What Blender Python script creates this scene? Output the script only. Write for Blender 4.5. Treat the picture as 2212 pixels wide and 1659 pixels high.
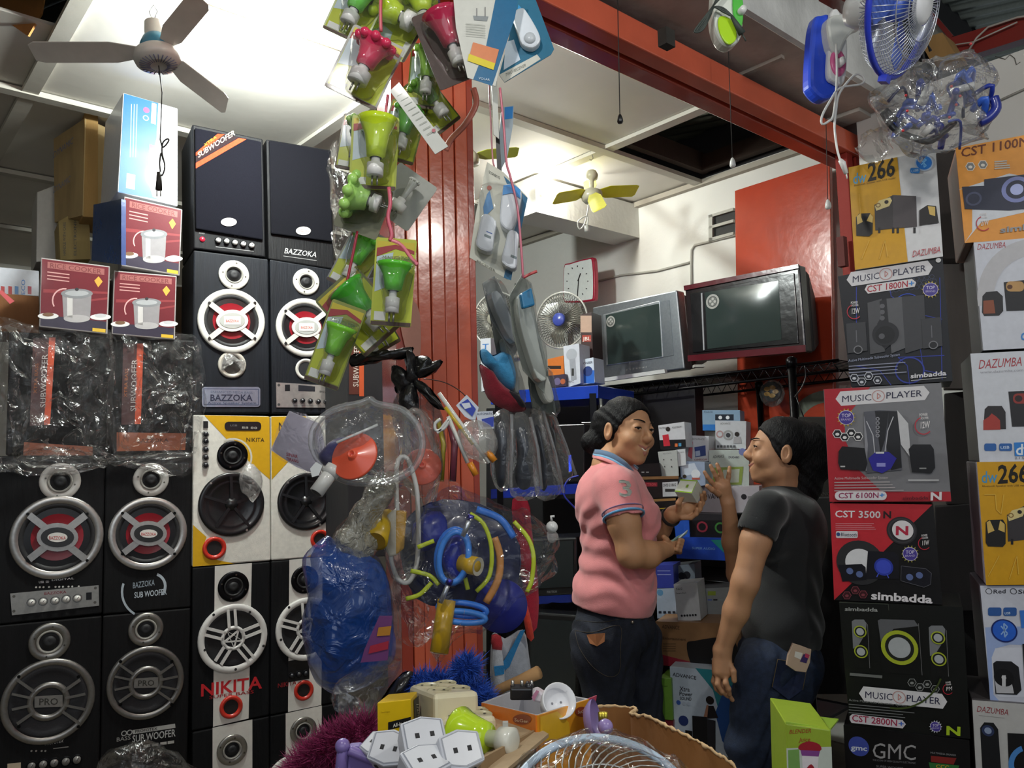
import bpy, math, random
import numpy as np
from mathutils import Vector, Matrix, noise
random.seed(7)
for o in list(bpy.data.objects): bpy.data.objects.remove(o)
S = bpy.context.scene; C = S.collection
# ---------- camera ----------
F_ = 1724.0; CAMZ = 1.40
pit = math.atan(169.5/F_); rol = 0.026
F0 = Vector((0, math.cos(pit), math.sin(pit))); U0 = Vector((0, -math.sin(pit), math.cos(pit))); R0 = Vector((1, 0, 0))
CR = R0*math.cos(rol) - U0*math.sin(rol); CU = R0*math.sin(rol) + U0*math.cos(rol)
cam = bpy.data.objects.new('camera', bpy.data.cameras.new('camera')); C.objects.link(cam)
cam.data.sensor_fit = 'HORIZONTAL'; cam.data.sensor_width = 36; cam.data.lens = 36*F_/2212
cam.data.clip_start = 0.05; cam.data.clip_end = 60
mw = Matrix((CR, CU, -F0)).transposed().to_4x4(); mw.translation = Vector((0, 0, CAMZ)); cam.matrix_world = mw
S.camera = cam
O0 = Vector((0, 0, CAMZ))
# ---------- world, lights, exposure ----------
W = bpy.data.worlds.new('world'); S.world = W; W.use_nodes = True
bg = W.node_tree.nodes['Background']; bg.inputs[0].default_value = (0.75, 0.85, 1.0, 1); bg.inputs[1].default_value = 0.12
S.view_settings.view_transform = 'Standard'; S.view_settings.look = 'None'; S.view_settings.gamma = 1
S.view_settings.use_curve_mapping = False; S.view_settings.exposure = 0.75
def lamp(name, loc, power, size, col=(1, .96, .9), kind='POINT', rot=None):
    l = bpy.data.lights.new(name, kind); l.energy = power; l.color = col
    if kind == 'POINT': l.shadow_soft_size = size
    else: l.shape = 'RECTANGLE'; l.size, l.size_y = size
    o = bpy.data.objects.new(name, l); C.objects.link(o); o.location = loc
    if rot: o.rotation_euler = rot
    return o
def ray(px, py): return F0 + CR*((px-1106)/F_) - CU*((py-829.5)/F_)
def P(px, py, Y):
    d = ray(px, py); return O0 + d*(Y/d.y)
def PZ(px, py, z):
    d = ray(px, py); return O0 + d*((z-CAMZ)/d.z)
CEIL = 3.0
lamp('bulb_light_front', P(592, 118, 2.75), 62, 0.07, (.93, 1, .97))
lamp('bulb_light_rear', P(1163, 425, 4.35), 42, 0.06, (1, .98, .90))
lamp('street_daylight', (0.2, -1.6, 2.2), 13, (3.2, 1.6), (.86, .93, 1), 'AREA', (math.radians(68), 0, 0))
lamp('shop_front_bulb', (1.35, 0.15, 2.75), 24, 0.06, (1, .97, .9))
lamp('front_fill_left', (-.35, .2, 2.8), 24, 0.06, (1, .97, .92))  # unseen fill lamp, added to brighten the hanging packs and the pillar
# ---------- room axes ----------
A_ = math.radians(41)
U3 = Vector((math.cos(A_), math.sin(A_), 0)); V3 = Vector((-math.sin(A_), math.cos(A_), 0))
# ---------- colour + material ----------
def hexc(h):
    if not isinstance(h, str): return tuple(h)
    h = h.lstrip('#'); o = []; h = ''.join(c*2 for c in h) if len(h) == 3 else h
    for i in (0, 2, 4):
        c = int(h[i:i+2], 16)/255; o.append(c/12.92 if c <= .04045 else ((c+.055)/1.055)**2.4)
    return tuple(o)
_M = {}
def M(name, rough=.5, metal=0, coat=0, namt=.12, nscale=40, bump=.05, bscale=120, stretch=None, trans=0, sheen=0, sss=0, emit=0):
    if name in _M: return _M[name]
    m = bpy.data.materials.new(name); m.use_nodes = True; n = m.node_tree.nodes; l = m.node_tree.links
    b = n['Principled BSDF']; at = n.new('ShaderNodeAttribute'); at.attribute_name = 'Col'
    tc = n.new('ShaderNodeTexCoord'); mp = n.new('ShaderNodeMapping'); l.new(tc.outputs['Object'], mp.inputs[0])
    if stretch: mp.inputs['Scale'].default_value = stretch
    nz = n.new('ShaderNodeTexNoise'); nz.inputs['Scale'].default_value = nscale; nz.inputs['Detail'].default_value = 4; l.new(mp.outputs[0], nz.inputs[0])
    mr = n.new('ShaderNodeMapRange'); mr.inputs[1].default_value = .3; mr.inputs[2].default_value = .7
    mr.inputs[3].default_value = 1-namt; mr.inputs[4].default_value = 1+namt*.5; l.new(nz.outputs[0], mr.inputs[0])
    mx = n.new('ShaderNodeVectorMath'); mx.operation = 'SCALE'; l.new(at.outputs['Color'], mx.inputs[0]); l.new(mr.outputs[0], mx.inputs['Scale'])
    l.new(mx.outputs[0], b.inputs['Base Color'])
    b.inputs['Roughness'].default_value = rough; b.inputs['Metallic'].default_value = metal
    b.inputs['Coat Weight'].default_value = coat; b.inputs['Coat Roughness'].default_value = .08
    b.inputs['Transmission Weight'].default_value = trans
    if sheen: b.inputs['Sheen Weight'].default_value = sheen
    if sss: b.inputs['Subsurface Weight'].default_value = sss; b.inputs['Subsurface Radius'].default_value = (.012, .005, .003)
    if emit:
        l.new(at.outputs['Color'], b.inputs['Emission Color']); b.inputs['Emission Strength'].default_value = emit
    if bump:
        nb = n.new('ShaderNodeTexNoise'); nb.inputs['Scale'].default_value = bscale; nb.inputs['Detail'].default_value = 3; l.new(mp.outputs[0], nb.inputs[0])
        bp = n.new('ShaderNodeBump'); bp.inputs['Strength'].default_value = bump; bp.inputs['Distance'].default_value = .01
        l.new(nb.outputs[0], bp.inputs['Height']); l.new(bp.outputs[0], b.inputs['Normal'])
    _M[name] = m; return m
def film(name, alpha=.12, rough=.12, scale=35, bump=.6, gloss=.5):
    """thin clear plastic: part see-through, part glossy, crinkled"""
    if name in _M: return _M[name]
    m = bpy.data.materials.new(name); m.use_nodes = True; n = m.node_tree.nodes; l = m.node_tree.links
    out = n['Material Output']; b = n['Principled BSDF']
    at = n.new('ShaderNodeAttribute'); at.attribute_name = 'Col'; l.new(at.outputs['Color'], b.inputs['Base Color'])
    b.inputs['Roughness'].default_value = rough; b.inputs['Specular IOR Level'].default_value = 1.0
    tc = n.new('ShaderNodeTexCoord'); nb = n.new('ShaderNodeTexNoise'); nb.inputs['Scale'].default_value = scale; nb.inputs['Detail'].default_value = 3
    nb.inputs['Distortion'].default_value = 1.2; l.new(tc.outputs['Object'], nb.inputs[0])
    bp = n.new('ShaderNodeBump'); bp.inputs['Strength'].default_value = bump; bp.inputs['Distance'].default_value = .012
    l.new(nb.outputs[0], bp.inputs['Height']); l.new(bp.outputs[0], b.inputs['Normal'])
    gl = n.new('ShaderNodeBsdfGlossy'); gl.inputs['Roughness'].default_value = rough; l.new(bp.outputs[0], gl.inputs['Normal'])
    tr = n.new('ShaderNodeBsdfTransparent')
    fr = n.new('ShaderNodeLayerWeight'); fr.inputs[0].default_value = .35; l.new(bp.outputs[0], fr.inputs[1])
    m1 = n.new('ShaderNodeMath'); m1.operation = 'MULTIPLY'; m1.inputs[1].default_value = gloss; l.new(fr.outputs['Fresnel'], m1.inputs[0])
    a = n.new('ShaderNodeMixShader'); a.inputs[0].default_value = alpha; l.new(tr.outputs[0], a.inputs[1]); l.new(b.outputs[0], a.inputs[2])
    c = n.new('ShaderNodeMixShader'); l.new(m1.outputs[0], c.inputs[0]); l.new(a.outputs[0], c.inputs[1]); l.new(gl.outputs[0], c.inputs[2])
    l.new(c.outputs[0], out.inputs[0]); _M[name] = m; return m
PAINT = M('wall_paint', .7, namt=.07, nscale=2, bump=.15, bscale=30)
PAPER = M('printed_card', .42, coat=.15, namt=.05, nscale=60, bump=.02)
CARD = M('brown_cardboard', .85, namt=.18, nscale=14, bump=.08, bscale=90, stretch=(1, 1, .25))
PLAST = M('plastic', .32, coat=.2, namt=.06, nscale=30, bump=.01)
MATT = M('matt_plastic', .62, namt=.1, nscale=60, bump=.08, bscale=300)
VINYL = M('black_vinyl_veneer', .6, namt=.35, nscale=60, bump=.15, bscale=150, stretch=(1, 1, .08))
GRIL = M('grille_fabric', .95, namt=.2, nscale=200, bump=.1, bscale=600)
METAL = M('brushed_metal', .34, metal=.85, namt=.1, nscale=80, bump=.02)
CLOTH = M('cloth', .92, namt=.14, nscale=90, bump=.25, bscale=400, sheen=.2)
GLOSS = M('gloss_paint', .22, coat=.4, namt=.12, nscale=6, bump=.10, bscale=22)
FRAB = M('fibre', .7, namt=.3, nscale=90, bump=0)
LIQ = M('clear_coloured_plastic', .12, coat=.5, namt=.04, nscale=20, bump=.01, sss=0, emit=0)
FILM = film('clear_film', .07, .1, 30, .55, .55)
BLIS = film('clear_blister', .06, .06, 14, .18, .5)
HAZE = film('cloudy_film', .30, .18, 26, .7, .55)
DFILM = film('crinkled_wrap', .02, .10, 14, 1.0, .42)
for _m, _s in ((VINYL, .22), (PAPER, .3), (GRIL, .1), (CONC, .3) if 'CONC' in globals() else (VINYL, .22)): _m.node_tree.nodes['Principled BSDF'].inputs['Specular IOR Level'].default_value = _s
GREYF = film('grey_film', .16, .14, 22, 1.0, .6)
BLUEF = film('blue_bag_film', .55, .2, 22, 1.0, .45)
CLR = film('clear_moulding', .22, .08, 30, .2, .5)
# ---------- mesh builder ----------
class MB:
    def __init__(s, col='#808080'): s.v = []; s.f = []; s.c = []; s.sm = []; s.col = hexc(col)
    def C(s, col): s.col = hexc(col); return s
    def add(s, vs, fs, smooth=False, col=None):
        b = len(s.v); s.v.extend([tuple(p) for p in vs]); cc = hexc(col) if col is not None else s.col
        for f in fs: s.f.append([b+i for i in f]); s.c.append(cc); s.sm.append(smooth)
    def prism(s, front, back, col=None):
        n = len(front); fs = [list(range(n))[::-1], [n+i for i in range(n)]] + [[i, (i+1) % n, n+(i+1) % n, n+i] for i in range(n)]
        s.add(list(front)+list(back), fs, False, col); return s
    def box(s, o, ex, ey, ez, col=None):
        o = Vector(o); q = [o, o+ex, o+ex+ey, o+ey]; return s.prism(q, [p+ez for p in q], col)
    def cbox(s, c, a, b, c3, col=None):
        return s.box(Vector(c)-(a+b+c3)/2, a, b, c3, col)
    def lathe(s, c, ax, prof, seg=24, sx=1, ref=None, col=None, smooth=True, cap=False):
        ax = Vector(ax).normalized(); ref = Vector(ref) if ref is not None else (Vector((0, 0, 1)) if abs(ax.z) < .9 else Vector((1, 0, 0)))
        e2 = (ref-ax*ref.dot(ax)).normalized(); e1 = e2.cross(ax); c = Vector(c); vs = []; n = len(prof)
        for r, h in prof:
            for k in range(seg):
                t = 2*math.pi*k/seg; vs.append(c+ax*h+e1*(r*sx*math.cos(t))+e2*(r*math.sin(t)))
        fs = [[i*seg+k, i*seg+(k+1) % seg, (i+1)*seg+(k+1) % seg, (i+1)*seg+k] for i in range(n-1) for k in range(seg)]
        if cap: fs.append([(n-1)*seg+k for k in range(seg)]); fs.append([k for k in range(seg)][::-1])
        s.add(vs, fs, smooth, col); return s
    def tube(s, pts, r, seg=6, closed=False, col=None, flat=1.0):
        pts = [Vector(p) for p in pts]; n = len(pts); vs = []; up = None
        for i, p in enumerate(pts):
            a = pts[(i+1) % n] if (closed or i < n-1) else p; b = pts[i-1] if (closed or i > 0) else p
            d = a-b; d = d.normalized() if d.length > 1e-9 else Vector((0, 0, 1))
            if up is None: up = Vector((0, 0, 1)) if abs(d.z) < .9 else Vector((1, 0, 0))
            e1 = up-d*up.dot(d); e1 = e1.normalized() if e1.length > 1e-6 else d.orthogonal().normalized(); up = e1; e2 = d.cross(e1)
            rr = r[i] if isinstance(r, (list, tuple)) else r
            for k in range(seg):
                t = 2*math.pi*k/seg; vs.append(p+e1*(rr*math.cos(t))+e2*(rr*flat*math.sin(t)))
        fs = [[i*seg+k, i*seg+(k+1) % seg, ((i+1) % n)*seg+(k+1) % seg, ((i+1) % n)*seg+k] for i in range(n if closed else n-1) for k in range(seg)]
        if not closed: fs += [list(range(seg))[::-1], [(n-1)*seg+k for k in range(seg)]]
        s.add(vs, fs, True, col); return s
    def ball(s, c, r, sc=(1, 1, 1), seg=12, ring=8, col=None):
        c = Vector(c); vs = []
        for i in range(ring+1):
            f = math.pi*i/ring
            for k in range(seg):
                t = 2*math.pi*k/seg; vs.append(c+Vector((r*sc[0]*math.sin(f)*math.cos(t), r*sc[1]*math.sin(f)*math.sin(t), r*sc[2]*math.cos(f))))
        s.add(vs, [[i*seg+k, (i+1)*seg+k, (i+1)*seg+(k+1) % seg, i*seg+(k+1) % seg] for i in range(ring) for k in range(seg)], True, col); return s
    def mesh(s, name):
        me = bpy.data.meshes.new(name); me.from_pydata(s.v, [], s.f); me.update()
        ca = me.color_attributes.new('Col', 'FLOAT_COLOR', 'CORNER'); buf = np.ones((len(me.loops), 4), dtype=np.float32)
        i = 0
        cc = np.array(s.c, dtype=np.float32) if s.c else np.zeros((0, 3), dtype=np.float32)
        cnt = np.array([len(f) for f in s.f]); buf[:, :3] = np.repeat(cc, cnt, axis=0)
        ca.data.foreach_set('color', buf.ravel()); me.polygons.foreach_set('use_smooth', s.sm); me.update(); return me
# ---------- planes traced at a real distance ----------
class PL:
    """a real upright (or leaning) plane standing at distance Y; photo points are dropped on it"""
    def __init__(s, px, py, Y, yaw=0, lean=0, O=None):
        y = math.radians(yaw); s.O = P(px, py, Y) if O is None else O
        s.ex = Vector((math.cos(y), math.sin(y), 0)); n = Vector((math.sin(y), -math.cos(y), 0))
        l = math.radians(lean); s.ey = Vector((0, 0, 1))*math.cos(l) - n*math.sin(l); s.n = n*math.cos(l)+Vector((0, 0, 1))*math.sin(l)
    def shift(s, d): q = PL.__new__(PL); q.O = s.O+s.n*d; q.ex, q.ey, q.n = s.ex, s.ey, s.n; return q
    def pt(s, p, off=0):
        d = ray(p[0], p[1]); t = (s.O-O0).dot(s.n)/d.dot(s.n); return O0+d*t+s.n*off
    def at(s, a, b, off=0): return s.O+s.ex*a+s.ey*b+s.n*off
    def loc(s, p): q = s.pt(p)-s.O; return q.dot(s.ex), q.dot(s.ey)
    def size(s, p, r): return abs(s.loc((p[0], p[1]-r))[1]-s.loc(p)[1])
    def poly(s, mb, pts, off=.0005, col=None):
        vs = [s.pt(p, off) for p in pts]; mb.add(vs, [list(range(len(vs)))[::-1]], False, col)
    def prism(s, mb, pts, o0, o1, col=None): mb.prism([s.pt(p)+s.n*o1 for p in pts], [s.pt(p)+s.n*o0 for p in pts], col)
    def circ(s, mb, c, r, off=.0005, col=None, seg=24, sx=1):
        a, b = s.loc(c); R = s.size(c, r); mb.add([s.at(a+R*sx*math.cos(t), b+R*math.sin(t), off) for t in [2*math.pi*k/seg for k in range(seg)]], [list(range(seg))[::-1]], False, col)
    def ring(s, mb, c, r0, r1, off=.0005, col=None, seg=28, sx=1):
        a, b = s.loc(c); A = s.size(c, r0); B = s.size(c, r1)
        vs = [s.at(a+R*sx*math.cos(t), b+R*math.sin(t), off) for R in (A, B) for t in [2*math.pi*k/seg for k in range(seg)]]
        mb.add(vs, [[k, (k+1) % seg, seg+(k+1) % seg, seg+k] for k in range(seg)], False, col)
    def turn(s, mb, c, rs, seg=28, col=None, sx=1):
        """lathe on the plane: rs = [(radius_px, height_m)]"""
        a, b = s.loc(c); k = s.size(c, 10)/10; mb.lathe(s.at(a, b), s.n, [(r*k, h) for r, h in rs], seg, sx, s.ey, col)
    def line(s, mb, pts, w, off=.0006, col=None):
        for p, q in zip(pts[:-1], pts[1:]):
            d = Vector((q[0]-p[0], q[1]-p[1])); d = d.normalized() if d.length else Vector((1, 0)); m = Vector((-d.y, d.x))*w/2
            s.poly(mb, [(p[0]+m.x, p[1]+m.y), (q[0]+m.x, q[1]+m.y), (q[0]-m.x, q[1]-m.y), (p[0]-m.x, p[1]-m.y)], off, col)
    def box(s, quad, depth): # closed box behind the traced front
        return [s.pt(p) for p in quad], [s.pt(p)-s.n*depth for p in quad]
    def text(s, mb, txt, p0, p1, h, col='#ffffff', off=.0009, bold=.0, shear=0):
        vs, fs = glyphs(txt, bold, shear)
        if not len(vs): return
        w = max(v[0] for v in vs); x0 = min(v[0] for v in vs); hh = .72
        d = Vector((p1[0]-p0[0], p1[1]-p0[1])); u = Vector((.018, -1.0))*h/hh; d = d/(w-x0)
        pts = [s.pt((p0[0]+d.x*(v[0]-x0)+u.x*v[1], p0[1]+d.y*(v[0]-x0)+u.y*v[1]), off) for v in vs]
        mb.add(pts, fs, False, col)
_G = {}
def glyphs(txt, bold, shear):
    bold = 0 if 'M' in txt else bold
    k = (txt, bold, shear)
    if k in _G: return _G[k]
    cu = bpy.data.curves.new('t', 'FONT'); cu.body = txt; cu.resolution_u = 2; cu.offset = bold*.35; cu.shear = shear; cu.fill_mode = 'FRONT'
    ob = bpy.data.objects.new('t', cu); C.objects.link(ob); me = bpy.data.meshes.new_from_object(ob)
    _G[k] = ([tuple(v.co) for v in me.vertices], [list(p.vertices) for p in me.polygons])
    bpy.data.objects.remove(ob); bpy.data.curves.remove(cu); bpy.data.meshes.remove(me); return _G[k]
# ---------- things ----------
ALL = []
class Thing:
    def __init__(s, name, label=None, cat=None, group=None, kind=None):
        s.root = bpy.data.objects.new(name, None); s.root.empty_display_size = .05; C.objects.link(s.root); s.parts = []
        if label: s.root['label'] = label
        if cat: s.root['category'] = cat
        if group: s.root['group'] = group
        if kind: s.root['kind'] = kind
        ALL.append(s)
    def part(s, name, mb, mat, parent=None, label=None, kind=None, mods=None):
        if mat is DFILM: mb.sm = [False]*len(mb.sm)
        me = mb.mesh(name) if isinstance(mb, MB) else mb
        o = bpy.data.objects.new(name, me); me.materials.append(mat); C.objects.link(o); o.parent = parent or s.root
        if label: o['label'] = label
        if kind or 'print' in name or name in ('screws', 'vent_slots', 'colour_panel'): o['kind'] = kind or 'stuff'
        if mods: bev(o, mods)
        s.parts.append(o); return o
def bev(o, w, seg=2):
    m = o.modifiers.new('bevel', 'BEVEL'); m.width = w; m.segments = seg; m.limit_method = 'ANGLE'; m.angle_limit = math.radians(40)
def finish():
    for t in ALL:
        lo = np.array([1e9]*3); hi = -lo
        ms = set()
        for o in t.parts:
            co = np.empty(len(o.data.vertices)*3); o.data.vertices.foreach_get('co', co); co = co.reshape(-1, 3)
            if len(co): lo = np.minimum(lo, co.min(0)); hi = np.maximum(hi, co.max(0))
        if lo[0] > 1e8: continue
        b = Vector(((lo[0]+hi[0])/2, (lo[1]+hi[1])/2, lo[2])); t.root.location = b
        for o in t.parts: o.data.transform(Matrix.Translation(-b))
def one(name, mb, mat, label=None, cat=None, group=None, kind=None, mods=None):
    me = mb.mesh(name) if isinstance(mb, MB) else mb
    co = np.empty(len(me.vertices)*3); me.vertices.foreach_get('co', co); co = co.reshape(-1, 3)
    b = Vector(((co[:, 0].min()+co[:, 0].max())/2, (co[:, 1].min()+co[:, 1].max())/2, co[:, 2].min())); me.transform(Matrix.Translation(-b))
    me.materials.append(mat); o = bpy.data.objects.new(name, me); o.location = b; C.objects.link(o)
    if label: o['label'] = label
    if cat: o['category'] = cat
    if group: o['group'] = group
    if kind: o['kind'] = kind
    if mods: bev(o, mods)
    return o
def smoothpts(pts, n=6, closed=True):
    out = []; m = len(pts); rng = range(m if closed else m-1)
    for i in rng:
        g = lambda k: np.array(pts[k % m] if closed else pts[min(max(k, 0), m-1)], float)
        a, b, c, d = g(i-1), g(i), g(i+1), g(i+2)
        for j in range(n):
            t = j/n; out.append(tuple(.5*((2*b)+(c-a)*t+(2*a-5*b+4*c-d)*t*t+(3*b-a-3*c+d)*t**3)))
    if not closed: out.append(tuple(pts[-1]))
    return out
def pillow(mb, pl, outline, t, rings=5, jit=0, sm=4, flatback=False, col=None, seed=0, freq=25, smooth=True):
    """soft closed volume with the traced outline, thickness t"""
    pts = smoothpts(outline, sm) if sm else outline; n = len(pts); W = [pl.pt(p) for p in pts]
    c = sum(W, Vector())/n; vs = []; fs = []
    def nz(p): return (noise.noise_vector(p*freq+Vector((seed, 0, 0)))+noise.noise_vector(p*freq*2.9)*.45)*jit if jit else Vector()
    rr = [0]+[math.sin(math.pi/2*k/rings) for k in range(1, rings+1)]
    for side in (1, -1):
        base = len(vs)
        for k in range(rings):
            f = 1-(k/rings)**1.3; h = t/2*math.sqrt(max(0, 1-f*f))*(side if (side > 0 or not flatback) else -.1)
            for p in W:
                q = c+(p-c)*f; vs.append(q+pl.n*h+nz(q+pl.n*side*3)*(1 if k else (.5)))
        vs.append(c+pl.n*t/2*(side if (side > 0 or not flatback) else -.1)); ci = len(vs)-1
        for k in range(rings-1):
            for i in range(n):
                j = (i+1) % n; q = [base+k*n+i, base+k*n+j, base+(k+1)*n+j, base+(k+1)*n+i]; fs.append(q if side < 0 else q[::-1])
        for i in range(n):
            j = (i+1) % n; q = [base+(rings-1)*n+i, base+(rings-1)*n+j, ci]; fs.append(q if side < 0 else q[::-1])
    mb.add(vs, fs, smooth, col)
def rrect(x0, y0, x1, y1, r, n=3):
    out = []
    for cx, cy, a in ((x1-r, y0+r, -90), (x1-r, y1-r, 0), (x0+r, y1-r, 90), (x0+r, y0+r, 180)):
        for k in range(n+1):
            t = math.radians(a+90*k/n); out.append((cx+r*math.cos(t), cy+r*math.sin(t)))
    return out
def rot(pts, c, deg):
    a = math.radians(deg); return [(c[0]+(x-c[0])*math.cos(a)-(y-c[1])*math.sin(a), c[1]+(x-c[0])*math.sin(a)+(y-c[1])*math.cos(a)) for x, y in pts]
def q4(quad, u, v):
    """point inside a traced quad TL,TR,BR,BL"""
    (a, b), (c, d), (e, f), (g, h) = quad; x = (1-v)*((1-u)*a+u*c)+v*((1-u)*g+u*e); y = (1-v)*((1-u)*b+u*d)+v*((1-u)*h+u*f); return (x, y)
# ================= SETTING =================
def uv(u, v, z): return U3*u+V3*v+Vector((0, 0, z))
def ubox(mb, u0, u1, v0, v1, z0, z1, col=None): mb.box(uv(u0, v0, z0), U3*(u1-u0), V3*(v1-v0), Vector((0, 0, z1-z0)), col)
CEILM = M('ceiling_board', .75, namt=.10, nscale=2.5, bump=.06, bscale=20)
CONC = M('rough_concrete', .85, namt=.28, nscale=5, bump=.3, bscale=35)
fl = MB('#6d6558'); ubox(fl, -5, 4.2, -4, 8, -.05, 0); one('floor', fl, CONC, kind='structure')
ce = Thing('ceiling', kind='structure')
us = [-4.2, -3.0, -1.8, -.6, .6, 1.76, 3.0, 3.83]; vs_ = [1.72, 2.67, 3.73, 4.8, 5.9, 7.0]
g = .004
for i in range(len(us)-1):
    for j in range(len(vs_)-1):
        u0, u1, v0, v1 = us[i], us[i+1], vs_[j], vs_[j+1]
        if i == 6 and j == 0: continue
        if i == 3 and j == 1: v0 = 3.12
        dz = random.uniform(0, .006)
        m = MB('#dcd8ce' if i > 3 else '#cfcbc2'); ubox(m, u0+g, u1-g, v0+g, v1-g, CEIL+.004+dz, CEIL+.016+dz); ce.part('panel', m, CEILM)
for u in us[1:-1]:
    m = MB('#c8c4b8'); ubox(m, u-.03, u+.03, 1.7, 7, CEIL-.016, CEIL+.003); ce.part('batten', m, CEILM)
for v in vs_[1:-1]:
    m = MB('#c4c0b4'); ubox(m, -4.2, 3.83, v-.028, v+.028, CEIL-.022, CEIL-.017+.018); ce.part('batten', m, CEILM)
m = MB('#a9a294'); ubox(m, 3.79, 3.828, 1.6, 7, CEIL-.03, CEIL+.0); ce.part('cornice', m, CEILM)
m = MB('#3a2a20')
ubox(m, 3.0, 3.8, 2.60, 2.64, CEIL+.03, CEIL+.14); ubox(m, 3.03, 3.07, 1.4, 2.6, CEIL+.03, CEIL+.14); ubox(m, 3.74, 3.79, 1.7, 2.6, CEIL+.03, CEIL+.12)
ubox(m, -.6, .6, 2.67, 2.71, CEIL+.03, CEIL+.13); ce.part('roof_joist', m, CARD, label='dark timber joists seen through the open panel')
m = MB('#1b1a1c'); ubox(m, -4.4, 4.4, -2.6, 7.3, CEIL+.75, CEIL+.8); ubox(m, 3.84, 3.9, 1.2, 7.2, CEIL, CEIL+.75); ubox(m, -4.3, 3.9, 1.2, 1.26, CEIL+.13, CEIL+.75); ubox(m, -4.3, -4.2, 1.2, 7.2, CEIL, CEIL+.75); ce.part('roof_deck', m, MATT)
# walls
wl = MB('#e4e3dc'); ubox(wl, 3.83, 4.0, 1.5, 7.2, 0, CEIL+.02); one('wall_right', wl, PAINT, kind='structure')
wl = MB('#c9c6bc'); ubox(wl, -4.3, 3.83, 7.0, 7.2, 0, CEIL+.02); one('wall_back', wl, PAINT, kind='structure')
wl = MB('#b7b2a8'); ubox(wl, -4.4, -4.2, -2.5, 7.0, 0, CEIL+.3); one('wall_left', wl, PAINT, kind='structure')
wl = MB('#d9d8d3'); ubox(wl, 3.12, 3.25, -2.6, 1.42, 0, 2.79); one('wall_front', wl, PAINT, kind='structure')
# concrete beam with painted face
bm_ = MB('#b8a89e'); ubox(bm_, -4.2, 3.3, 1.27, 1.70, 2.75, 3.1); bm_.col = hexc('#e3e4e2'); ubox(bm_, -4.2, 3.12, 1.25, 1.27, 2.752, 3.12)
cb = Thing('trim_1', kind='structure'); cb.part('soffit', bm_, CONC)
m = MB('#1d1a19'); ubox(m, 2.65, 3.0, 1.50, 1.68, 2.742, 2.75); cb.part('broken_hollow', m, CONC)
m = MB('#a49a90'); ubox(m, 2.4, 2.42, 1.33, 1.70, 2.738, 2.75); ubox(m, 3.02, 3.12, 1.36, 1.62, 2.735, 2.75, '#c9c4bb'); ubox(m, 1.25, 2.2, 1.53, 1.70, 2.743, 2.75, '#a9a297'); cb.part('patch', m, CONC)
m = MB('#3b3833'); m.box(P(1440, 92, 2.15), U3*.04, V3*.03, Vector((0, 0, .05))); cb.part('stub_bracket', m, CONC)
# tie beam at the far wall
m = MB('#dddcd6'); ubox(m, 2.95, 3.83, 3.15, 3.36, 2.78, 2.99); one('trim_2', m, PAINT, kind='structure')
# red steel beam: two members with the dark gap of the shutter track
RED = '#c8391f'; rb = Thing('trim_3', kind='structure')
m = MB('#b84430'); ubox(m, -.1, 3.35, 1.525, 1.59, 2.62, 2.74); rb.part('lower_member', m, GLOSS, mods=.004)
m = MB('#d8664a'); ubox(m, -.1, 3.35, 1.445, 1.505, 2.62, 2.705); rb.part('upper_member', m, GLOSS, mods=.004)
m = MB('#1a0e0c'); ubox(m, -.1, 3.35, 1.50, 1.53, 2.66, 2.74); rb.part('shutter_track', m, MATT)
# red post at the beam's end
rp = Thing('trim_4', kind='structure')
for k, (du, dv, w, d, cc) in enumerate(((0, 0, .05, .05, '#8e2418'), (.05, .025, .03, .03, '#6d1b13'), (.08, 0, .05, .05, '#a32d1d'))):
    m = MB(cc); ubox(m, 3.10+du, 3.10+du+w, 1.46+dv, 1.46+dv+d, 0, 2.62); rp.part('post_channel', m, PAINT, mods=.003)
m = MB('#5c1912'); m.box(P(1822, 520, 3.1)-Vector((0, 0, .1)), U3*.03, V3*.03, Vector((0, 0, .12))); rp.part('latch_hook', m, PAINT)
# pillar of red planks
pp = Thing('trim_5', kind='structure')
plp = PL(960, 900, 2.16, 22)
def xat(y, x): return x+(y-900)*.020
m = MB('#b93a24'); fr, bk = plp.box([(xat(-200, 862), -200), (xat(-200, 1036), -200), (xat(1900, 1036), 1900), (xat(1900, 866), 1900)], .2)
m.prism([p-plp.n*.012 for p in fr], bk, '#8f2a1a'); pp.part('core', m, GLOSS)
ed = [862, 884, 908, 936, 966, 993, 1021, 1037]
for k in range(7):
    a, b = ed[k]+.7, ed[k+1]-.7
    cc = ['#a84636', '#dd6a4c', '#e06e50', '#da684a', '#d56446', '#dc6a4c', '#b04a38'][k]
    if k == 0: a -= 4
    m = MB(cc); off = [0, .004, .001, .005, 0, .003, -.008][k]
    pr = [(xat(-200, a), -200), (xat(-200, b), -200), (xat(1900, b), 1900), (xat(1900, a), 1900)]
    m.prism([plp.pt(p, off) for p in pr], [plp.pt(p, -.013) for p in pr]); pp.part('plank', m, GLOSS, mods=.0025)
m = MB('#c98f7f'); plp.poly(m, smoothpts([(868, 640), (900, 660), (908, 720), (902, 800), (880, 770), (862, 690)], 3), .0062); pp.part('worn_paint_patch', m, PAINT)
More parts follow.
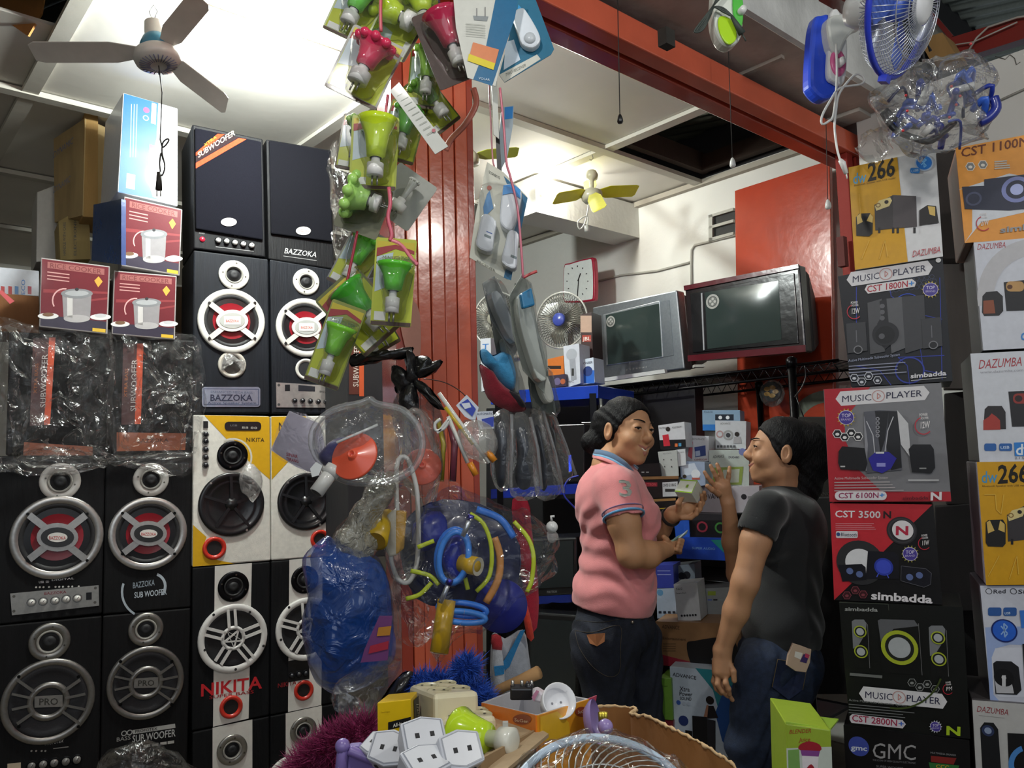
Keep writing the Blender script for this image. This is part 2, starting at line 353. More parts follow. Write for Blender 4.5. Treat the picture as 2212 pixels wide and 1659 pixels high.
# orange board leaning at the right wall
pd = PL(1690, 600, 4.0, -46.5)
dr = Thing('door_1', kind='structure'); m = MB('#c2492f')
q = [(1587, 412), (1792, 346), (1812, 1500), (1602, 1500)]
fr, bk = pd.box(q, .03); m.prism(fr, bk); dr.part('door_panel', m, GLOSS, mods=.003)
m = MB('#8d8a86')
arc = lambda c, r0, r1, a0, a1, n=12: [(c[0]+r1*math.cos(math.radians(a0+(a1-a0)*k/n)), c[1]+r1*math.sin(math.radians(a0+(a1-a0)*k/n))) for k in range(n+1)]+[(c[0]+r0*math.cos(math.radians(a1-(a1-a0)*k/n)), c[1]+r0*math.sin(math.radians(a1-(a1-a0)*k/n))) for k in range(n+1)]
def arcband(pl, mb, c, r0, r1, a0, a1, off, col, n=12):
    for k in range(n):
        b0 = math.radians(a0+(a1-a0)*k/n); b1 = math.radians(a0+(a1-a0)*(k+1)/n)
        pl.poly(mb, [(c[0]+r0*math.cos(b0), c[1]+r0*math.sin(b0)), (c[0]+r1*math.cos(b0), c[1]+r1*math.sin(b0)), (c[0]+r1*math.cos(b1), c[1]+r1*math.sin(b1)), (c[0]+r0*math.cos(b1), c[1]+r0*math.sin(b1))], off, col)
arcband(pd, m, (1790, 935), 66, 92, 180, 272, .001, '#777e6f'); dr.part('painted_arc', m, PAINT)
pw = PL(1480, 700, 4.72, -49)
# vent opening
vt = Thing('window_1', kind='structure')
pv = PL(1560, 490, 4.62, -49, O=PL(1690, 335, 4.14, -49).O); pv.O = pv.O+pv.n*.004
m = MB('#b9b7ad')
for a in ([(1535, 466), (1588, 450), (1588, 456), (1535, 472)], [(1535, 490), (1588, 475), (1588, 481), (1535, 496)], [(1535, 516), (1588, 502), (1588, 508), (1535, 523)], [(1535, 466), (1543, 464), (1543, 521), (1535, 523)]): pv.prism(m, a, -.0, .02)
vt.part('vent_frame', m, PAINT)
m = MB('#15130f'); pv.poly(m, [(1540, 468), (1588, 453), (1588, 505), (1540, 519)], .001); vt.part('dark_opening', m, MATT)
# plastered-in conduit on the wall
m = MB('#b4b2a8')
cz = pv.shift(.008)
m.tube([cz.pt(p) for p in [(1288, 608), (1310, 603), (1340, 595), (1420, 585), (1490, 567)]], .007)
m.tube([cz.pt(p) for p in [(1494, 615), (1493, 570), (1494, 540), (1500, 530), (1540, 520), (1590, 508)]], .007)
one('wall_conduit', m, PAINT, 'grey painted cable conduit running along the white wall from the clock', 'conduit')
# roof over the shop front, top right
rf = Thing('trim_6', kind='structure')
d1 = PZ(2015, 62, 3.3); d2 = PZ(2212, 18, 3.3); dd = (d2-d1).normalized(); dn = Vector((-dd.y, dd.x, 0))
m = MB('#8d9184'); n = 260; vsx = []
for k in range(n):
    o = (k-190)*.018; h = .012*math.cos(k*math.pi/2.5)
    for t in (-4.0, 3.0): vsx.append(d1+dn*o+dd*t+Vector((0, 0, h)))
m.add(vsx, [[2*k, 2*k+1, 2*k+3, 2*k+2] for k in range(n-1)], True); rf.part('corrugated_sheet', m, METAL)
pr = PL(2100, 90, 2.86, -49)
m = MB('#7c2b26'); pr.prism(m, [(2060, 92), (2212, 46), (2300, 20), (2300, 66), (2212, 96), (2078, 138), (2060, 125)], 0, .05); rf.part('steel_purlin', m, GLOSS)
m = MB('#6f7069'); pr.prism(m, [(2000, 10), (2022, 36), (2065, 84), (2066, 128), (2010, 95), (1985, 40)], .0, .03); rf.part('grey_rafter', m, PAINT)
m = MB('#712a27'); pr.prism(m, [(2016, 38), (2024, 32), (2070, 86), (2062, 94)], .03, .05); rf.part('steel_purlin', m, GLOSS)
m = MB('#5e2320'); pq = PL(1830, 0, 2.3, 41); pq.prism(m, [(1772, -12), (1850, 22), (1850, 40), (1818, 30), (1768, 2)], 0, .04); rf.part('steel_purlin', m, GLOSS)
m = MB('#a79f97'); m.tube([pr.pt(p, .07) for p in [(2108, 122), (2125, 95), (2150, 72), (2212, 52), (2260, 45)]], .004); m.tube([pr.pt(p, .07) for p in [(2062, 112), (2118, 104), (2212, 62)]], .003)
one('roof_cable', m, PLAST, 'thin pale cable tied along the red roof steel, top right', 'cable')
# painted shop wall crack
m = MB('#55524c'); pf = PL(2150, 150, 2.9, -49, O=uv(3.118, 0, 2)); m.tube([pf.pt(p, .001) for p in [(2150, 122), (2172, 128), (2182, 118), (2192, 126), (2196, 140), (2204, 134)]], .0012); 
one('trim_7', m, CONC, kind='structure')
m = MB('#8c8a82'); m.tube([pf.pt(p, .006) for p in [(2120, 236), (2160, 218), (2230, 186)]], .004); one('wall_wire', m, PLAST, 'thin grey wire stapled to the white wall at far right', 'wire')

m = MB('#a8733c'); fr = [P(-40, -30, 2.75), P(98, -30, 2.75), P(88, 30, 2.72), P(60, 78, 2.70), P(20, 50, 2.72), P(-40, 20, 2.75)]; m.prism(fr, [v+Vector((0, .012, .004)) for v in fr]); one('sagging_board', m, CARD, 'torn brown board sagging from the ceiling hole at the top-left corner', 'board')

# ================= CEILING THINGS =================
def hookwire(mb, p, h, r=.0018):
    mb.tube([p+Vector((0, 0, h)), p+Vector((0, 0, h*.6)), p+Vector((.008, 0, h*.5)), p+Vector((.010, 0, h*.42)), p+Vector((0, 0, h*.36)), p+Vector((-.009, 0, h*.40))], r)
t = Thing('ceiling_fan', 'small white three-blade hook fan with a blue hub at upper left', 'fan')
Yf = 2.15; hc = P(341, 128, Yf); ax = Vector((.16, -.06, -1)).normalized()
m = MB('#d8d6cf'); m.lathe(hc, ax, [(0, -.002), (.03, .02), (.034, .020), (.060, .012), (.064, 0), (.060, -.018), (.045, -.03), (0, -.03)], 28); t.part('motor_cover', m, PLAST)
m = MB('#6b6f8e')
for k in range(26):
    a = 2*math.pi*k/26; e1 = ax.orthogonal().normalized(); e2 = ax.cross(e1); d = e1*math.cos(a)+e2*math.sin(a)
    m.tube([hc+ax*.0225+d*.022, hc+ax*.017+d*.05], .0013, 4)
t.part('vent_slots', m, MATT)
m = MB('#3f8fb0'); m.lathe(hc, -ax, [(.045, .028), (.043, .045), (.034, .065), (.026, .072)], 24); t.part('hub_collar', m, PLAST, label='blue collar above the blades')
m = MB('#dcdad2'); m.lathe(hc, -ax, [(.026, .07), (.027, .085), (.024, .115), (.02, .118), (0, .119)], 20); t.part('canopy_cap', m, PLAST)
def blade(hc, ax, tip, w, col, th=.003, w0=.5):
    m = MB(col); d = (tip-hc); dn_ = d.normalized(); s_ = dn_.cross(ax).normalized(); vw = (O0-hc).normalized(); tw = max(((s_+ax*q).normalized() for q in (.55, -.55)), key=lambda w: abs(w.cross(dn_).dot(vw))); o = hc-ax*.02
    L = d.length; out = [o+dn_*.04+tw*w*w0/2, o+dn_*L*.35+tw*w*.5, o+dn_*L*.95+tw*w*.5, tip-ax*.02+tw*w*.35, tip-ax*.02-tw*w*.4, o+dn_*L*.93-tw*w*.5, o+dn_*L*.35-tw*w*.5, o+dn_*.04-tw*w*w0/2]
    m.prism(out, [p-ax*th for p in out]); return m
for tip in (P(438, 12, Yf-.12), P(70, 128, Yf-.02), P(492, 243, Yf+.10)): t.part('blade', blade(hc, ax, tip, .062, '#cfccc4'), PLAST, mods=.001)
m = MB('#4a4845'); tp = hc-ax*.118
m.tube([tp, tp+Vector((-.012, 0, .03)), tp+Vector((0, 0, .05)), tp+Vector((.012, 0, .03)), tp], .0012); hookwire(m, tp+Vector((0, 0, .03)), .30); t.part('hanging_hook', m, METAL)
m = MB('#26241f'); e = hc+ax*.02; m.tube([e, P(350, 200, Yf), P(346, 300, Yf)], .0016)
pts = [P(x, y, Yf) for x, y in [(346, 300), (352, 318), (364, 305), (362, 300), (352, 308), (350, 330), (356, 360), (349, 380), (345, 355), (348, 330), (352, 345)]]
m.tube(smoothpts(pts, 4, False), .0024); m.tube([P(344, 372, Yf), P(343, 410, Yf)], [.007, .010]); t.part('cord', m, MATT, label='dark coiled power cord with plug')
m = MB('#b8b8b0'); [m.tube([P(x, 408, Yf), P(x, 424, Yf)], .0017) for x in (339, 347)]; t.part('plug_pin', m, METAL)
def bulb(nm, label, c, s=1):
    t = Thing(nm, label, 'light bulb'); m = MB('#e9e6dd'); m.lathe(c+Vector((0, 0, .10*s)), (0, 0, -1), [(.0, 0), (.045*s, 0), (.05*s, .012*s), (.03*s, .03*s), (.024*s, .05*s), (.026*s, .07*s)], 20); t.part('socket', m, PLAST)
    m = MB('#ffffff'); m.lathe(c+Vector((0, 0, .03*s)), (0, 0, -1), [(.022*s, 0), (.03*s, .02*s), (.032*s, .045*s), (.022*s, .07*s), (0, .078*s)], 16)
    t.part('glowing_bulb', m, M('lamp_glow', .5, bump=0, namt=0, emit=14)); return t
bulb('ceiling_bulb', 'lit round bulb in a white holder between the white fan and hanging packs', P(590, 72, 2.83), 1.0)
bulb('ceiling_bulb', 'lit bulb on the rear ceiling left of the yellow fan', P(1163, 386, 4.42), 1.15)
t = Thing('ceiling_fan', 'small yellow-bladed hook fan hanging in the rear room', 'fan')
Yf = 4.0; hc = P(1278, 424, Yf); ax = Vector((-.05, -.15, -1)).normalized()
m = MB('#c9c4ad'); m.lathe(hc, ax, [(0, .03), (.04, .03), (.055, .015), (.055, -.02), (.03, -.035), (.012, -.045), (.012, -.09), (.03, -.1), (.034, -.12), (.025, -.14), (0, -.145)], 22); t.part('motor_cover', m, PLAST)
for tip in (P(1198, 438, Yf-.1), P(1376, 420, Yf+.1), P(1296, 462, Yf-.5), P(1272, 395, Yf+.35)): t.part('blade', blade(hc, ax, tip, .075, '#e6e222'), PLAST, mods=.001)
m = MB('#8a8880'); hookwire(m, hc-ax*.14, .17, .002); m.tube([hc-ax*.14, P(1270, 378, Yf)], .0015); t.part('hanging_hook', m, METAL)
m = MB('#c5c5bd'); m.tube(smoothpts([P(x, y, Yf) for x, y in [(1272, 440), (1268, 465), (1262, 485), (1252, 495), (1248, 480), (1262, 468), (1270, 470), (1268, 490)]], 4, False), .0035); m.tube([P(1268, 488, Yf), P(1268, 500, Yf)], [.012, .014]); t.part('cord', m, PLAST)
t = Thing('ceiling_fan', 'olive-bladed hook fan half hidden behind the hanging doorbell pack', 'fan'); Yf = 3.6; hc = P(1012, 346, Yf); ax = Vector((0, 0, -1))
for tip in (P(1120, 338, Yf+.05), P(960, 372, Yf-.2), P(950, 310, Yf+.2)): t.part('blade', blade(hc, ax, tip, .06, '#9aa03a'), PLAST, mods=.001)
m = MB('#b9b59c'); m.lathe(hc, ax, [(0, .03), (.05, .02), (.05, -.02), (.02, -.05), (0, -.12)], 18); t.part('motor_cover', m, PLAST)
# pull-cord switches
def pull(label, x0, y0, x1, y1, Y, col):
    t = Thing('pull_cord_switch', label, 'pull cord'); m = MB('#24211f'); a = P(x0, y0, Y); b = P(x1, y1, Y); m.tube([a, (a+b)/2, b], .0013, 5); t.part('cord', m, MATT)
    k = Y/1724; m = MB(col); m.lathe(b, (0, 0, -1), [(0, -2*k), (3*k, 0), (6*k, 8*k), (7*k, 16*k), (5*k, 20*k), (0, 21*k)], 12); t.part('pull_knob', m, PLAST)
pull('black cord with a chrome-black knob hanging under the white ceiling', 1333, -60, 1339, 248, 1.9, '#17181b')
pull('black cord with white knob hanging in front of the dark ceiling hole', 1567, -60, 1582, 342, 2.4, '#dcdcd8')
pull('black cord with white knob hanging before the orange board', 1784, 250, 1788, 432, 2.6, '#dcdcd8')
pull('thin black cord with black knob in front of the hanging packs', 1006, -40, 1011, 152, 1.62, '#101012')
# clock
t = Thing('wall_clock', 'rounded square wall clock with crimson rim on the white wall', 'clock')
pc = PL(1258, 610, 4.95, -49)
q = smoothpts([(1226, 578), (1238, 570), (1280, 559), (1291, 566), (1293, 640), (1284, 652), (1236, 655), (1225, 646)], 3)
m = MB('#a81536'); pc.prism(m, q, 0, .035); t.part('rim', m, PLAST, mods=.006)
qi = [(1257+(x-1258)*.92, 608+(y-608)*.92) for x, y in q]; m = MB('#e8ece8'); pc.poly(m, qi, .0355)
for k in range(12):
    a = math.radians(30*k); c = (1256+24*math.sin(a), 609-34*math.cos(a)); pc.line(m, [c, (c[0]-3*math.sin(a), c[1]+4*math.cos(a))], 2, .0362, '#3a3a3a')
t.part('dial', m, PAPER); m = MB('#1c1c1c'); pc.line(m, [(1257, 609), (1263, 592)], 2.4, .037); pc.line(m, [(1259, 604), (1256, 642)], 2.0, .0375); t.part('hand', m, MATT)
# wall fan upper right
t = Thing('wall_fan', 'wall-mounted fan with blue bracket, pink dial and white-blue guard', 'fan'); pb = PL(1770, 120, 2.1, 14)
m = MB('#2a50d8'); pb.prism(m, smoothpts([(1748, 50), (1760, 44), (1780, 46), (1800, 100), (1804, 190), (1790, 216), (1765, 224), (1742, 205), (1736, 180), (1741, 90)], 4), -.012, .03); t.part('blue_back', m, PLAST, mods=.01)
m = MB('#e4e6e6'); pb.prism(m, smoothpts([(1772, 48), (1790, 46), (1806, 110), (1804, 175), (1796, 200), (1782, 196), (1766, 180), (1768, 120)], 4), .03, .05); t.part('front_plate', m, PLAST, mods=.006)
m = MB('#e36aa0'); pb.turn(m, (1784, 156), [(12, .05), (12, .056), (27, .056), (28, .05)], 28, None, .6); t.part('dial_ring', m, PLAST)
m = MB('#eeeeec'); pb.turn(m, (1785, 158), [(0, .075), (8, .073), (10, .05)], 20, None, .7); t.part('knob', m, PLAST)
m = MB('#d3d6d2'); ps = pb.shift(.03)
ps.prism(m, smoothpts([(1776, 50), (1820, 40), (1858, 22), (1866, 36), (1862, 60), (1835, 74), (1812, 100), (1798, 130), (1780, 110)], 3), -.02, .03); t.part('neck_arm', m, PLAST, mods=.008)
m = MB('#44474a'); m.add([ps.pt((1847, 48), .0305)]+[ps.pt((1847+5*math.cos(a/2), 48+5*math.sin(a/2)), .0305) for a in range(12)], [list(range(12, 0, -1))]); t.part('pivot_screw', m, METAL)
gc = P(1942, 15, 1.78); ga = (P(1990, 42, 1.40)-P(1942, 15, 1.78)); ga = Vector((.62, -.62, -.30)).normalized()
e1 = ga.cross(Vector((0, 0, 1))).normalized(); e2 = e1.cross(ga).normalized(); R = .155
m = MB('#2b3fc4'); m.tube([gc+e1*R*math.cos(a)+e2*R*math.sin(a) for a in [2*math.pi*k/40 for k in range(40)]], .0075, 8, True); m.box(gc-e2*(R+.004)-e1*.012, e1*.024, ga*.02, -e2*.016); t.part('guard_rim', m, PLAST, label='blue guard rim')
m = MB('#dfe3ea')
for k in range(72):
    a = 2*math.pi*k/72; d = e1*math.cos(a)+e2*math.sin(a)
    m.tube([gc+d*R, gc+ga*.03+d*R*.9, gc+ga*.052+d*R*.6, gc+ga*.058+d*.045], .0011, 4); m.tube([gc+d*R, gc-ga*.03+d*R*.88, gc-ga*.05+d*R*.5, gc-ga*.055+d*.03], .0011, 4)
for rr, h in ((.75, .045), (.5, .056), (-.8, 0)):
    if rr > 0: m.tube([gc+ga*h+(e1*math.cos(a)+e2*math.sin(a))*R*rr for a in [2*math.pi*k/36 for k in range(36)]], .0012, 4, True)
t.part('wire_guard', m, METAL, kind='stuff')
m = MB('#e2e4e8'); m.lathe(gc, ga, [(0, .066), (.03, .065), (.044, .058), (.046, .05)], 26); t.part('guard_badge', m, PLAST)
m = MB('#5a7be0')
for k in range(3):
    a0 = 2*math.pi*k/3; out = []
    for rr, da, h in ((.03, -.5, .0), (.10, -.75, -.012), (.135, -.3, -.006), (.14, .1, .004), (.12, .5, .014), (.03, .5, .01)):
        a = a0+da; out.append(gc+(e1*math.cos(a)+e2*math.sin(a))*rr+ga*h)
    m.prism(out, [p-ga*.002 for p in out])
m.lathe(gc, ga, [(0, .02), (.03, .015), (.033, -.02)], 18); t.part('blade', m, PLAST)
m = MB('#cfd2d0'); m.lathe(gc-ga*.05, -ga, [(.03, 0), (.042, .015), (.043, .05), (.035, .07), (0, .075)], 24); t.part('motor_housing', m, PLAST)
m = MB('#dcdcd8'); Yc = 2.02
m.tube(smoothpts([P(x, y, Yc) for x, y in [(1806, 95), (1808, 150), (1806, 200), (1800, 250), (1790, 262), (1776, 268), (1776, 250), (1795, 215), (1815, 190), (1860, 182), (1866, 168), (1850, 160), (1830, 178), (1812, 205), (1806, 240), (1803, 275), (1808, 320), (1816, 350)]], 4, False), .0032)
m.tube([P(1814, 345, Yc), P(1820, 352, Yc), P(1828, 375, Yc)], [.006, .009, .006]); m.tube([P(1828, 374, Yc), P(1830, 386, Yc)], .002); t.part('cord', m, PLAST, label='white looped power cord with plug')
# green light hanging
t = Thing('night_light', 'hanging white and lime-green oval lamp with grey cord loop, top right', 'lamp'); pg = PL(1566, 40, 1.7, 10)
m = MB('#d9dfd6'); pg.prism(m, smoothpts([(1545, -30), (1590, -30), (1600, 30), (1596, 85), (1575, 106), (1552, 96), (1537, 60), (1536, 10)], 4), -.02, .015); t.part('shell', m, PLAST, mods=.007)
m = MB('#b4e32c'); pg.prism(m, smoothpts([(1545, 48), (1560, 46), (1578, 60), (1583, 92), (1568, 106), (1554, 96), (1544, 72)], 4), .016, .021); t.part('lime_lens', m, LIQ, mods=.003)
m = MB('#49b83a'); pg.prism(m, smoothpts([(1576, 0), (1588, -4), (1597, 15), (1596, 60), (1588, 68), (1576, 40)], 4), .016, .02); t.part('green_inset', m, PLAST, mods=.002)
m = MB('#e4e6e4'); pg.turn(m, (1592, 36), [(0, .035), (7, .034), (8, .02)], 14); t.part('knob', m, PLAST)
m = MB('#3c4440'); 
for s_ in (0, 4, 8): m.tube(smoothpts([pg.pt(p, .03) for p in [(1570, -20), (1540, 8+s_), (1528, 30), (1505+s_, 60), (1488+s_, 84), (1506, 80-s_), (1522, 50), (1530, 32), (1550, 34+s_), (1570, 52)]], 4, False), .0022)
m.tube([pg.pt((1568, 52), .03), pg.pt((1590, 88), .03)], [.004, .009]); m.tube([pg.pt((1590, 88), .03), pg.pt((1598, 104), .03)], .0018); t.part('cord', m, MATT)
# ================= LEFT: SPEAKER TOWERS =================
LS = PL(415, 900, 3.2, 30)
def cabinet(name, label, quad, depth, col, grp='loudspeaker cabinets stacked on the left', pl=LS, off=0, cat='speaker'):
    t = Thing(name, label, cat, grp); m = MB(col); p = pl.shift(off) if off else pl
    fr = [p.pt(q) for q in quad]; m.prism(fr, [a-p.n*depth for a in fr]); t.part('cabinet', m, MATT if col > '#c' else VINYL, mods=.006); t.pl = p; t.q = quad; return t
def screw(mb, p, c, off, col='#20201f', r=3.2): p.circ(mb, c, r, off, col, 10)
def tweeter(t, c, r, fl='#cfcbc0', core='#17171a', flat=False):
    p = t.pl; m = MB(fl); p.turn(m, c, [(r, 0), (r, .006), (r*.93, .009), (r*.62, .009), (r*.55, .002)], 32)
    for k in range(4):
        a = math.radians(90*k+12); screw(m, p, (c[0]+r*.8*math.cos(a), c[1]+r*.8*math.sin(a)), .0095, '#5b5850', 2)
    h = t.part('tweeter', m, METAL if fl[1] < 'a' else PLAST)
    m = MB('#8e8b84' if not flat else '#1c1b1c'); p.turn(m, c, [(r*.62, .010), (r*.58, .012), (r*.52, .012), (r*.48, .002)], 28)
    m.col = hexc(core); p.turn(m, c, [(r*.50, .001), (r*.34, .003), (r*.30, .010), (r*.15, .013), (0, .011)], 24); t.part('tweeter_dome', m, MATT, parent=h)
def spokewheel(p, mb, c, r0, r1, angs, w, off, th=.006):
    for a in angs:
        a = math.radians(a); d = (math.cos(a), math.sin(a)); nn = (-d[1], d[0])
        pr = [(c[0]+d[0]*r0-nn[0]*w/2, c[1]+d[1]*r0-nn[1]*w/2), (c[0]+d[0]*r1-nn[0]*w/2, c[1]+d[1]*r1-nn[1]*w/2), (c[0]+d[0]*r1+nn[0]*w/2, c[1]+d[1]*r1+nn[1]*w/2), (c[0]+d[0]*r0+nn[0]*w/2, c[1]+d[1]*r0+nn[1]*w/2)]
        p.prism(mb, pr, off, off+th)
def ellipse(c, rx, ry, n=24, a0=0): return [(c[0]+rx*math.cos(a0+2*math.pi*k/n), c[1]+ry*math.sin(a0+2*math.pi*k/n)) for k in range(n)]
def woofer_red(t, c, r, ringc, grey=False):
    p = t.pl; m = MB('#1a1a1c'); p.turn(m, c, [(r*.86, .001), (r*.84, .006), (r*.78, .010), (r*.72, .006), (r*.70, .003)], 36); w = t.part('woofer', m, MATT)
    m = MB('#86121f'); p.turn(m, c, [(r*.84, .0032), (r*.56, .0042)], 32, '#141416'); p.turn(m, c, [(r*.56, .0045), (r*.4, .002), (0, .001)], 32); t.part('cone', m, PLAST, parent=w, label='red speaker cone')
    m = MB(ringc); p.turn(m, c, [(r, 0), (r, .008), (r*.97, .012), (r*.84, .012), (r*.80, .006)], 44); spokewheel(p, m, c, r*.3, r*.86, (38, 142, 218, 322), r*.17, .009, .006)
    for a in (38, 142, 218, 322):
        a = math.radians(a); screw(m, p, (c[0]+r*.90*math.cos(a), c[1]+r*.90*math.sin(a)), .0155)
    p.prism(m, ellipse(c, r*.50, r*.34), .008, .0165); t.part('grille_ring', m, METAL if grey else PLAST, parent=w)
    m = MB('#2a2a2b' if grey else '#a9aaa6'); p.prism(m, ellipse(c, r*.40, r*.24), .0165, .018)
    m.col = hexc('#d9d6cf'); p.prism(m, ellipse(c, r*.24, r*.115) if grey else [(c[0]-r*.26, c[1]-r*.13), (c[0]+r*.26, c[1]-r*.13), (c[0]+r*.26, c[1]+r*.13), (c[0]-r*.26, c[1]+r*.13)], .018, .019)
    p.text(m, 'BAZZOKA', (c[0]-r*.2, c[1]+r*.05), (c[0]+r*.2, c[1]+r*.05), r*.08, '#c23a3a', .0196, .01); t.part('badge', m, PLAST, parent=w)
def knobs(t, p, cs, r, base='#17171a', cap='#d4d2cc', off=.002):
    for c in cs:
        m = MB(base); p.turn(m, c, [(r*1.25, off), (r*1.15, off+.004)], 14); m.col = hexc(cap); p.turn(m, c, [(r*.9, off+.002), (r*.8, off+.013), (0, off+.0135)], 14)
        m.col = hexc('#22222a'); p.line(m, [c, (c[0]+r*.4, c[1]-r*.6)], 1.2, off+.0142); t.part('knob', m, PLAST)
def plate(t, name, pts, col, mat, h=.003, label=None):
    m = MB(col); t.pl.prism(m, pts, 0, h); return t.part(name, m, mat, label=label)
def pr_(t, m, name='printed_lettering', par=None): t.part(name, m, PAPER, parent=par)
# --- bottom-left pair
t = cabinet('loudspeaker', 'black speaker with silver amplifier panel, red cone, at far left of second row up', [(-20, 985), (228, 985), (220, 1326), (-20, 1352)], .30, '#0b0b0d')
tweeter(t, (130, 1040), 40, '#b9b6b0'); woofer_red(t, (124, 1160), 90, '#b4b2ae', True)
m = MB('#c6c4be'); [t.pl.circ(m, (x, 1270-.02*x), 2, .001) for x in (78, 86, 94, 106, 120, 128, 136, 148, 156, 170)]; t.pl.text(m, 'USB  SD', (84, 1260), (106, 1259), 5); t.pl.text(m, 'DIGITAL', (112, 1255), (160, 1251), 4); pr_(t, m)
a = plate(t, 'amplifier_panel', [(22, 1282), (213, 1264), (214, 1308), (26, 1329)], '#b9b7b1', METAL)
m = MB('#7d1f2a'); t.pl.text(m, 'BAZZOKA', (96, 1285), (143, 1281), 6, '#7d1f2a', .0035, .02); [screw(m, t.pl, c, .0036, '#55534e', 3) for c in ((30, 1288), (206, 1270), (205, 1301), (30, 1320))]; t.pl.poly(m, [(186, 1280), (198, 1279), (198, 1295), (186, 1296)], .0036, '#17171a'); pr_(t, m, 'panel_print', a)
knobs(t, t.pl, [(68, 1301), (93, 1299), (119, 1297), (143, 1294), (167, 1292)], 7.5, off=.003)
t = cabinet('loudspeaker', 'black speaker with red cone and swoosh lettering, second column of second row up', [(228, 984), (414, 986), (412, 1312), (222, 1328)], .30, '#0b0b0d')
tweeter(t, (326, 1036), 36, '#b9b6b0'); woofer_red(t, (320, 1152), 79, '#c4c2be', True)
m = MB('#b9c3cc'); t.pl.text(m, 'BAZZOKA', (287, 1271), (334, 1264), 13, '#8f9aa3', .001, .03); t.pl.text(m, 'SUB WOOFER', (290, 1292), (360, 1284), 13, '#c0cad2', .001, .03)
arcband(t.pl, m, (318, 1279), 52, 57, 120, 200, .001, '#aab4bc', 8); arcband(t.pl, m, (330, 1266), 24, 30, 290, 400, .001, '#aab4bc', 8); pr_(t, m)
def woofer_prof(t, c, r, col):
    p = t.pl; m = MB('#17161a'); p.turn(m, c, [(r*.88, .001), (r*.85, .006), (r*.78, .010), (r*.70, .005), (r*.3, .001), (0, .004)], 36); w = t.part('woofer', m, MATT)
    m = MB(col); p.turn(m, c, [(r, 0), (r, .008), (r*.97, .012), (r*.87, .012), (r*.83, .006)], 44); p.turn(m, c, [(r*.46, .006), (r*.44, .014), (r*.34, .015), (r*.31, .006)], 32)
    spokewheel(p, m, c, r*.4, r*.88, (0+12, 180-12, 192, 348), r*.055, .010); spokewheel(p, m, c, r*.4, r*.9, (35, 145, 215, 325), r*.07, .010)
    for a in (40, 140, 220, 320):
        a = math.radians(a); screw(m, p, (c[0]+r*.91*math.cos(a), c[1]+r*.91*math.sin(a)), .0125, '#1a1a1a', 3.5)
    t.part('grille_ring', m, METAL, parent=w); m = MB('#a3a09c'); p.prism(m, [(c[0]-r*.33, c[1]-r*.12), (c[0]+r*.33, c[1]-r*.16), (c[0]+r*.33, c[1]+r*.12), (c[0]-r*.33, c[1]+r*.14)], .006, .012)
    p.text(m, 'PRO', (c[0]-r*.22, c[1]+r*.08), (c[0]+r*.22, c[1]+r*.07), r*.16, '#55534f', .0126, .03); t.part('badge', m, METAL, parent=w)
t = cabinet('loudspeaker', 'black speaker with grey barred woofer at the bottom-left corner', [(-25, 1353), (220, 1330), (214, 1690), (-30, 1720)], .30, '#0a090b')
tweeter(t, (107, 1386), 41, '#8f8c86'); woofer_prof(t, (105, 1514), 92, '#8b8884')
m = MB('#aaa'); t.pl.text(m, 'PROFOTEX', (97, 1610), (138, 1603), 7, '#b9b7b2', .001, .02, .3); t.pl.line(m, [(115, 1617), (148, 1613)], 2, .001, '#8a8884'); [t.pl.circ(m, (x, 1622), 2, .001, '#99968f') for x in (68, 78, 90, 98)]; pr_(t, m)
knobs(t, t.pl, [(68, 1654), (93, 1650), (117, 1647), (142, 1644), (166, 1640)], 9, cap='#6f6c69', off=.002)
plate(t, 'display', [(16, 1650), (45, 1647), (45, 1690), (16, 1690)], '#b5a58f', PAPER)
t = cabinet('loudspeaker', 'black speaker with grey barred woofer and white SUB WOOFER lettering', [(222, 1330), (412, 1313), (404, 1668), (216, 1690)], .30, '#0a090b')
tweeter(t, (315, 1359), 36, '#8f8c86'); woofer_prof(t, (315, 1474), 79, '#8b8884')
m = MB('#bbb'); t.pl.poly(m, [(286, 1577), (378, 1563), (379, 1572), (287, 1586)], .001, '#a9a8a4'); t.pl.text(m, 'PROFOTEX', (292, 1583), (340, 1576), 6, '#222', .0015, .03); t.pl.text(m, 'SUB WOOFER', (286, 1604), (379, 1590), 16, '#b4b4b2', .001, .03)
[t.pl.poly(m, [(x, 1612-.15*(x-290)), (x+14, 1610-.15*(x-290)), (x+14, 1616-.15*(x-290)), (x, 1618-.15*(x-290))], .001, '#a9a8a4') for x in (310, 328, 346, 362)]
t.pl.ring(m, (268, 1584), 4, 6, .001, '#a9a8a4', 12); t.pl.ring(m, (280, 1582), 4, 6, .001, '#a9a8a4', 12); t.pl.text(m, 'BASS', (252, 1602), (282, 1597), 9, '#8f8e8a', .001, .02); pr_(t, m)
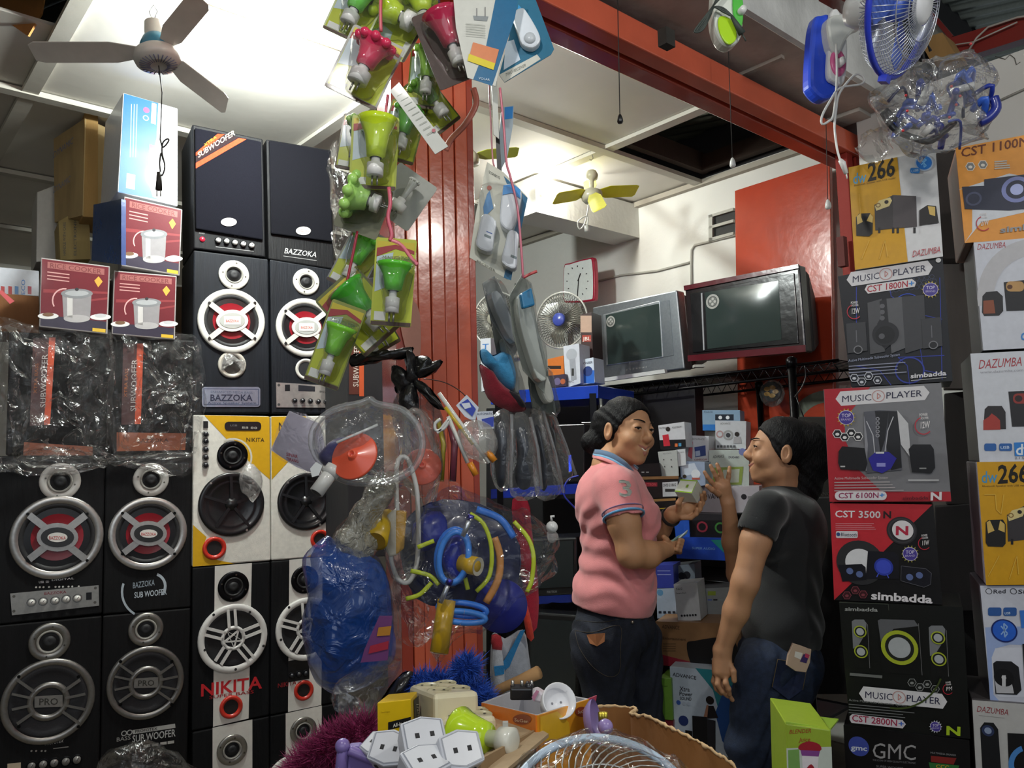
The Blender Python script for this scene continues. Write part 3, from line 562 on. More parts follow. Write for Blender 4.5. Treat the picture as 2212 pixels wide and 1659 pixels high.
# --- column C/D
def woofer5(t, c, r):
    p = t.pl; m = MB('#121215'); p.turn(m, c, [(r*.88, .001), (r*.82, .008), (r*.7, .004), (r*.3, .001), (0, .002)], 36); w = t.part('woofer', m, MATT)
    m = MB('#d6d4d0'); p.turn(m, c, [(r, 0), (r, .009), (r*.97, .013), (r*.85, .013), (r*.80, .006)], 44); p.turn(m, c, [(r*.36, .006), (r*.34, .014), (r*.27, .014), (r*.25, .006)], 28)
    for a in (-94, -22, 50, 122, 194):
        for s_ in (-1, 1):
            b = math.radians(a); o = (-math.sin(b)*r*.10*s_, math.cos(b)*r*.10*s_); cc = (c[0]+o[0], c[1]+o[1])
            spokewheel(p, m, cc, r*.26, r*.84, (a,), r*.085, .008, .006)
        b = math.radians(a+36); screw(m, p, (c[0]+r*.9*math.cos(b), c[1]+r*.9*math.sin(b)), .0135, '#2b2b2b', 3)
    for k in range(5):
        a1, a2 = math.radians(-58+72*k), math.radians(-58+144+72*k); pts = [(c[0]+r*.28*math.cos(a), c[1]+r*.28*math.sin(a)) for a in (a1, a2)]; p.prism(m, [(pts[0][0]-1.4, pts[0][1]-1.4), (pts[1][0]-1.4, pts[1][1]-1.4), (pts[1][0]+1.4, pts[1][1]+1.4), (pts[0][0]+1.4, pts[0][1]+1.4)], .008, .0125)
    t.part('grille_ring', m, PLAST, parent=w)
def bwport(t, c, r):
    m = MB('#bf2f20'); t.pl.turn(m, c, [(r, 0), (r, .004), (r*.92, .009), (r*.72, .008), (r*.62, .001)], 32); h = t.part('bass_port', m, PLAST); m = MB('#120a0a'); t.pl.turn(m, c, [(r*.64, .0012), (0, .0011)], 24); t.part('port_hole', m, MATT, parent=h)
t = cabinet('loudspeaker', 'black speaker with grille, SUBWOOFER corner sticker and knob strip, top of stack', [(415, 268), (568, 300), (574, 556), (418, 537)], .32, '#09090d')
m = MB('#101017'); t.pl.prism(m, rrect(420, 282, 563, 296, 2)[:0] or [(420, 278), (563, 308), (567, 520), (422, 496)], .001, .014); t.part('grille_cloth', m, GRIL, mods=.005)
p = t.pl.shift(.0145); m = MB('#c9432a'); p.poly(m, [(423, 352), (516, 298), (532, 301), (423, 364)], .0006); p.poly(m, [(423, 330), (470, 289), (485, 290), (423, 337)], .0006, '#b23b22'); p.poly(m, [(423, 338), (486, 290), (516, 297), (423, 351)], .0004, '#2a2022')
p.text(m, 'SUBWOOFER', (427, 342), (508, 291), 13, '#d8b9a4', .0009, .03, -.2); p.text(m, 'XTRA', (440, 318), (468, 298), 7, '#c98c2f', .0009, .03, -.2); t.part('corner_sticker', m, GRIL)
m = MB('#d8d4cc'); p.prism(m, ellipse((494, 480), 17, 9), 0, .003); p.text(m, 'BAZZOKA', (481, 482), (507, 485), 6, '#c23a3a', .0035, .02); t.part('oval_badge', m, PLAST)
m = MB('#a71d34'); t.pl.turn(m, (437, 517), [(6, .001), (5, .005), (0, .006)], 12); t.part('power_button', m, PLAST)
knobs(t, t.pl, [(471, 520), (489, 522), (507, 525), (525, 528), (543, 531)], 6, cap='#bdbbb8')
m = MB('#9a9a9a'); t.pl.text(m, 'BAZZOKA', (506, 510), (540, 514), 4, '#b8b8b8'); t.pl.line(m, [(466, 533), (548, 543)], 1.2, .001, '#8a8a8a'); t.pl.text(m, 'POWER', (430, 505), (442, 506), 3, '#8a8a8a'); pr_(t, m)
t = cabinet('loudspeaker', 'black speaker with plain black grille and oval badge, top of second tower', [(575, 300), (716, 324), (722, 582), (580, 560)], .32, '#09090c')
m = MB('#0f0f14'); t.pl.prism(m, [(580, 305), (712, 328), (717, 524), (584, 506)], .001, .014); t.part('grille_cloth', m, GRIL, mods=.005)
p = t.pl.shift(.0145); m = MB('#d8d4cc'); p.prism(m, ellipse((655, 499), 16, 9), 0, .003); p.text(m, 'BAZZOKA', (643, 500), (667, 503), 6, '#c23a3a', .0035, .02); t.part('oval_badge', m, PLAST)
m = MB('#bbb'); t.pl.text(m, 'BAZZOKA', (614, 547), (683, 556), 12, '#b8b8b6', .001, .01, .25); t.pl.line(m, [(612, 553), (684, 563)], 1.2, .001, '#8a8a8a'); pr_(t, m)
t = cabinet('loudspeaker', 'black-veneer speaker with cream woofer ring and pale blue name plate under it', [(418, 540), (580, 560), (583, 893), (415, 893)], .34, '#12151c')
tweeter(t, (505, 594), 31, '#d6d3cb'); woofer_red(t, (500, 694), 69, '#d2cfc8')
m = MB('#b9b3a8'); t.pl.turn(m, (501, 788), [(29, 0), (29, .005), (24, .008), (20, .001)], 28); h = t.part('port_ring', m, PLAST); m = MB('#3b3732'); t.pl.turn(m, (501, 788), [(21, .0012), (0, .0011)], 20); t.part('port_hole', m, MATT, parent=h)
m = MB('#b9b7b4'); pillow(m, t.pl.shift(.012), [(484, 768), (500, 764), (515, 776), (530, 780), (528, 792), (524, 800), (508, 780), (490, 780), (478, 800)], .02, 3, .006, 2, seed=3); t.part('film_scrap', m, HAZE, label='scrap of cloudy film in the port')
a = plate(t, 'name_plate', rrect(436, 836, 562, 879, 6), '#a8b2c4', METAL)
m = MB('#2b2f45'); [t.pl.line(m, l, 1.5, .0036, '#3f4a66') for l in ([(440, 840), (558, 841)], [(558, 841), (558, 875)], [(558, 875), (440, 874)], [(440, 874), (440, 840)])]
t.pl.text(m, 'ENHANCED MEGA BASS', (455, 849), (545, 851), 5, '#5d6880', .004, .02); t.pl.text(m, 'BAZZOKA', (454, 866), (545, 866), 14, '#272c40', .004, .05); t.pl.text(m, 'Active Speaker System', (448, 873), (553, 873), 5, '#3c4560', .004, .03); pr_(t, m, 'plate_print', a)
t = cabinet('loudspeaker', 'black-veneer speaker with white amplifier panel of five knobs, second tower', [(583, 560), (724, 583), (734, 895), (587, 893)], .34, '#12151c')
tweeter(t, (661, 609), 28, '#d6d3cb'); woofer_red(t, (660, 708), 63, '#d2cfc8')
m = MB('#cfccc4'); t.pl.turn(m, (661, 798), [(23, 0), (23, .005), (20, .008), (16, .001)], 28); h = t.part('port_ring', m, PLAST); m = MB('#15151a'); t.pl.turn(m, (661, 798), [(17, .0012), (0, .0011)], 20); t.part('port_hole', m, MATT, parent=h)
a = plate(t, 'amplifier_panel', [(596, 826), (724, 834), (725, 881), (597, 880)], '#cfccc6', METAL)
m = MB('#222'); [screw(m, t.pl, c, .0036, '#444', 3) for c in ((602, 832), (719, 839), (719, 876), (602, 874))]; t.pl.poly(m, [(615, 831), (626, 831), (626, 845), (615, 845)], .0036, '#17171a'); t.pl.poly(m, [(644, 832), (680, 835), (680, 846), (644, 845)], .0036, '#26262c'); t.pl.text(m, 'BAZZOKA', (690, 848), (717, 849), 4, '#333', .004, .02); t.pl.line(m, [(634, 876), (712, 877)], 1, .0036, '#888'); pr_(t, m, 'panel_print', a)
knobs(t, t.pl, [(619, 869), (636, 866), (653, 866), (670, 867), (687, 868), (704, 868)][1:], 5, cap='#26262a', off=.003)
# yellow/white pair
YL = '#c79a17'
def yelprint(t, m, P4): t.pl.poly(m, P4, .0008, YL)
t = cabinet('loudspeaker', 'white and mustard speaker with a column of black knobs, left of the pair', [(417, 896), (583, 899), (585, 1211), (415, 1225)], .32, '#d6d3ca')
m = MB(YL); yelprint(t, m, [(441, 897), (582, 900), (583, 1036), (536, 995), (528, 966), (504, 950), (489, 948)]); yelprint(t, m, [(417, 1134), (446, 1160), (437, 1185), (470, 1210), (506, 1217), (416, 1224)])
t.pl.text(m, 'NIKITA', (532, 954), (571, 955), 9, '#2b2316', .0014, .03); arcband(t.pl, m, (503, 988), 38, 42, 240, 380, .0011, '#c8c4b8'); pr_(t, m, 'colour_panel')
plate(t, 'display', rrect(485, 911, 564, 930, 8), '#17171a', PLAST); m = MB('#99a'); t.pl.text(m, '88 88', (522, 926), (555, 927), 5, '#b0aFa8', .0036); t.pl.text(m, 'USB', (497, 921), (512, 921), 4, '#77787c', .0036); pr_(t, m)
m = MB('#17171a'); t.pl.prism(m, [(439, 910), (449, 910), (449, 924), (439, 924)], 0, .005); t.part('switch', m, PLAST)
knobs(t, t.pl, [(444, 938), (444, 953), (444, 971), (444, 988), (444, 1005)], 6, base='#17171a', cap='#26262a')
def blackwoofer(t, c, r):
    p = t.pl; m = MB('#141416'); p.turn(m, c, [(r, 0), (r, .009), (r*.95, .012), (r*.84, .012), (r*.78, .004), (r*.72, .008), (r*.66, .004), (r*.3, .001), (0, .002)], 40); w = t.part('woofer', m, PLAST)
    m = MB('#19191b'); p.turn(m, c, [(r*.2, .004), (r*.18, .012), (0, .014)], 20); spokewheel(p, m, c, r*.15, r*.88, (-92, -20, 52, 124, 196), r*.09, .008, .005); t.part('grille_bars', m, PLAST, parent=w)
    m = MB('#d0cec8')
    for a in (-135, -45, 60): a = math.radians(a); screw(m, p, (c[0]+r*.93*math.cos(a), c[1]+r*.93*math.sin(a)), .0125, '#bdbab2', 2.5)
    t.part('screws', m, METAL, parent=w)
tweeter(t, (502, 984), 32, '#17171a', flat=True); blackwoofer(t, (500, 1089), 69); bwport(t, (463, 1184), 25)
m = MB('#c6c4c2'); pillow(m, t.pl.shift(.03), [(528, 1010), (548, 1004), (566, 1030), (562, 1060), (548, 1085), (534, 1072), (520, 1058), (516, 1035)], .05, 4, .012, 3, seed=5); t.part('film_scrap', m, HAZE, label='scrap of cloudy packing film on the woofer')
t = cabinet('loudspeaker', 'white and mustard speaker with red port, right of the pair behind hanging packs', [(585, 899), (733, 898), (737, 1200), (586, 1211)], .32, '#d6d3ca')
m = MB(YL); yelprint(t, m, [(586, 900), (660, 899), (700, 985), (640, 975), (620, 1000), (587, 1036)]); yelprint(t, m, [(737, 1118), (712, 1148), (722, 1170), (737, 1160)]); yelprint(t, m, [(737, 1164), (660, 1204), (690, 1203), (737, 1180)]); t.pl.text(m, 'NIKITA', (602, 930), (660, 928), 18, '#2b2316', .0014, .04); pr_(t, m, 'colour_panel')
blackwoofer(t, (661, 1083), 62); bwport(t, (691, 1165), 21)
# black/white striped pair
def stripe(t, pts): m = MB('#d5d2cb'); t.pl.poly(m, pts, .0008); t.part('white_stripe', m, PAPER)
t = cabinet('loudspeaker', 'black speaker with white centre stripe, big red lettering and red port', [(415, 1226), (584, 1213), (582, 1545), (414, 1580)], .32, '#0a0b0e')
stripe(t, [(464, 1223), (544, 1216), (537, 1552), (460, 1570)]); tweeter(t, (504, 1267), 33, '#1a1a1c', flat=True); woofer5(t, (503, 1378), 74)
m = MB('#c1272d'); t.pl.text(m, 'NIKITA', (434, 1504), (566, 1486), 27, '#c1272d', .0014, .06); t.pl.text(m, 'SUPER BASS', (452, 1510), (548, 1497), 7, '#a32024', .0018, .02); pr_(t, m); bwport(t, (499, 1527), 25)
t = cabinet('loudspeaker', 'black and white striped speaker half behind the blue bag', [(586, 1212), (737, 1201), (733, 1516), (584, 1545)], .32, '#0a0b0e')
stripe(t, [(625, 1209), (697, 1203), (694, 1523), (622, 1538)]); tweeter(t, (658, 1252), 30, '#1a1a1c', flat=True); woofer5(t, (662, 1358), 68)
m = MB('#0a0b0e'); t.pl.prism(m, [(622, 1428), (668, 1420), (668, 1466), (622, 1474)], 0, .002); t.part('control_strip', m, PLAST); knobs(t, t.pl, [(630, 1459), (645, 1456), (660, 1454)], 6, cap='#222226', off=.002)
m = MB('#c1272d'); t.pl.text(m, 'NIKITA', (600, 1486), (640, 1478), 10, '#8f2024', .0014, .03); pr_(t, m); bwport(t, (656, 1491), 22)
t = cabinet('loudspeaker', 'lowest striped speaker with grey tweeter cut off by the frame, left', [(415, 1582), (582, 1547), (582, 1850), (414, 1900)], .32, '#0a0b0e'); stripe(t, [(459, 1572), (545, 1554), (545, 1860), (459, 1880)]); tweeter(t, (501, 1619), 33, '#99968f')
t = cabinet('loudspeaker', 'lowest striped speaker with grey tweeter, right beside magenta duster', [(584, 1547), (732, 1518), (732, 1810), (584, 1848)], .32, '#0a0b0e'); stripe(t, [(617, 1541), (695, 1524), (695, 1820), (617, 1838)]); tweeter(t, (655, 1578), 30, '#99968f'); tweeter(t, (630, 1690), 60, '#d2cfc9')
for x0, x1, y0, y1 in ((-28, 214, 1695, 1712), (216, 404, 1680, 1690)):
    pass
# metal strip and right-hand boxed subwoofer
m = MB('#a3abb3'); LS.prism(m, [(735, 560), (745, 560), (752, 1240), (742, 1240)], -.02, .01); one('metal_strip', m, METAL, 'thin grey metal upright beside the second speaker tower', 'upright')
pe = PL(790, 850, 3.25, 30); t = Thing('boxed_subwoofer', 'black box with orange SUBWOOFER strip behind the green packs', 'speaker box', 'boxed subwoofers'); m = MB('#1d1c20')
fr, bk = pe.box([(748, 600), (866, 600), (870, 1200), (752, 1205)], .3); m.prism(fr, bk); t.part('carton', m, CARD, mods=.003)
m = MB('#5b3026'); pe.poly(m, [(754, 745), (776, 745), (776, 852), (754, 852)], .0007); pe.poly(m, [(776, 742), (786, 742), (786, 856), (776, 856)], .0007, '#c75a33')
def vtext(pl, mb, s, p0, p1, h, col, off=.0012, bold=.02):
    vs, fs = glyphs(s, bold, 0); w = max(v[0] for v in vs); x0 = min(v[0] for v in vs); d = Vector((p1[0]-p0[0], p1[1]-p0[1])); u = Vector((-1.0, 0.02))*h/.72; d = d/(w-x0)
    mb.add([pl.pt((p0[0]+d.x*(v[0]-x0)+u.x*v[1], p0[1]+d.y*(v[0]-x0)+u.y*v[1]), off) for v in vs], fs, False, col)
vtext(pe, m, 'SUBWOOFER', (774, 835), (776, 745), 12, '#d6cfc4'); t.part('printed_side', m, PAPER)
# bagged subwoofer cartons
def bagged(label, q, strip, tx, extra, seed, film_o, base):
    t = Thing('bagged_subwoofer', label, 'speaker box', 'subwoofers wrapped in clear film'); m = MB('#08080a'); fr, bk = LS.box(q, .3); m.prism(fr, bk); t.part('cabinet', m, VINYL, mods=.006)
    m = MB('#4a2e2c'); LS.poly(m, strip, .0008); x1 = strip[1]; x2 = strip[2]; LS.poly(m, [(x1[0]-2, x1[1]), (x1[0]+12, x1[1]), (x2[0]+8, x2[1]), (x2[0]-5, x2[1])], .0012, '#c9512f'); vtext(LS, m, 'SUBWOOFER', tx[0], tx[1], 13, '#bcb6b2'); vtext(LS, m, 'XTRA BASS', (tx[0][0]-20, tx[0][1]-30), (tx[1][0]-20, tx[1][1]+20), 7, '#9c5a2b')
    LS.poly(m, base, .0008, '#8a4a2c'); LS.text(m, 'BAZZOKA', q4(base, .3, .55), q4(base, .75, .5), 8, '#4a2616', .0013, .03); t.part('printed_sleeve', m, PAPER)
    m = MB('#cfd0d0'); pillow(m, LS.shift(.015), film_o, .08, 12, .035, 5, seed=seed, freq=13, flatback=True); t.part('plastic_wrap', m, DFILM)
    return t
bagged('film-wrapped subwoofer with dark SUBWOOFER strip at far left', [(20, 716), (238, 730), (230, 984), (12, 984)], [(72, 730), (108, 729), (100, 918), (64, 920)], ((99, 880), (103, 765)), None, 2, [(-15, 720), (60, 700), (160, 712), (242, 722), (246, 860), (238, 990), (160, 1000), (60, 995), (-15, 1005)], [(52, 955), (200, 965), (200, 984), (50, 984)])
bagged('film-wrapped subwoofer under the small rice cooker box, second column', [(246, 733), (420, 735), (414, 984), (240, 984)], [(266, 742), (298, 742), (296, 916), (262, 918)], ((294, 888), (297, 776)), None, 11, [(244, 730), (330, 722), (420, 726), (438, 770), (436, 880), (420, 984), (330, 992), (244, 985)], [(252, 934), (402, 936), (400, 972), (252, 975)])
m = MB('#d0d0d0'); pillow(m, LS.shift(.05), [(30, 985), (140, 968), (235, 985), (330, 980), (410, 975), (420, 1010), (385, 1030), (340, 1005), (250, 998), (170, 1010), (80, 1030), (0, 1010)], .05, 4, .03, 4, seed=9, freq=14); one('loose_film', m, DFILM, 'loose crinkled film drooping over the tweeters at far left', 'plastic film')
m = MB('#3c3a38'); pillow(m, LS.shift(.22), [(212, 1659), (240, 1620), (300, 1600), (350, 1612), (410, 1650), (420, 1700), (200, 1700)], .1, 5, .03, 4, seed=21); one('grey_plastic_bag', m, HAZE, 'grey plastic bag heaped below the SUB WOOFER lettering, bottom left', 'bag')
# cartons on top
def cooker(label, q, dep, off, side=None):
    t = Thing('rice_cooker_box', label, 'box', 'red cooker boxes'); p = LS.shift(off); m = MB('#8f8a88'); fr, bk = p.box(q, dep); m.prism(fr, bk); t.part('carton', m, PAPER, mods=.003)
    m = MB('#5e141e'); f = lambda u, v: q4(q, u, v); PQ = lambda pts, o, c: p.poly(m, [f(*a) for a in pts], o, c)
    PQ([(.02, .02), (.98, .02), (.98, .82), (.02, .82)], .0006, '#5e141e'); PQ([(.02, .82), (.98, .82), (.98, .98), (.02, .98)], .0006, '#2b2636'); PQ([(.78, .93), (.97, .93), (.97, .98), (.78, .98)], .001, '#c7a32e')
    PQ([(.1, .05), (.92, .05), (.92, .14), (.1, .14)], .0009, '#8c5450'); p.text(m, 'RICE COOKER', f(.14, .13), f(.88, .13), abs(f(0, .07)[1]-f(0, 0)[1]), '#6a3030', .0012, .02)
    for v in (.19, .24, .29): PQ([(.1, v), (.42, v), (.42, v+.015), (.1, v+.015)], .0009, '#b98a86')
    PQ([(.05, .45), (.98, .38), (.98, .41), (.05, .5)], .0008, '#7c2c30'); PQ([(.4, .6), (.98, .46), (.98, .49), (.4, .63)], .0008, '#7c2c30'); PQ([(.78, .24), (.84, .17), (.90, .24), (.84, .33)], .001, '#c9973a')
    c = f(.54, .60); w = abs(f(.2, 0)[0]-f(0, 0)[0]); h = abs(f(0, .2)[1]-f(0, 0)[1])
    for cc, rx in ((f(.13, .83), w*.75), (f(.89, .76), w*.75)): p.poly(m, ellipse(cc, rx, h*.22), .0010, '#d5d4d2'); p.poly(m, ellipse((cc[0], cc[1]-h*.1), rx*.55, h*.14), .0013, '#6b5038' if cc[0] < c[0] else '#b9babc')
    p.poly(m, [(c[0]-w*1.05, c[1]-h*.6), (c[0]+w*1.05, c[1]-h*.55), (c[0]+w*.95, c[1]+h*1.1), (c[0]-w*.95, c[1]+h*1.05)], .0012, '#858284'); p.poly(m, [(c[0]-w*.7, c[1]-h*.6), (c[0]-w*.3, c[1]-h*.6), (c[0]-w*.3, c[1]+h*1.05), (c[0]-w*.7, c[1]+h*1.05)], .0014, '#b9b6b4'); p.poly(m, ellipse((c[0], c[1]-h*.7), w*1.15, h*.35), .0016, '#77797c'); p.poly(m, ellipse((c[0], c[1]-h*.72), w*.85, h*.2), .0018, '#9a9c9e'); p.poly(m, ellipse((c[0], c[1]-h*1.0), w*.14, h*.12), .002, '#2b2b2e'); p.poly(m, ellipse((c[0], c[1]+h*1.1), w*.95, h*.28), .0014, '#a09d9d')
    arcband(p, m, (c[0]-w*.9, c[1]-h*.2), w*.8, w*.9, 150, 280, .0011, '#c79a98', 8); t.part('printed_front', m, PAPER); return t
cooker('red rice cooker box standing on the left wrapped subwoofer', [(88, 556), (238, 575), (232, 722), (84, 706)], .26, .03)
cooker('red rice cooker box with dark lower edge, under the tilted one', [(246, 584), (382, 596), (378, 734), (241, 722)], .26, .03)
def cooker_side(t):
    m = MB('#26406c'); sd = [P(262, 430, 3.0), P(262, 572, 3.0), P(198, 563, 3.16), P(202, 442, 3.16)]; m.prism(sd, [a+Vector((.012, .012, 0)) for a in sd]); t.part('side_panel', m, GLOSS, label='glossy dark blue side')
t = cooker('uppermost red rice cooker box with shiny blue side, beside the black tower', [(268, 424), (394, 452), (388, 596), (262, 574)], .2, .0)
cooker_side(t)
t = Thing('blue_white_carton', 'large blue and white carton on top of the rice cooker boxes', 'box'); pc = PL(265, 300, 3.12, 38); m = MB('#c9cdd4')
q = [(266, 200), (384, 234), (384, 446), (254, 415)]; fr, bk = pc.box(q, .34); m.prism(fr, bk); t.part('carton', m, PAPER, mods=.004)
m = MB('#1a58a8'); pc.poly(m, [(268, 202), (342, 223), (338, 300), (316, 378), (330, 425), (345, 432), (256, 415)], .0006); pc.poly(m, [(342, 223), (383, 235), (383, 443), (345, 432), (330, 425), (316, 378), (338, 300)], .0005, '#b9bdc2'); pc.poly(m, [(328, 222), (338, 225), (336, 269), (326, 266)], .001, '#e8eef5')
pc.poly(m, [(323, 312), (336, 315), (332, 378), (318, 374)], .001, '#a8407c'); pc.circ(m, (316, 238), 6, .001, '#c2456a', 14); pc.ring(m, (315, 255), 4, 6, .001, '#8fc0ea', 14); pc.poly(m, [(274, 374), (292, 378), (291, 410), (272, 406)], .001, '#b9d4dd')
for x in (284, 290, 296): pc.line(m, [(x, 225), (x-3, 340)], 1.6, .001, '#8db8e2')
t.part('printed_front', m, PAPER)
# far left cartons
def carton(name, label, q, Y, yaw, dep, col, mat=CARD, cat='box', grp=None, off=0):
    t = Thing(name, label, cat, grp); p = PL(q[0][0], q[0][1], Y, yaw); m = MB(col); fr, bk = p.box(q, dep); m.prism(fr, bk); t.part('carton', m, mat, mods=.003); t.pl = p; t.q = q; return t
t = carton('brown_carton', 'tan cardboard carton, topmost at left with blue lettering', [(182, 240), (212, 244), (212, 470), (178, 468)], 3.44, 35, .3, '#a9854e')
m = MB('#b39a6c'); sd = [P(116, 300, 3.6), P(184, 255, 3.44), P(178, 465, 3.44), P(118, 480, 3.6)]; m.prism(sd, [a+Vector((.1, .25, 0)) for a in sd]); t.part('side_flap', m, CARD)
ps = PL(116, 300, 3.58, -42); ps = PL(150, 350, 3.5, math.degrees(math.atan2(sd[1].y-sd[0].y, sd[1].x-sd[0].x))); m = MB('#5d6f96'); ps.text(m, 'DYNAMIC', (125, 345), (168, 312), 14, '#5d6f96', .02, .03, .2); ps.text(m, 'DYNAMIC', (125, 420), (162, 395), 14, '#6d7c9c', .02, .03, .2); t.part('printed_lettering', m, PAPER)
t = carton('brown_carton', 'tan carton with small dark lettering, below the topmost one', [(126, 478), (192, 440), (196, 560), (130, 562)], 3.5, 35, .3, '#a8935f'); m = MB('#5a5a5a'); vtext(t.pl, m, 'HANDLE WITH CARE', (142, 552), (142, 480), 6, '#5b5c5a'); vtext(t.pl, m, 'ELECTRONIC', (165, 552), (165, 470), 6, '#5b5c5a'); t.part('printed_lettering', m, PAPER)
carton('white_carton', 'plain white carton at the far left edge of the tan ones', [(80, 415), (118, 400), (128, 562), (78, 566)], 3.6, 35, .3, '#c8c7c2', PAPER)
t = carton('white_carton', 'white carton with red and blue marks at the left edge', [(-20, 575), (84, 585), (84, 640), (-20, 634)], 3.3, 30, .3, '#c2c5cc', PAPER); m = MB('#a33'); [t.pl.poly(m, [(x, 618), (x+8, 619), (x+8, 636), (x, 635)], .001, c) for x, c in ((2, '#b04a4a'), (18, '#b04a4a'), (32, '#5a86b8'), (60, '#a64a55'))]; vtext(t.pl, m, 'ECO', (54, 636), (54, 604), 8, '#3f76b5'); t.part('printed_lettering', m, PAPER)
carton('brown_carton', 'brown carton under the marked white carton at the left edge', [(-20, 632), (84, 640), (84, 720), (-20, 715)], 3.15, 30, .3, '#7a4f2c')
m = MB('#b7262b'); LS.prism(m, [(-5, 638), (8, 640), (34, 662), (24, 668)], .1, .105); one('red_tape', m, PLAST, 'strip of red plastic tape on the brown carton, left edge', 'tape')
# plain supporting stock behind the cartons
t = carton('storage_carton', 'plain cardboard stock hidden behind the rice cooker boxes', [(60, 590), (400, 620), (400, 740), (60, 740)], 3.7, 30, .3, '#5c4630')
m = MB('#1c1c20'); pillow(m, PL(740, 420, 3.3, 30), [(712, 330), (728, 302), (752, 330), (770, 400), (765, 500), (748, 560), (724, 560), (718, 450)], .12, 5, .03, 4, seed=31, freq=15); one('black_plastic_bag', m, DFILM, 'glossy black plastic bag behind the hanging packs, right of the second tower', 'bag')
# ================= RIGHT: SPEAKER BOXES =================
RS = PL(1950, 1080, 2.25, -27)
def pbox(label, q, base, dep=.24, off=0, side=None, pl=RS, grp='boxed computer speakers'):
    t = Thing('speaker_box', label, 'box', grp); p = pl.shift(off) if off else pl; m = MB(side or base); fr, bk = p.box(q, dep); m.prism(fr, bk); t.part('carton', m, PAPER, mods=.003); t.pl = p; t.q = q
    t.m = MB(base); p.poly(t.m, q, .0006, base); t.z = .0008; return t
def G(t, pts, col, dz=.0002): t.z += dz; t.pl.poly(t.m, pts, t.z, col)
def TX(t, s, p0, p1, h, col, bold=.0, shear=0): t.z += .0002; t.pl.text(t.m, s, p0, p1, h, col, t.z, bold, shear)
def CI(t, c, r, col, sx=1): t.z += .0002; t.pl.circ(t.m, c, r, t.z, col, 28, sx)
def RG(t, c, a, b, col, sx=1): t.z += .0002; t.pl.ring(t.m, c, a, b, t.z, col, 28, sx)
def LN(t, pts, w, col): t.z += .0002; t.pl.line(t.m, pts, w, t.z, col)
def done(t): t.part('printed_front', t.m, PAPER)
def player(t, a, b, h):
    dx, dy = b[0]-a[0], b[1]-a[1]; u = lambda s, v: (a[0]+dx*s, a[1]+dy*s+v)
    G(t, [u(0, 0), u(.05, -h/2), u(.94, -h/2), u(1, 0), u(.95, h/2), u(.06, h/2)], '#d5d3d6'); TX(t, 'MUSIC', u(.07, h*.26), u(.38, h*.26), h*.46, '#2b2a45', .01); RG(t, u(.455, 0), h*.36, h*.42, '#b98f8c')
    LN(t, [u(.445, -h*.2), u(.445, h*.2), u(.48, 0), u(.445, -h*.2)], 1.6, '#c07a72'); TX(t, 'PLAYER', u(.54, h*.22), u(.92, h*.22), h*.46, '#2b2a45', .01)
def topb(t, c, r, ray_='#b9a22f'):
    for k in range(14):
        a = 2*math.pi*k/14; G(t, [(c[0]+r*1.3*math.cos(a), c[1]+r*1.3*math.sin(a)), (c[0]+r*.95*math.cos(a+.16), c[1]+r*.95*math.sin(a+.16)), (c[0]+r*.95*math.cos(a-.16), c[1]+r*.95*math.sin(a-.16))], ray_, .00001)
    CI(t, c, r*.98, '#c9c2d8'); CI(t, c, r*.9, '#473a8f'); TX(t, 'TOP', (c[0]-r*.62, c[1]-r*.02), (c[0]+r*.62, c[1]-r*.06), r*.5, '#d6d0e6', .02); TX(t, 'BRAND', (c[0]-r*.7, c[1]+r*.42), (c[0]+r*.7, c[1]+r*.38), r*.3, '#b9b0d6', .01)
def hexes(t, cs, r, bg='#e0dede', fg='#1f1f24'):
    for c in cs:
        G(t, ellipse(c, r, r*.95, 6), bg, .0001); G(t, ellipse(c, r*.84, r*.8, 6), fg, .0001); G(t, ellipse((c[0], c[1]+r*.1), r*.42, r*.3, 8), bg, .0001)
def power(t, c, r, s='PM'):
    TX(t, 'POWER', (c[0]-r*.5, c[1]-r*1.0), (c[0]+r*.5, c[1]-r*1.1), r*.36, '#d8d4d4', .05); TX(t, 'WOOFER', (c[0]-r*.5, c[1]-r*.62), (c[0]+r*.6, c[1]-r*.72), r*.3, '#d8d4d4', .05)
    t.z += .0002; arcband(t.pl, t.m, (c[0], c[1]+r*.1), r*.95, r*1.08, 40, 250, t.z, '#b6283a', 14); TX(t, s, (c[0]-r*.35, c[1]+r*.42), (c[0]+r*.75, c[1]+r*.3), r*.8, '#dcd8d8', .05)
def lines(t, x0, y0, w, n, col, dy=8, sl=-.05, h=2.2):
    r = random.Random(int(x0+y0))
    for k in range(n):
        L = w*r.uniform(.75, 1); LN(t, [(x0, y0+k*dy), (x0+L, y0+k*dy+sl*L)], h, col)
# 266 yellow/white
def b266(t, P0, full=True):
    """P0 maps unit box coords to photo"""
    f = P0; G(t, [f(0, 0), f(.56, 0), f(.60, 1), f(0, 1)], '#cf9a14') if full else None
def spk266(t, ox, oy, s, oval='#d8c68a'):
    q = lambda x, y: (ox+x*s, oy+y*s)
    G(t, [q(0, 21), q(40, 0), q(40, 72), q(2, 76)], '#3a3638'); G(t, [q(40, 0), q(90, 2), q(92, 68), q(40, 72)], '#4a4447')
    for x in (8, 38, 48, 84): G(t, [q(x, 70), q(x+5, 70), q(x+5, 82), q(x, 82)], '#1e1c1d', .00005)
    G(t, [q(1, 24), q(10, 12), q(34, 5), q(38, 12), q(32, 24), q(4, 34)], oval); RG(t, q(8, 22), 3*s, 5*s, '#8a6a3a'); CI(t, q(26, 15), 4*s, '#2a2422')
t = pbox('yellow and white speaker box at the top of the right-hand front stack', [(1833, 362), (2021, 322), (2037, 554), (1847, 583)], '#d8d8da', .24, .01)
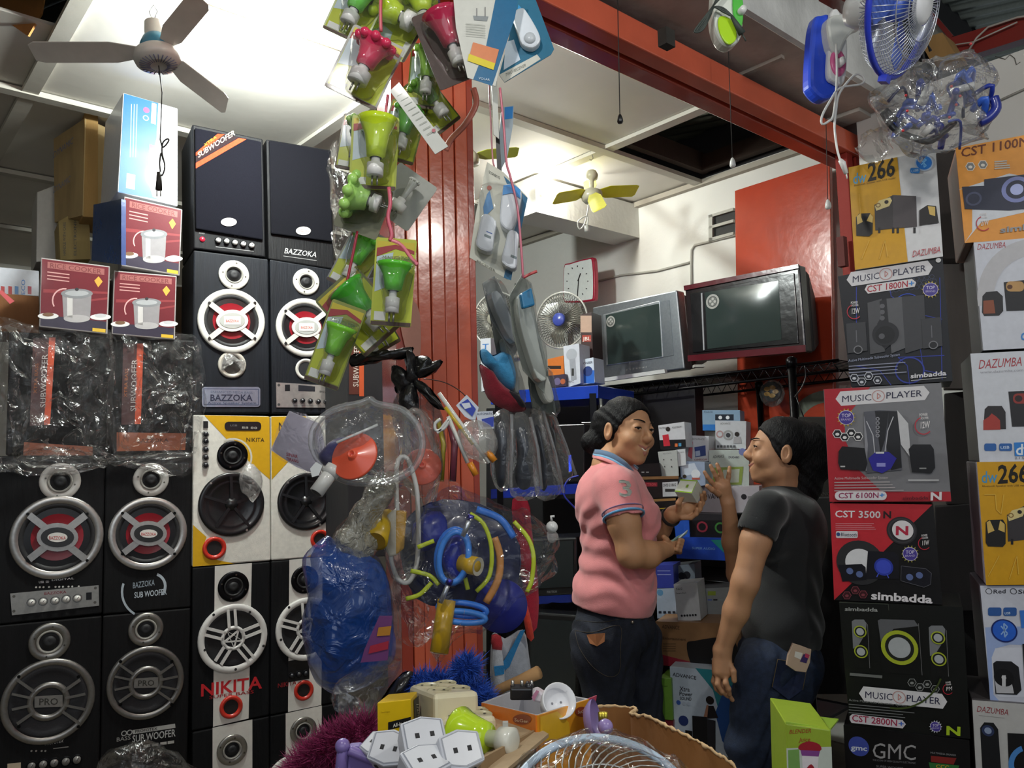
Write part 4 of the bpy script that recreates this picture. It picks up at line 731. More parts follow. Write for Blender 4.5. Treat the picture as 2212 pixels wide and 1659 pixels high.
q = t.q; f = lambda u, v: q4(q, u, v); b266(t, f); TX(t, 'dw', (1843, 398), (1871, 393), 24, '#55a5d4', .03); TX(t, '266', (1874, 392), (1933, 379), 40, '#17130c', .06); TX(t, 'Bluetooth Speaker with USB reader', (1845, 403), (1935, 386), 4, '#6b4c10', .01)
G(t, ellipse((1996, 352), 20, 18, 20), '#b8c9e0'); G(t, ellipse((1996, 352), 17, 15, 20), '#2c77cc'); LN(t, [(1990, 346), (2001, 358), (1996, 362), (1996, 342), (2001, 346), (1990, 357)], 2, '#7fc0f0'); G(t, rrect(1966, 363, 1987, 375, 4), '#3b86d2'); TX(t, 'USB', (1969, 373), (1984, 370), 5, '#cfe4f6')
spk266(t, 1889, 422, 1.0); G(t, [(1849, 470), (1856, 462), (1880, 461), (1886, 470), (1885, 505), (1878, 511), (1850, 510)], '#1f1d1c'); G(t, [(1851, 468), (1858, 462), (1864, 480), (1852, 486)], '#d8b868'); G(t, [(1880, 462), (1886, 470), (1885, 482), (1872, 478)], '#d8b868')
G(t, [(1986, 455), (2003, 444), (2022, 446), (2028, 482), (1986, 488)], '#232122'); G(t, [(2004, 446), (2020, 448), (2020, 468), (2008, 464)], '#cdae60'); TX(t, 'DAZUMBA', (1971, 556), (2031, 546), 14, '#b23a44', .01, .2)
for l in ([(1856, 420), (1860, 470)], [(1862, 560), (1878, 520)], [(1900, 560), (1912, 520), (1918, 555)]): LN(t, l, 2, '#d8a93a')
done(t)
# 1800N
t = pbox('black speaker box with blue web print, second in the right-hand front stack', [(1810, 597), (2036, 555), (2058, 823), (1838, 836)], '#0a0c16', .24, .0)
for k in range(9):
    for j in range(3): t.pl.ring(t.m, (1925+k*11+(j % 2)*5, 610+j*9-k*1.5), 4.2, 5.3, .001+.00001*k, '#39415c', 6)
t.z = .0012
for l in ([(1850, 620), (1850, 700), (1838, 730)], [(1920, 605), (1925, 640), (1990, 680), (2035, 690)], [(1965, 830), (1960, 790), (1940, 772), (2040, 768)], [(2030, 600), (2035, 820)], [(1980, 700), (1995, 800), (2045, 810)], [(1845, 790), (1900, 800), (1925, 832)]): LN(t, l, 1.8, '#2b3a9c')
RG(t, (1965, 800), 26, 29, '#2b3a9c'); RG(t, (1960, 660), 24, 26, '#2b4ab8')
player(t, (1829, 605), (2015, 577), 31); G(t, rrect(1868, 608, 1979, 632, 11), '#d8d4d6') if 0 else G(t, [(1868, 626), (1873, 616), (1970, 603), (1979, 610), (1976, 620), (1875, 635)], '#d8d4d6'); TX(t, 'CST 1800N', (1873, 632), (1961, 620), 14, '#a8283a', .04); TX(t, '+', (1963, 620), (1975, 618), 13, '#3b86d2', .06)
topb(t, (2010, 626), 15); CI(t, (2027, 563), 5, '#d8d8d8')
G(t, [(1874, 655), (1905, 646), (1912, 760), (1880, 766)], '#4a4a4e'); G(t, [(1900, 652), (1915, 645), (1922, 690), (1934, 700), (1930, 740), (1912, 755), (1898, 740), (1895, 700), (1904, 685)], '#1d1d22'); G(t, [(1915, 646), (1948, 642), (1956, 752), (1926, 764)], '#57575b'); G(t, [(1948, 642), (1996, 638), (2002, 750), (1956, 764)], '#3b3b3f')
for y in (662, 675, 688): CI(t, (1906, y), 5, '#5b5b60')
CI(t, (1913, 722), 26, '#1d1d22', 1); CI(t, (1912, 724), 19, '#0c0c10'); CI(t, (1905, 727), 6, '#55555a')
for x, y in ((1828, 700), (1990, 690)): G(t, [(x, y), (x+42, y-4), (x+46, y+58), (x+4, y+64)], '#37373b'); LN(t, [(x+22, y+14), (x+23, y+40)], 2, '#66666c'); CI(t, (x+26, y+56), 8, '#1b1b1f'); RG(t, (x+26, y+56), 7, 9, '#77777c')
power(t, (1846, 673), 15, '12W'); TX(t, 'Active Multimedia Subwoofer System', (1833, 783), (1944, 769), 6, '#9aa0b8', .01); lines(t, 1834, 792, 128, 4, '#8f93a8', 7, -.07, 2)
hexes(t, ((1846, 817), (1862, 825), (1877, 813), (1896, 822)), 10, '#c6c8d0', '#20232e'); TX(t, 'simbadda', (1967, 818), (2044, 811), 10, '#d5d3d8', .08); LN(t, [(1968, 823), (2044, 816)], 1.5, '#aaa'); done(t)
# 6100N
t = pbox('red and grey speaker box with a silver tower speaker picture', [(1779, 841), (2033, 827), (2055, 1083), (1792, 1084)], '#77777b', .24, .02, side='#5d5b5d')
G(t, [(1780, 841), (1880, 836), (1845, 880), (1824, 905), (1826, 950), (1850, 1010), (1905, 1062), (2053, 1062), (2055, 1083), (1792, 1084)], '#a82430'); player(t, (1805, 862), (2008, 848), 31); topb(t, (1828, 902), 16); hexes(t, ((1809, 937), (1825, 944), (1839, 935), (1854, 943)), 11)
G(t, [(1866, 900), (1892, 890), (1898, 1000), (1870, 1018)], '#8b8b92'); G(t, [(1866, 890), (1900, 886), (1939, 888), (1949, 1015), (1872, 1022), (1875, 960)], '#55565f'); G(t, [(1890, 888), (1920, 888), (1912, 950), (1902, 980)], '#15151a'); G(t, [(1920, 888), (1940, 889), (1948, 1010), (1925, 1016), (1914, 960)], '#1b1b20'); G(t, [(1938, 886), (1962, 915), (1968, 990), (1946, 960)], '#c3c3c6')
LN(t, [(1872, 910), (1886, 940), (1890, 980)], 2, '#b9b9c0'); LN(t, [(1930, 900), (1918, 930), (1912, 975)], 2, '#b9b9c0')
for y in range(905, 950, 9): RG(t, (1896, y), 2, 4, '#8f8f96')
G(t, [(1876, 990), (1890, 978), (1920, 976), (1937, 990), (1925, 1012), (1906, 1022), (1886, 1016)], '#2a2590'); G(t, [(1894, 1000), (1913, 1000), (1913, 1008), (1894, 1008)], '#8f8fd0'); G(t, [(1892, 976), (1910, 976), (1910, 980), (1892, 980)], '#c9c9cc')
G(t, [(1812, 975), (1820, 964), (1868, 968), (1874, 1000), (1870, 1016), (1816, 1014), (1811, 1000)], '#17171b'); G(t, [(1963, 970), (1972, 960), (2010, 960), (2017, 970), (2020, 1010), (2012, 1022), (1970, 1020)], '#15151a'); G(t, [(1816, 1006), (1826, 1006), (1826, 1009), (1816, 1009)], '#bbb'); G(t, [(1986, 1010), (2001, 1010), (2001, 1013), (1986, 1013)], '#888')
power(t, (1995, 918), 18, '12W'); TX(t, 'Active Multimedia Subwoofer System', (1803, 1036), (1918, 1034), 6, '#b9b0b2', .01); lines(t, 1803, 1042, 150, 4, '#aaa2a4', 6, -.01, 2); LN(t, [(1962, 1037), (2028, 1037)], 3, '#b9b9bb')
G(t, rrect(1804, 1061, 1916, 1080, 9), '#d6d2d6'); TX(t, 'CST 6100N', (1812, 1076), (1898, 1075), 12, '#8f2a55', .04); TX(t, '+', (1900, 1075), (1911, 1074), 11, '#3b86d2', .06); TX(t, 'simbadda', (1950, 1079), (2005, 1078), 7, '#5a1620', .06); TX(t, 'N', (2010, 1080), (2034, 1079), 17, '#dcd8dc', .10); done(t)
# 3500N
t = pbox('red and black speaker box split diagonally, with a round N badge', [(1793, 1087), (2016, 1090), (2036, 1306), (1802, 1296)], '#111012', .24, .015, side='#8c1f2b')
G(t, [(1793, 1087), (2014, 1090), (1985, 1118), (1920, 1180), (1850, 1250), (1802, 1296)], '#bb2833'); TX(t, 'CST 3500', (1804, 1117), (1902, 1119), 15, '#dedade', .05); TX(t, 'N', (1908, 1119), (1925, 1119), 15, '#2a1a1e', .10); lines(t, 1805, 1131, 92, 4, '#d08088', 4, .0, 1.2)
G(t, rrect(1806, 1147, 1853, 1162, 3), '#d0cdd2'); TX(t, 'Bluetooth', (1817, 1158), (1851, 1159), 8, '#33384a', .01); CI(t, (1811, 1154), 4, '#2f4a80'); CI(t, (1948, 1146), 30, '#2a282b'); RG(t, (1948, 1146), 24, 27, '#3c3a3e'); CI(t, (1950, 1145), 21, '#dcd8da'); TX(t, 'N', (1935, 1155), (1962, 1155), 19, '#b02640', .10)
RG(t, (1858, 1215), 28, 48, '#2b2b2e'); CI(t, (1858, 1215), 30, '#d8d8dc'); G(t, [(1875, 1190), (1932, 1192), (1942, 1200), (1942, 1250), (1870, 1250)], '#12121c'); G(t, [(1811, 1220), (1862, 1218), (1870, 1225), (1872, 1252), (1820, 1256)], '#12121c')
G(t, [(1947, 1222), (2000, 1228), (2012, 1238), (2010, 1262), (1996, 1268), (1946, 1254)], '#15151f'); LN(t, [(1947, 1222), (2000, 1228), (2012, 1238), (2010, 1262), (1996, 1268), (1946, 1254), (1947, 1222)], 1, '#5a5a62'); CI(t, (1909, 1224), 19, '#2a3aa0'); CI(t, (1909, 1224), 15, '#3c4cc0'); LN(t, [(1898, 1238), (1894, 1246)], 2, '#4a5ad0'); LN(t, [(1916, 1240), (1920, 1248)], 2, '#4a5ad0')
for c in ((1836, 1233), (1857, 1240), (1965, 1246), (1986, 1242)): CI(t, c, 7, '#5a6a9a')
power(t, (1997, 1172), 13, '11W'); topb(t, (1966, 1196), 15, '#8f8a3a'); hexes(t, ((1830, 1285), (1848, 1274), (1865, 1283)), 10, '#7c3a44', '#3a161b'); TX(t, 'simbadda', (1882, 1293), (2014, 1302), 17, '#e0dce0', .09); done(t)
# 2800N
t = pbox('black speaker box with lime green rings around the speaker pictures', [(1812, 1300), (2080, 1312), (2096, 1596), (1836, 1572)], '#0e100e', .24, .03)
TX(t, 'simbadda', (1825, 1319), (1896, 1321), 8, '#9a9c9a', .07); LN(t, [(1813, 1301), (1919, 1305), (1920, 1318)], 1.2, '#444a40')
def tower(x, y, w, h): G(t, [(x, y+4), (x+6, y), (x+w-8, y), (x+w, y+8), (x+w+5, y+h), (x+5, y+h)], '#0e0f0e'); G(t, [(x, y+4), (x+6, y), (x+w-8, y), (x+w-2, y+8), (x+w-4, y+30), (x+w*.4, y+h*.55), (x+3, y+h*.6)], '#77797c'); LN(t, [(x+w, y+10), (x+w+5, y+h)], 1, '#777')
tower(1840, 1338, 34, 105); tower(2006, 1351, 38, 110)
G(t, [(1896, 1340), (1902, 1337), (1972, 1338), (1984, 1346), (1992, 1458), (1904, 1452)], '#0d0e0d'); G(t, [(1896, 1340), (1902, 1337), (1975, 1339), (1984, 1352), (1930, 1358), (1905, 1400)], '#5b5c60'); LN(t, [(1984, 1346), (1992, 1458)], 1, '#777')
for c, r in (((1858, 1364), 13), ((1860, 1407), 14), ((2026, 1377), 14), ((2028, 1423), 15), ((1943, 1398), 37)): CI(t, c, r, '#a5b22e'); CI(t, c, r*.78 if r > 30 else r*.82, '#1f211c'); CI(t, c, r*.6, '#a9adb0')
LN(t, [(1836, 1455), (1906, 1461)], 6, '#6c6e6c'); hexes(t, ((1970, 1473), (1987, 1483), (2003, 1476), (2020, 1487)), 10, '#8a8c8a', '#1a1c1a'); power(t, (2048, 1486), 11, 'PM')
player(t, (1856, 1496), (2046, 1514), 32); TX(t, 'Active Multimedia Subwoofer System', (1834, 1512), (1958, 1524), 5, '#8f918f', .01); lines(t, 1834, 1519, 145, 4, '#77797a', 6, .09, 1.6); G(t, [(1836, 1545), (1842, 1540), (1950, 1553), (1957, 1562), (1950, 1571), (1840, 1559), (1836, 1552)], '#cfc9cf'); TX(t, 'CST 2800N', (1841, 1555), (1938, 1566), 14, '#9c2a4a', .04); TX(t, '+', (1941, 1566), (1953, 1567), 12, '#3b66c2', .06)
topb(t, (2021, 1567), 11, '#c9cdd6'); TX(t, 'N', (2044, 1584), (2074, 1586), 19, '#a5c226', .10); t.z += .0002; arcband(t.pl, t.m, (1940, 1430), 96, 100, 20, 100, t.z, '#3d4a1f', 10); done(t)
# GMC
t = pbox('black box with big silver letters at the bottom of the right-hand front stack', [(1822, 1566), (2094, 1600), (2104, 1850), (1834, 1800)], '#0c0b0d', .24, .035)
CI(t, (1855, 1612), 21, '#3c4a9c'); TX(t, 'gmc', (1838, 1619), (1873, 1622), 11, '#cdd2dc', .06); TX(t, 'GMC', (1885, 1637), (1978, 1642), 34, '#9d9b9c', .05); TX(t, 'THE ICON OF HIGH QUALITY ELECTRONIC', (1885, 1643), (1978, 1650), 4, '#77767a', .01); TX(t, 'SUPER WOOFER', (1893, 1657), (1952, 1662), 5, '#77767a', .01); TX(t, 'MULTIMEDIA SPEAKER', (2010, 1627), (2065, 1633), 4, '#8a8a8c', .02)
G(t, [(2011, 1632), (2066, 1637), (2060, 1651), (2011, 1645)], '#7c2420'); G(t, [(2006, 1646), (2072, 1653), (2066, 1672), (2011, 1668)], '#2c6a33'); TX(t, 'CCC', (2022, 1658), (2050, 1661), 8, '#c9a02e', .03); done(t)
# right column
RC = PL(2120, 1100, 2.16, -24)
def rb(label, q, base, side, off=0, dep=.26): return pbox(label, q, base, dep, off, side, RC)
t = rb('orange and white speaker box at the top right edge', [(2064, 320), (2330, 270), (2350, 505), (2084, 525)], '#e0963c', '#8a4a1c', .0)
G(t, [(2070, 410), (2100, 405), (2100, 500), (2084, 524), (2120, 480), (2230, 455), (2340, 445), (2340, 380), (2230, 385), (2180, 375)], '#cfd3da'); TX(t, 'CST 1100N', (2076, 340), (2222, 314), 20, '#6a2f10', .04); hexes(t, ((2096, 360), (2123, 356)), 11, '#d9d2c8', '#77797a'); lines(t, 2148, 350, 34, 4, '#b9b2a8', 5, -.08, 3)
G(t, [(2078, 404), (2126, 402), (2126, 388), (2225, 376), (2330, 372), (2330, 440), (2180, 455), (2084, 452)], '#2a2e42'); RG(t, (2103, 430), 11, 15, '#474c66'); RG(t, (2196, 410), 20, 28, '#7c84b8'); CI(t, (2196, 410), 12, '#a9b2e0'); power(t, (2124, 482), 15, '27W'); TX(t, 'simbadda', (2160, 504), (2290, 488), 13, '#8f9398', .08); done(t)
t = rb('white speaker box with a grey arc, directly under the orange one', [(2103, 524), (2330, 505), (2350, 745), (2124, 757)], '#c9ccd6', '#6a6870', .01)
t.z += .0002; arcband(t.pl, t.m, (2235, 640), 88, 124, 170, 290, t.z, '#b9b8bc', 16); TX(t, 'DAZUMBA', (2111, 540), (2172, 535), 13, '#a8424c', .01, .2); G(t, [(2122, 640), (2130, 631), (2154, 629), (2166, 640), (2167, 672), (2158, 682), (2126, 683), (2121, 675)], '#201c1d'); G(t, [(2124, 650), (2146, 648), (2150, 677), (2124, 678)], '#8a4a2e'); G(t, [(2168, 610), (2300, 596), (2300, 668), (2174, 672)], '#1b181a'); G(t, rrect(2173, 608, 2212, 630, 9), '#b98f56'); CI(t, (2181, 620), 5, '#5a3418')
TX(t, 'dw', (2205, 735), (2236, 733), 24, '#3b86d2', .04); done(t)
t = rb('white speaker box with red handwritten name and web address, middle of right column', [(2096, 764), (2330, 752), (2350, 995), (2116, 998)], '#cdd0d8', '#3b3638', .012)
TX(t, 'DAZUMBA', (2114, 797), (2207, 790), 20, '#a8323c', .01, .2); TX(t, 'www.dazumba.com', (2117, 807), (2210, 802), 6, '#9a9aa2', .0); G(t, [(2127, 884), (2134, 877), (2164, 877), (2172, 890), (2173, 927), (2124, 928)], '#241e1f'); G(t, [(2124, 908), (2136, 900), (2142, 893), (2152, 900), (2160, 908), (2161, 928), (2124, 929)], '#a5352a'); G(t, [(2178, 846), (2330, 840), (2330, 918), (2186, 922)], '#1b181a'); G(t, rrect(2188, 850, 2240, 872, 9), '#8f2c22'); CI(t, (2200, 861), 7, '#2a0f0c')
for x, w in ((2126, 26), (2158, 28)): G(t, rrect(x, 958, x+w, 974, 4), '#2f62a8')
TX(t, 'USB', (2161, 970), (2180, 969), 6, '#cfe0f4', .03); G(t, [(2190, 956), (2300, 952), (2300, 984), (2192, 985)], '#2f7fd0'); TX(t, 'dw', (2194, 983), (2236, 981), 24, '#dfe7f0', .06); TX(t, '2.1 Speaker', (2192, 992), (2240, 991), 5, '#555', .01); done(t)
t = rb('yellow speaker box with lilac side in the right column', [(2110, 998), (2330, 995), (2350, 1262), (2130, 1264)], '#cf9a17', '#8f8794', .03)
TX(t, 'dw', (2120, 1043), (2154, 1042), 26, '#4b95c4', .03); TX(t, '266', (2155, 1044), (2222, 1040), 40, '#1a150c', .07); TX(t, 'Bluetooth Speaker with USB reader', (2122, 1052), (2222, 1050), 4, '#6b4c10', .01); spk266(t, 2175, 1090, 1.05); G(t, [(2129, 1128), (2135, 1123), (2166, 1122), (2172, 1132), (2172, 1174), (2166, 1181), (2134, 1180), (2129, 1172)], '#1f1d1c'); G(t, [(2131, 1128), (2138, 1124), (2148, 1146), (2134, 1152)], '#d0b060'); G(t, [(2160, 1124), (2170, 1132), (2170, 1150), (2156, 1144)], '#d0b060')
for l in ([(2126, 1068), (2150, 1068), (2152, 1100), (2162, 1110), (2168, 1068)], [(2134, 1245), (2158, 1200)], [(2180, 1250), (2196, 1200), (2200, 1240)]): LN(t, l, 2, '#dbb040')
done(t)
p = PL(2080, 1100, 2.2, 60)
t = rb('white and pale blue speaker box with Red and Silver tick circles', [(2117, 1265), (2330, 1264), (2355, 1520), (2140, 1517)], '#c9ccd8', '#55505a', .02)
G(t, [(2128, 1355), (2330, 1350), (2340, 1400), (2182, 1392), (2172, 1395), (2152, 1400), (2142, 1420), (2146, 1500), (2160, 1516), (2139, 1517)], '#9aaedb'); G(t, [(2142, 1420), (2150, 1400), (2330, 1395), (2340, 1505), (2160, 1506), (2146, 1495)], '#d3d6e2')
for x, s in ((2136, 'Red'), (2189, 'Silver')): RG(t, (x, 1277), 5.2, 6.4, '#333'); TX(t, s, (x+10, 1282), (x+ (36 if s == 'Red' else 62), 1281), 9, '#2b2b33', .02)
for x in (2134, 2167): G(t, rrect(x, 1312, x+29, 1330, 4), '#2f5a9c')
TX(t, 'USB', (2170, 1327), (2182, 1326), 5, '#cfe0f4', .03); CI(t, (2169, 1362), 25, '#17286a'); CI(t, (2169, 1362), 22, '#2a62cc'); LN(t, [(2162, 1352), (2176, 1368), (2170, 1376), (2168, 1346), (2176, 1354), (2162, 1370)], 3, '#8fb4e6'); G(t, [(2202, 1318), (2300, 1316), (2300, 1356), (2206, 1356)], '#3b76d0')
G(t, [(2145, 1432), (2152, 1427), (2184, 1428), (2200, 1440), (2206, 1490), (2196, 1500), (2150, 1498)], '#1a1a1e'); G(t, [(2148, 1462), (2186, 1478), (2190, 1497), (2152, 1496)], '#b9b9be'); CI(t, (2168, 1463), 19, '#101014'); RG(t, (2168, 1463), 3, 4.5, '#ccc'); G(t, [(2164, 1458), (2172, 1458), (2172, 1482), (2164, 1482)], '#c9c9cc'); G(t, [(2208, 1390), (2330, 1386), (2330, 1480), (2214, 1486)], '#17171a'); done(t)
t = rb('white box with black tower speakers at the bottom-right corner', [(2100, 1512), (2330, 1530), (2350, 1810), (2115, 1790)], '#b9b8b6', '#4a4648', .035)
TX(t, 'DAZUMBA', (2110, 1537), (2178, 1545), 13, '#8f3038', .01, .2); LN(t, [(2114, 1545), (2170, 1551)], 1.4, '#9a9896'); G(t, [(2117, 1572), (2126, 1560), (2146, 1561), (2156, 1575), (2162, 1659), (2164, 1740), (2126, 1735)], '#15161a'); CI(t, (2134, 1578), 12, '#2b3658'); CI(t, (2134, 1578), 7, '#8d9cb8'); G(t, [(2176, 1583), (2330, 1590), (2330, 1740), (2182, 1730)], '#131215')
t.z += .0002; arcband(t.pl, t.m, (2220, 1650), 30, 42, 120, 250, t.z, '#4a86c9', 10); done(t)
# dark clutter behind the gap of the two columns
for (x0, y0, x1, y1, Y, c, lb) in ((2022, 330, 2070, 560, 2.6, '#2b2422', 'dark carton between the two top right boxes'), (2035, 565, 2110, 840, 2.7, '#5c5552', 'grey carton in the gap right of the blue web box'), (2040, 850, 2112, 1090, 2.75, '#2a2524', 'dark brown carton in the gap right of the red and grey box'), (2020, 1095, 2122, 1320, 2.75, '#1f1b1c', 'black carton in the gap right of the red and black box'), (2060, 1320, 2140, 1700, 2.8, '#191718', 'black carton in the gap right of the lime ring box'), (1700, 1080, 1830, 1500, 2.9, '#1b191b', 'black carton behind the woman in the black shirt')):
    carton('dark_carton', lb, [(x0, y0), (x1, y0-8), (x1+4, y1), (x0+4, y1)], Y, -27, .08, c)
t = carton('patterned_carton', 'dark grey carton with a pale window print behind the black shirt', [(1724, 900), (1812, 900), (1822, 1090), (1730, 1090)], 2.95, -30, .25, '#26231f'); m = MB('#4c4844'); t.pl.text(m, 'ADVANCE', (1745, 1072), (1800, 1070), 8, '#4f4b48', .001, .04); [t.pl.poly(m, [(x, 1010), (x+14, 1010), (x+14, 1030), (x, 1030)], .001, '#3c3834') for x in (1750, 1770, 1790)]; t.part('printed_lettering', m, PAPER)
# bag of blue cables hanging from the roof
t = Thing('hanging_cable_bag', 'clear bag full of blue plugs and leads hanging at the top right', 'bag', None); pq = PL(2020, 240, 1.95, -20); rr = random.Random(5)
m = MB('#2a4ab0')
for k in range(26):
    a = (rr.uniform(1930, 2110), rr.uniform(180, 310)); b = (a[0]+rr.uniform(-60, 60), a[1]+rr.uniform(-30, 40)); c = ((a[0]+b[0])/2+rr.uniform(-20, 20), (a[1]+b[1])/2-20); m.col = hexc(rr.choice(['#2a4ab0', '#3565d0', '#23389a', '#20285c'])); m.tube(smoothpts([pq.pt(a, rr.uniform(-.06, .06)), pq.pt(c, rr.uniform(-.06, .06)), pq.pt(b, rr.uniform(-.06, .06))], 4, False), rr.uniform(.003, .009), 8)
t.part('blue_leads', m, PLAST, kind='stuff')
m = MB('#d5d5d2'); m.tube([pq.pt((1985, 240), .04), pq.pt((2002, 205), .05)], .011, 12); m.tube([pq.pt((2050, 205), .02), pq.pt((2100, 195), .03)], .009, 10); m.tube([pq.pt((1990, 300), .02), pq.pt((2010, 280), .03)], .009, 10); t.part('white_tubes', m, PLAST, kind='stuff')
m = MB('#c7373f'); [m.ball(pq.pt(c, .09), .0035) for c in ((1948, 238), (2042, 220), (2060, 240), (2052, 258), (1951, 270), (2038, 284), (1942, 311), (2082, 132))]; t.part('red_tips', m, PLAST, kind='stuff')
m = MB('#20242c'); m.tube(smoothpts([pq.pt(p, .02) for p in ((1905, 250), (1930, 285), (1975, 305), (2010, 310), (2060, 270))], 4, False), .008, 8); m.tube(smoothpts([pq.pt(p, -.02) for p in ((1915, 230), (1950, 262), (1990, 268))], 4, False), .007, 8); t.part('black_leads', m, PLAST, kind='stuff')
m = MB('#28348c'); m.tube(smoothpts([pq.pt(p, .03) for p in ((2140, 222), (2146, 245), (2130, 265), (2110, 275))], 4, False), .012, 8); t.part('blue_collar', m, PLAST)
m = MB('#c9c9c6'); pillow(m, pq, [(1890, 215), (1935, 175), (1975, 140), (2060, 125), (2130, 135), (2150, 200), (2148, 260), (2120, 300), (2050, 325), (1960, 335), (1920, 290), (1900, 245)], .22, 12, .05, 5, seed=40, freq=12); t.part('clear_bag', m, GREYF)
m = MB('#17161a'); m.tube([P(2000, 70, 1.95), pq.pt((1992, 110)), pq.pt((2000, 155))], .005); m.tube([pq.pt((1985, 130)), pq.pt((2000, 85)), pq.pt((2010, 110))], .004); t.part('tie', m, MATT)
m = MB('#c9c9c6'); pillow(m, PL(1895, 300, 2.15, -20), [(1855, 320), (1880, 290), (1900, 280), (1920, 300), (1918, 330), (1880, 345)], .08, 4, .03, 3, seed=44); one('clear_bag_scrap', m, DFILM, 'small crumpled clear bag on top of the yellow and white box', 'bag')
m = MB('#8b6a3c'); m.prism(*PL(2010, 95, 2.5, -49).box([(1985, 85), (2035, 70), (2066, 120), (2012, 135)], .1)); one('brown_scrap_board', m, CARD, 'brown board scrap tucked above the hanging cable bag', 'board')
# foreground green smoothie box + red box
t = carton('blender_box', 'green and white appliance box with red cup picture, bottom beside the right stack', [(1697, 1563), (1795, 1577), (1800, 1740), (1702, 1740)], 2.05, -8, .22, '#9fb83a', PAPER); q = t.q; m = MB('#b6c63c'); p = t.pl
p.poly(m, [q4(q, .0, .30), q4(q, 1, .22), q4(q, 1, 1), q4(q, 0, 1)], .0008, '#cdd6cc'); p.text(m, 'BLENDER', (1705, 1585), (1752, 1582), 9, '#a8562a', .001, .02, .2); p.text(m, 'Juice', (1725, 1602), (1750, 1601), 9, '#a8562a', .001, .02, .2)
p.poly(m, smoothpts([(1728, 1608), (1748, 1601), (1770, 1608), (1771, 1622), (1728, 1620)], 3), .0012, '#a52634'); p.poly(m, [(1729, 1620), (1771, 1622), (1768, 1634), (1732, 1632)], .0013, '#8a4a94'); p.poly(m, [(1732, 1632), (1768, 1634), (1764, 1700), (1736, 1700)], .0012, '#ece6ea'); p.poly(m, smoothpts([(1740, 1665), (1752, 1650), (1762, 1668), (1750, 1680)], 3), .0015, '#a52634'); p.poly(m, [(1702, 1620), (1726, 1618), (1730, 1700), (1704, 1700)], .001, '#7fae5c'); t.part('printed_front', m, PAPER)
m = MB('#a5c84a'); tp = [P(1697, 1563, 2.05), P(1795, 1577, 2.05), P(1812, 1556, 2.28), P(1728, 1546, 2.28)]; m.prism([a+Vector((0, 0, .004)) for a in tp], tp); t.part('top_flap', m, PAPER)
carton('storage_carton', 'plain brown carton the green appliance box stands on', [(1702, 1742), (1802, 1742), (1812, 2170), (1712, 2170)], 2.05, -8, .22, '#7a5a3a')
t = carton('red_yellow_box', 'dark red appliance box with white and yellow lettering behind the jeans', [(1600, 1468), (1748, 1475), (1758, 1785), (1612, 1785)], 3.05, -10, .2, '#7c1722', PAPER); m = MB('#ddd'); t.pl.text(m, 'MIYAKO', (1630, 1525), (1742, 1527), 22, '#dcd6d6', .001, .04); t.pl.text(m, 'HARUS LOE!', (1640, 1548), (1742, 1550), 13, '#c9a227', .001, .04); t.part('printed_front', m, PAPER)
# ================= REAR ROOM: TELEVISIONS, RACK AND STOCK =================
TV = PL(1370, 740, 4.15, -45)
def tv(label, q, scr, col, back, bcol, inner=None, logo=None, btn=None):
    t = Thing('crt_television', label, 'television', None); p = TV; m = MB(col); fr = [p.pt(c) for c in q]; bk = [a-p.n*.07 for a in fr]; m.prism(fr, bk); t.part('bezel', m, METAL if col > '#7' else GLOSS, mods=.008)
    c = sum(bk, Vector())/4; m = MB(bcol); mid = [c+(a-c)*.96 for a in bk]; m2 = [c+(a-c)*.94-p.n*.06 for a in bk]; m3 = [c+(a-c)*.62-p.n*.33 for a in bk]; m.prism(mid, m2); m.prism(m2, m3); t.part('rear_shell', m, MATT, mods=.01)
    if inner: m = MB(inner[0]); p.prism(m, inner[1], 0, .006); t.part('screen_frame', m, METAL if col > '#7' else GLOSS, mods=.002)
    m = MB('#333e3c'); n = 10; V = []
    for j in range(n+1):
        for i in range(n+1):
            u, v = i/n, j/n; c2 = q4(scr, u, v); V.append(p.pt(c2, .007+.010*(1-(2*u-1)**2)*(1-(2*v-1)**2)))
    m.add(V, [[j*(n+1)+i, (j+1)*(n+1)+i, (j+1)*(n+1)+i+1, j*(n+1)+i+1] for j in range(n) for i in range(n)], True); t.part('screen', m, M('picture_tube', .12, coat=.3, bump=0, namt=0))
    m = MB('#aaa9a4'); s = logo[0]; p.ring(m, s, logo[1]*.72, logo[1], .012, '#a5a5a0', 20); p.circ(m, s, logo[1]*.66, .012, '#6d6f6c', 16)
    for k in range(4): p.circ(m, (s[0]+logo[1]*.3*math.cos(k*1.6), s[1]+logo[1]*.35*math.sin(k*1.6)), logo[1]*.2, .0125, '#b5b5b0', 8)
    t.part('round_sticker', m, PAPER); m = MB('#8a8a8a'); 
    for b in btn: p.circ(m, b, 1.8, .003, '#9a9a9a', 8)
    p.text(m, logo[2], logo[3], logo[4], 5, '#a9a9ab', .0035, .03); t.part('printed_logo', m, PAPER); return t
t = tv('silver boxy television on the black wire rack', [(1279, 664), (1462, 626), (1479, 797), (1290, 822)], [(1310, 681), (1425, 656), (1431, 770), (1315, 788)], '#9aa0a6', .3, '#3a2a2c', ('#b6bcc2', [(1304, 680), (1426, 650), (1434, 772), (1311, 790)]), ((1322, 695), 12, 'POLYTRON', (1360, 788), (1378, 785)), [(1355+7*k, 799-k) for k in range(6)]+[(1397, 793)])
t.part('side_panel', (lambda m: (TV.prism(m, [(1426, 652), (1446, 648), (1456, 768), (1434, 771)], 0, .003), m)[1])(MB('#8c9298')), METAL)
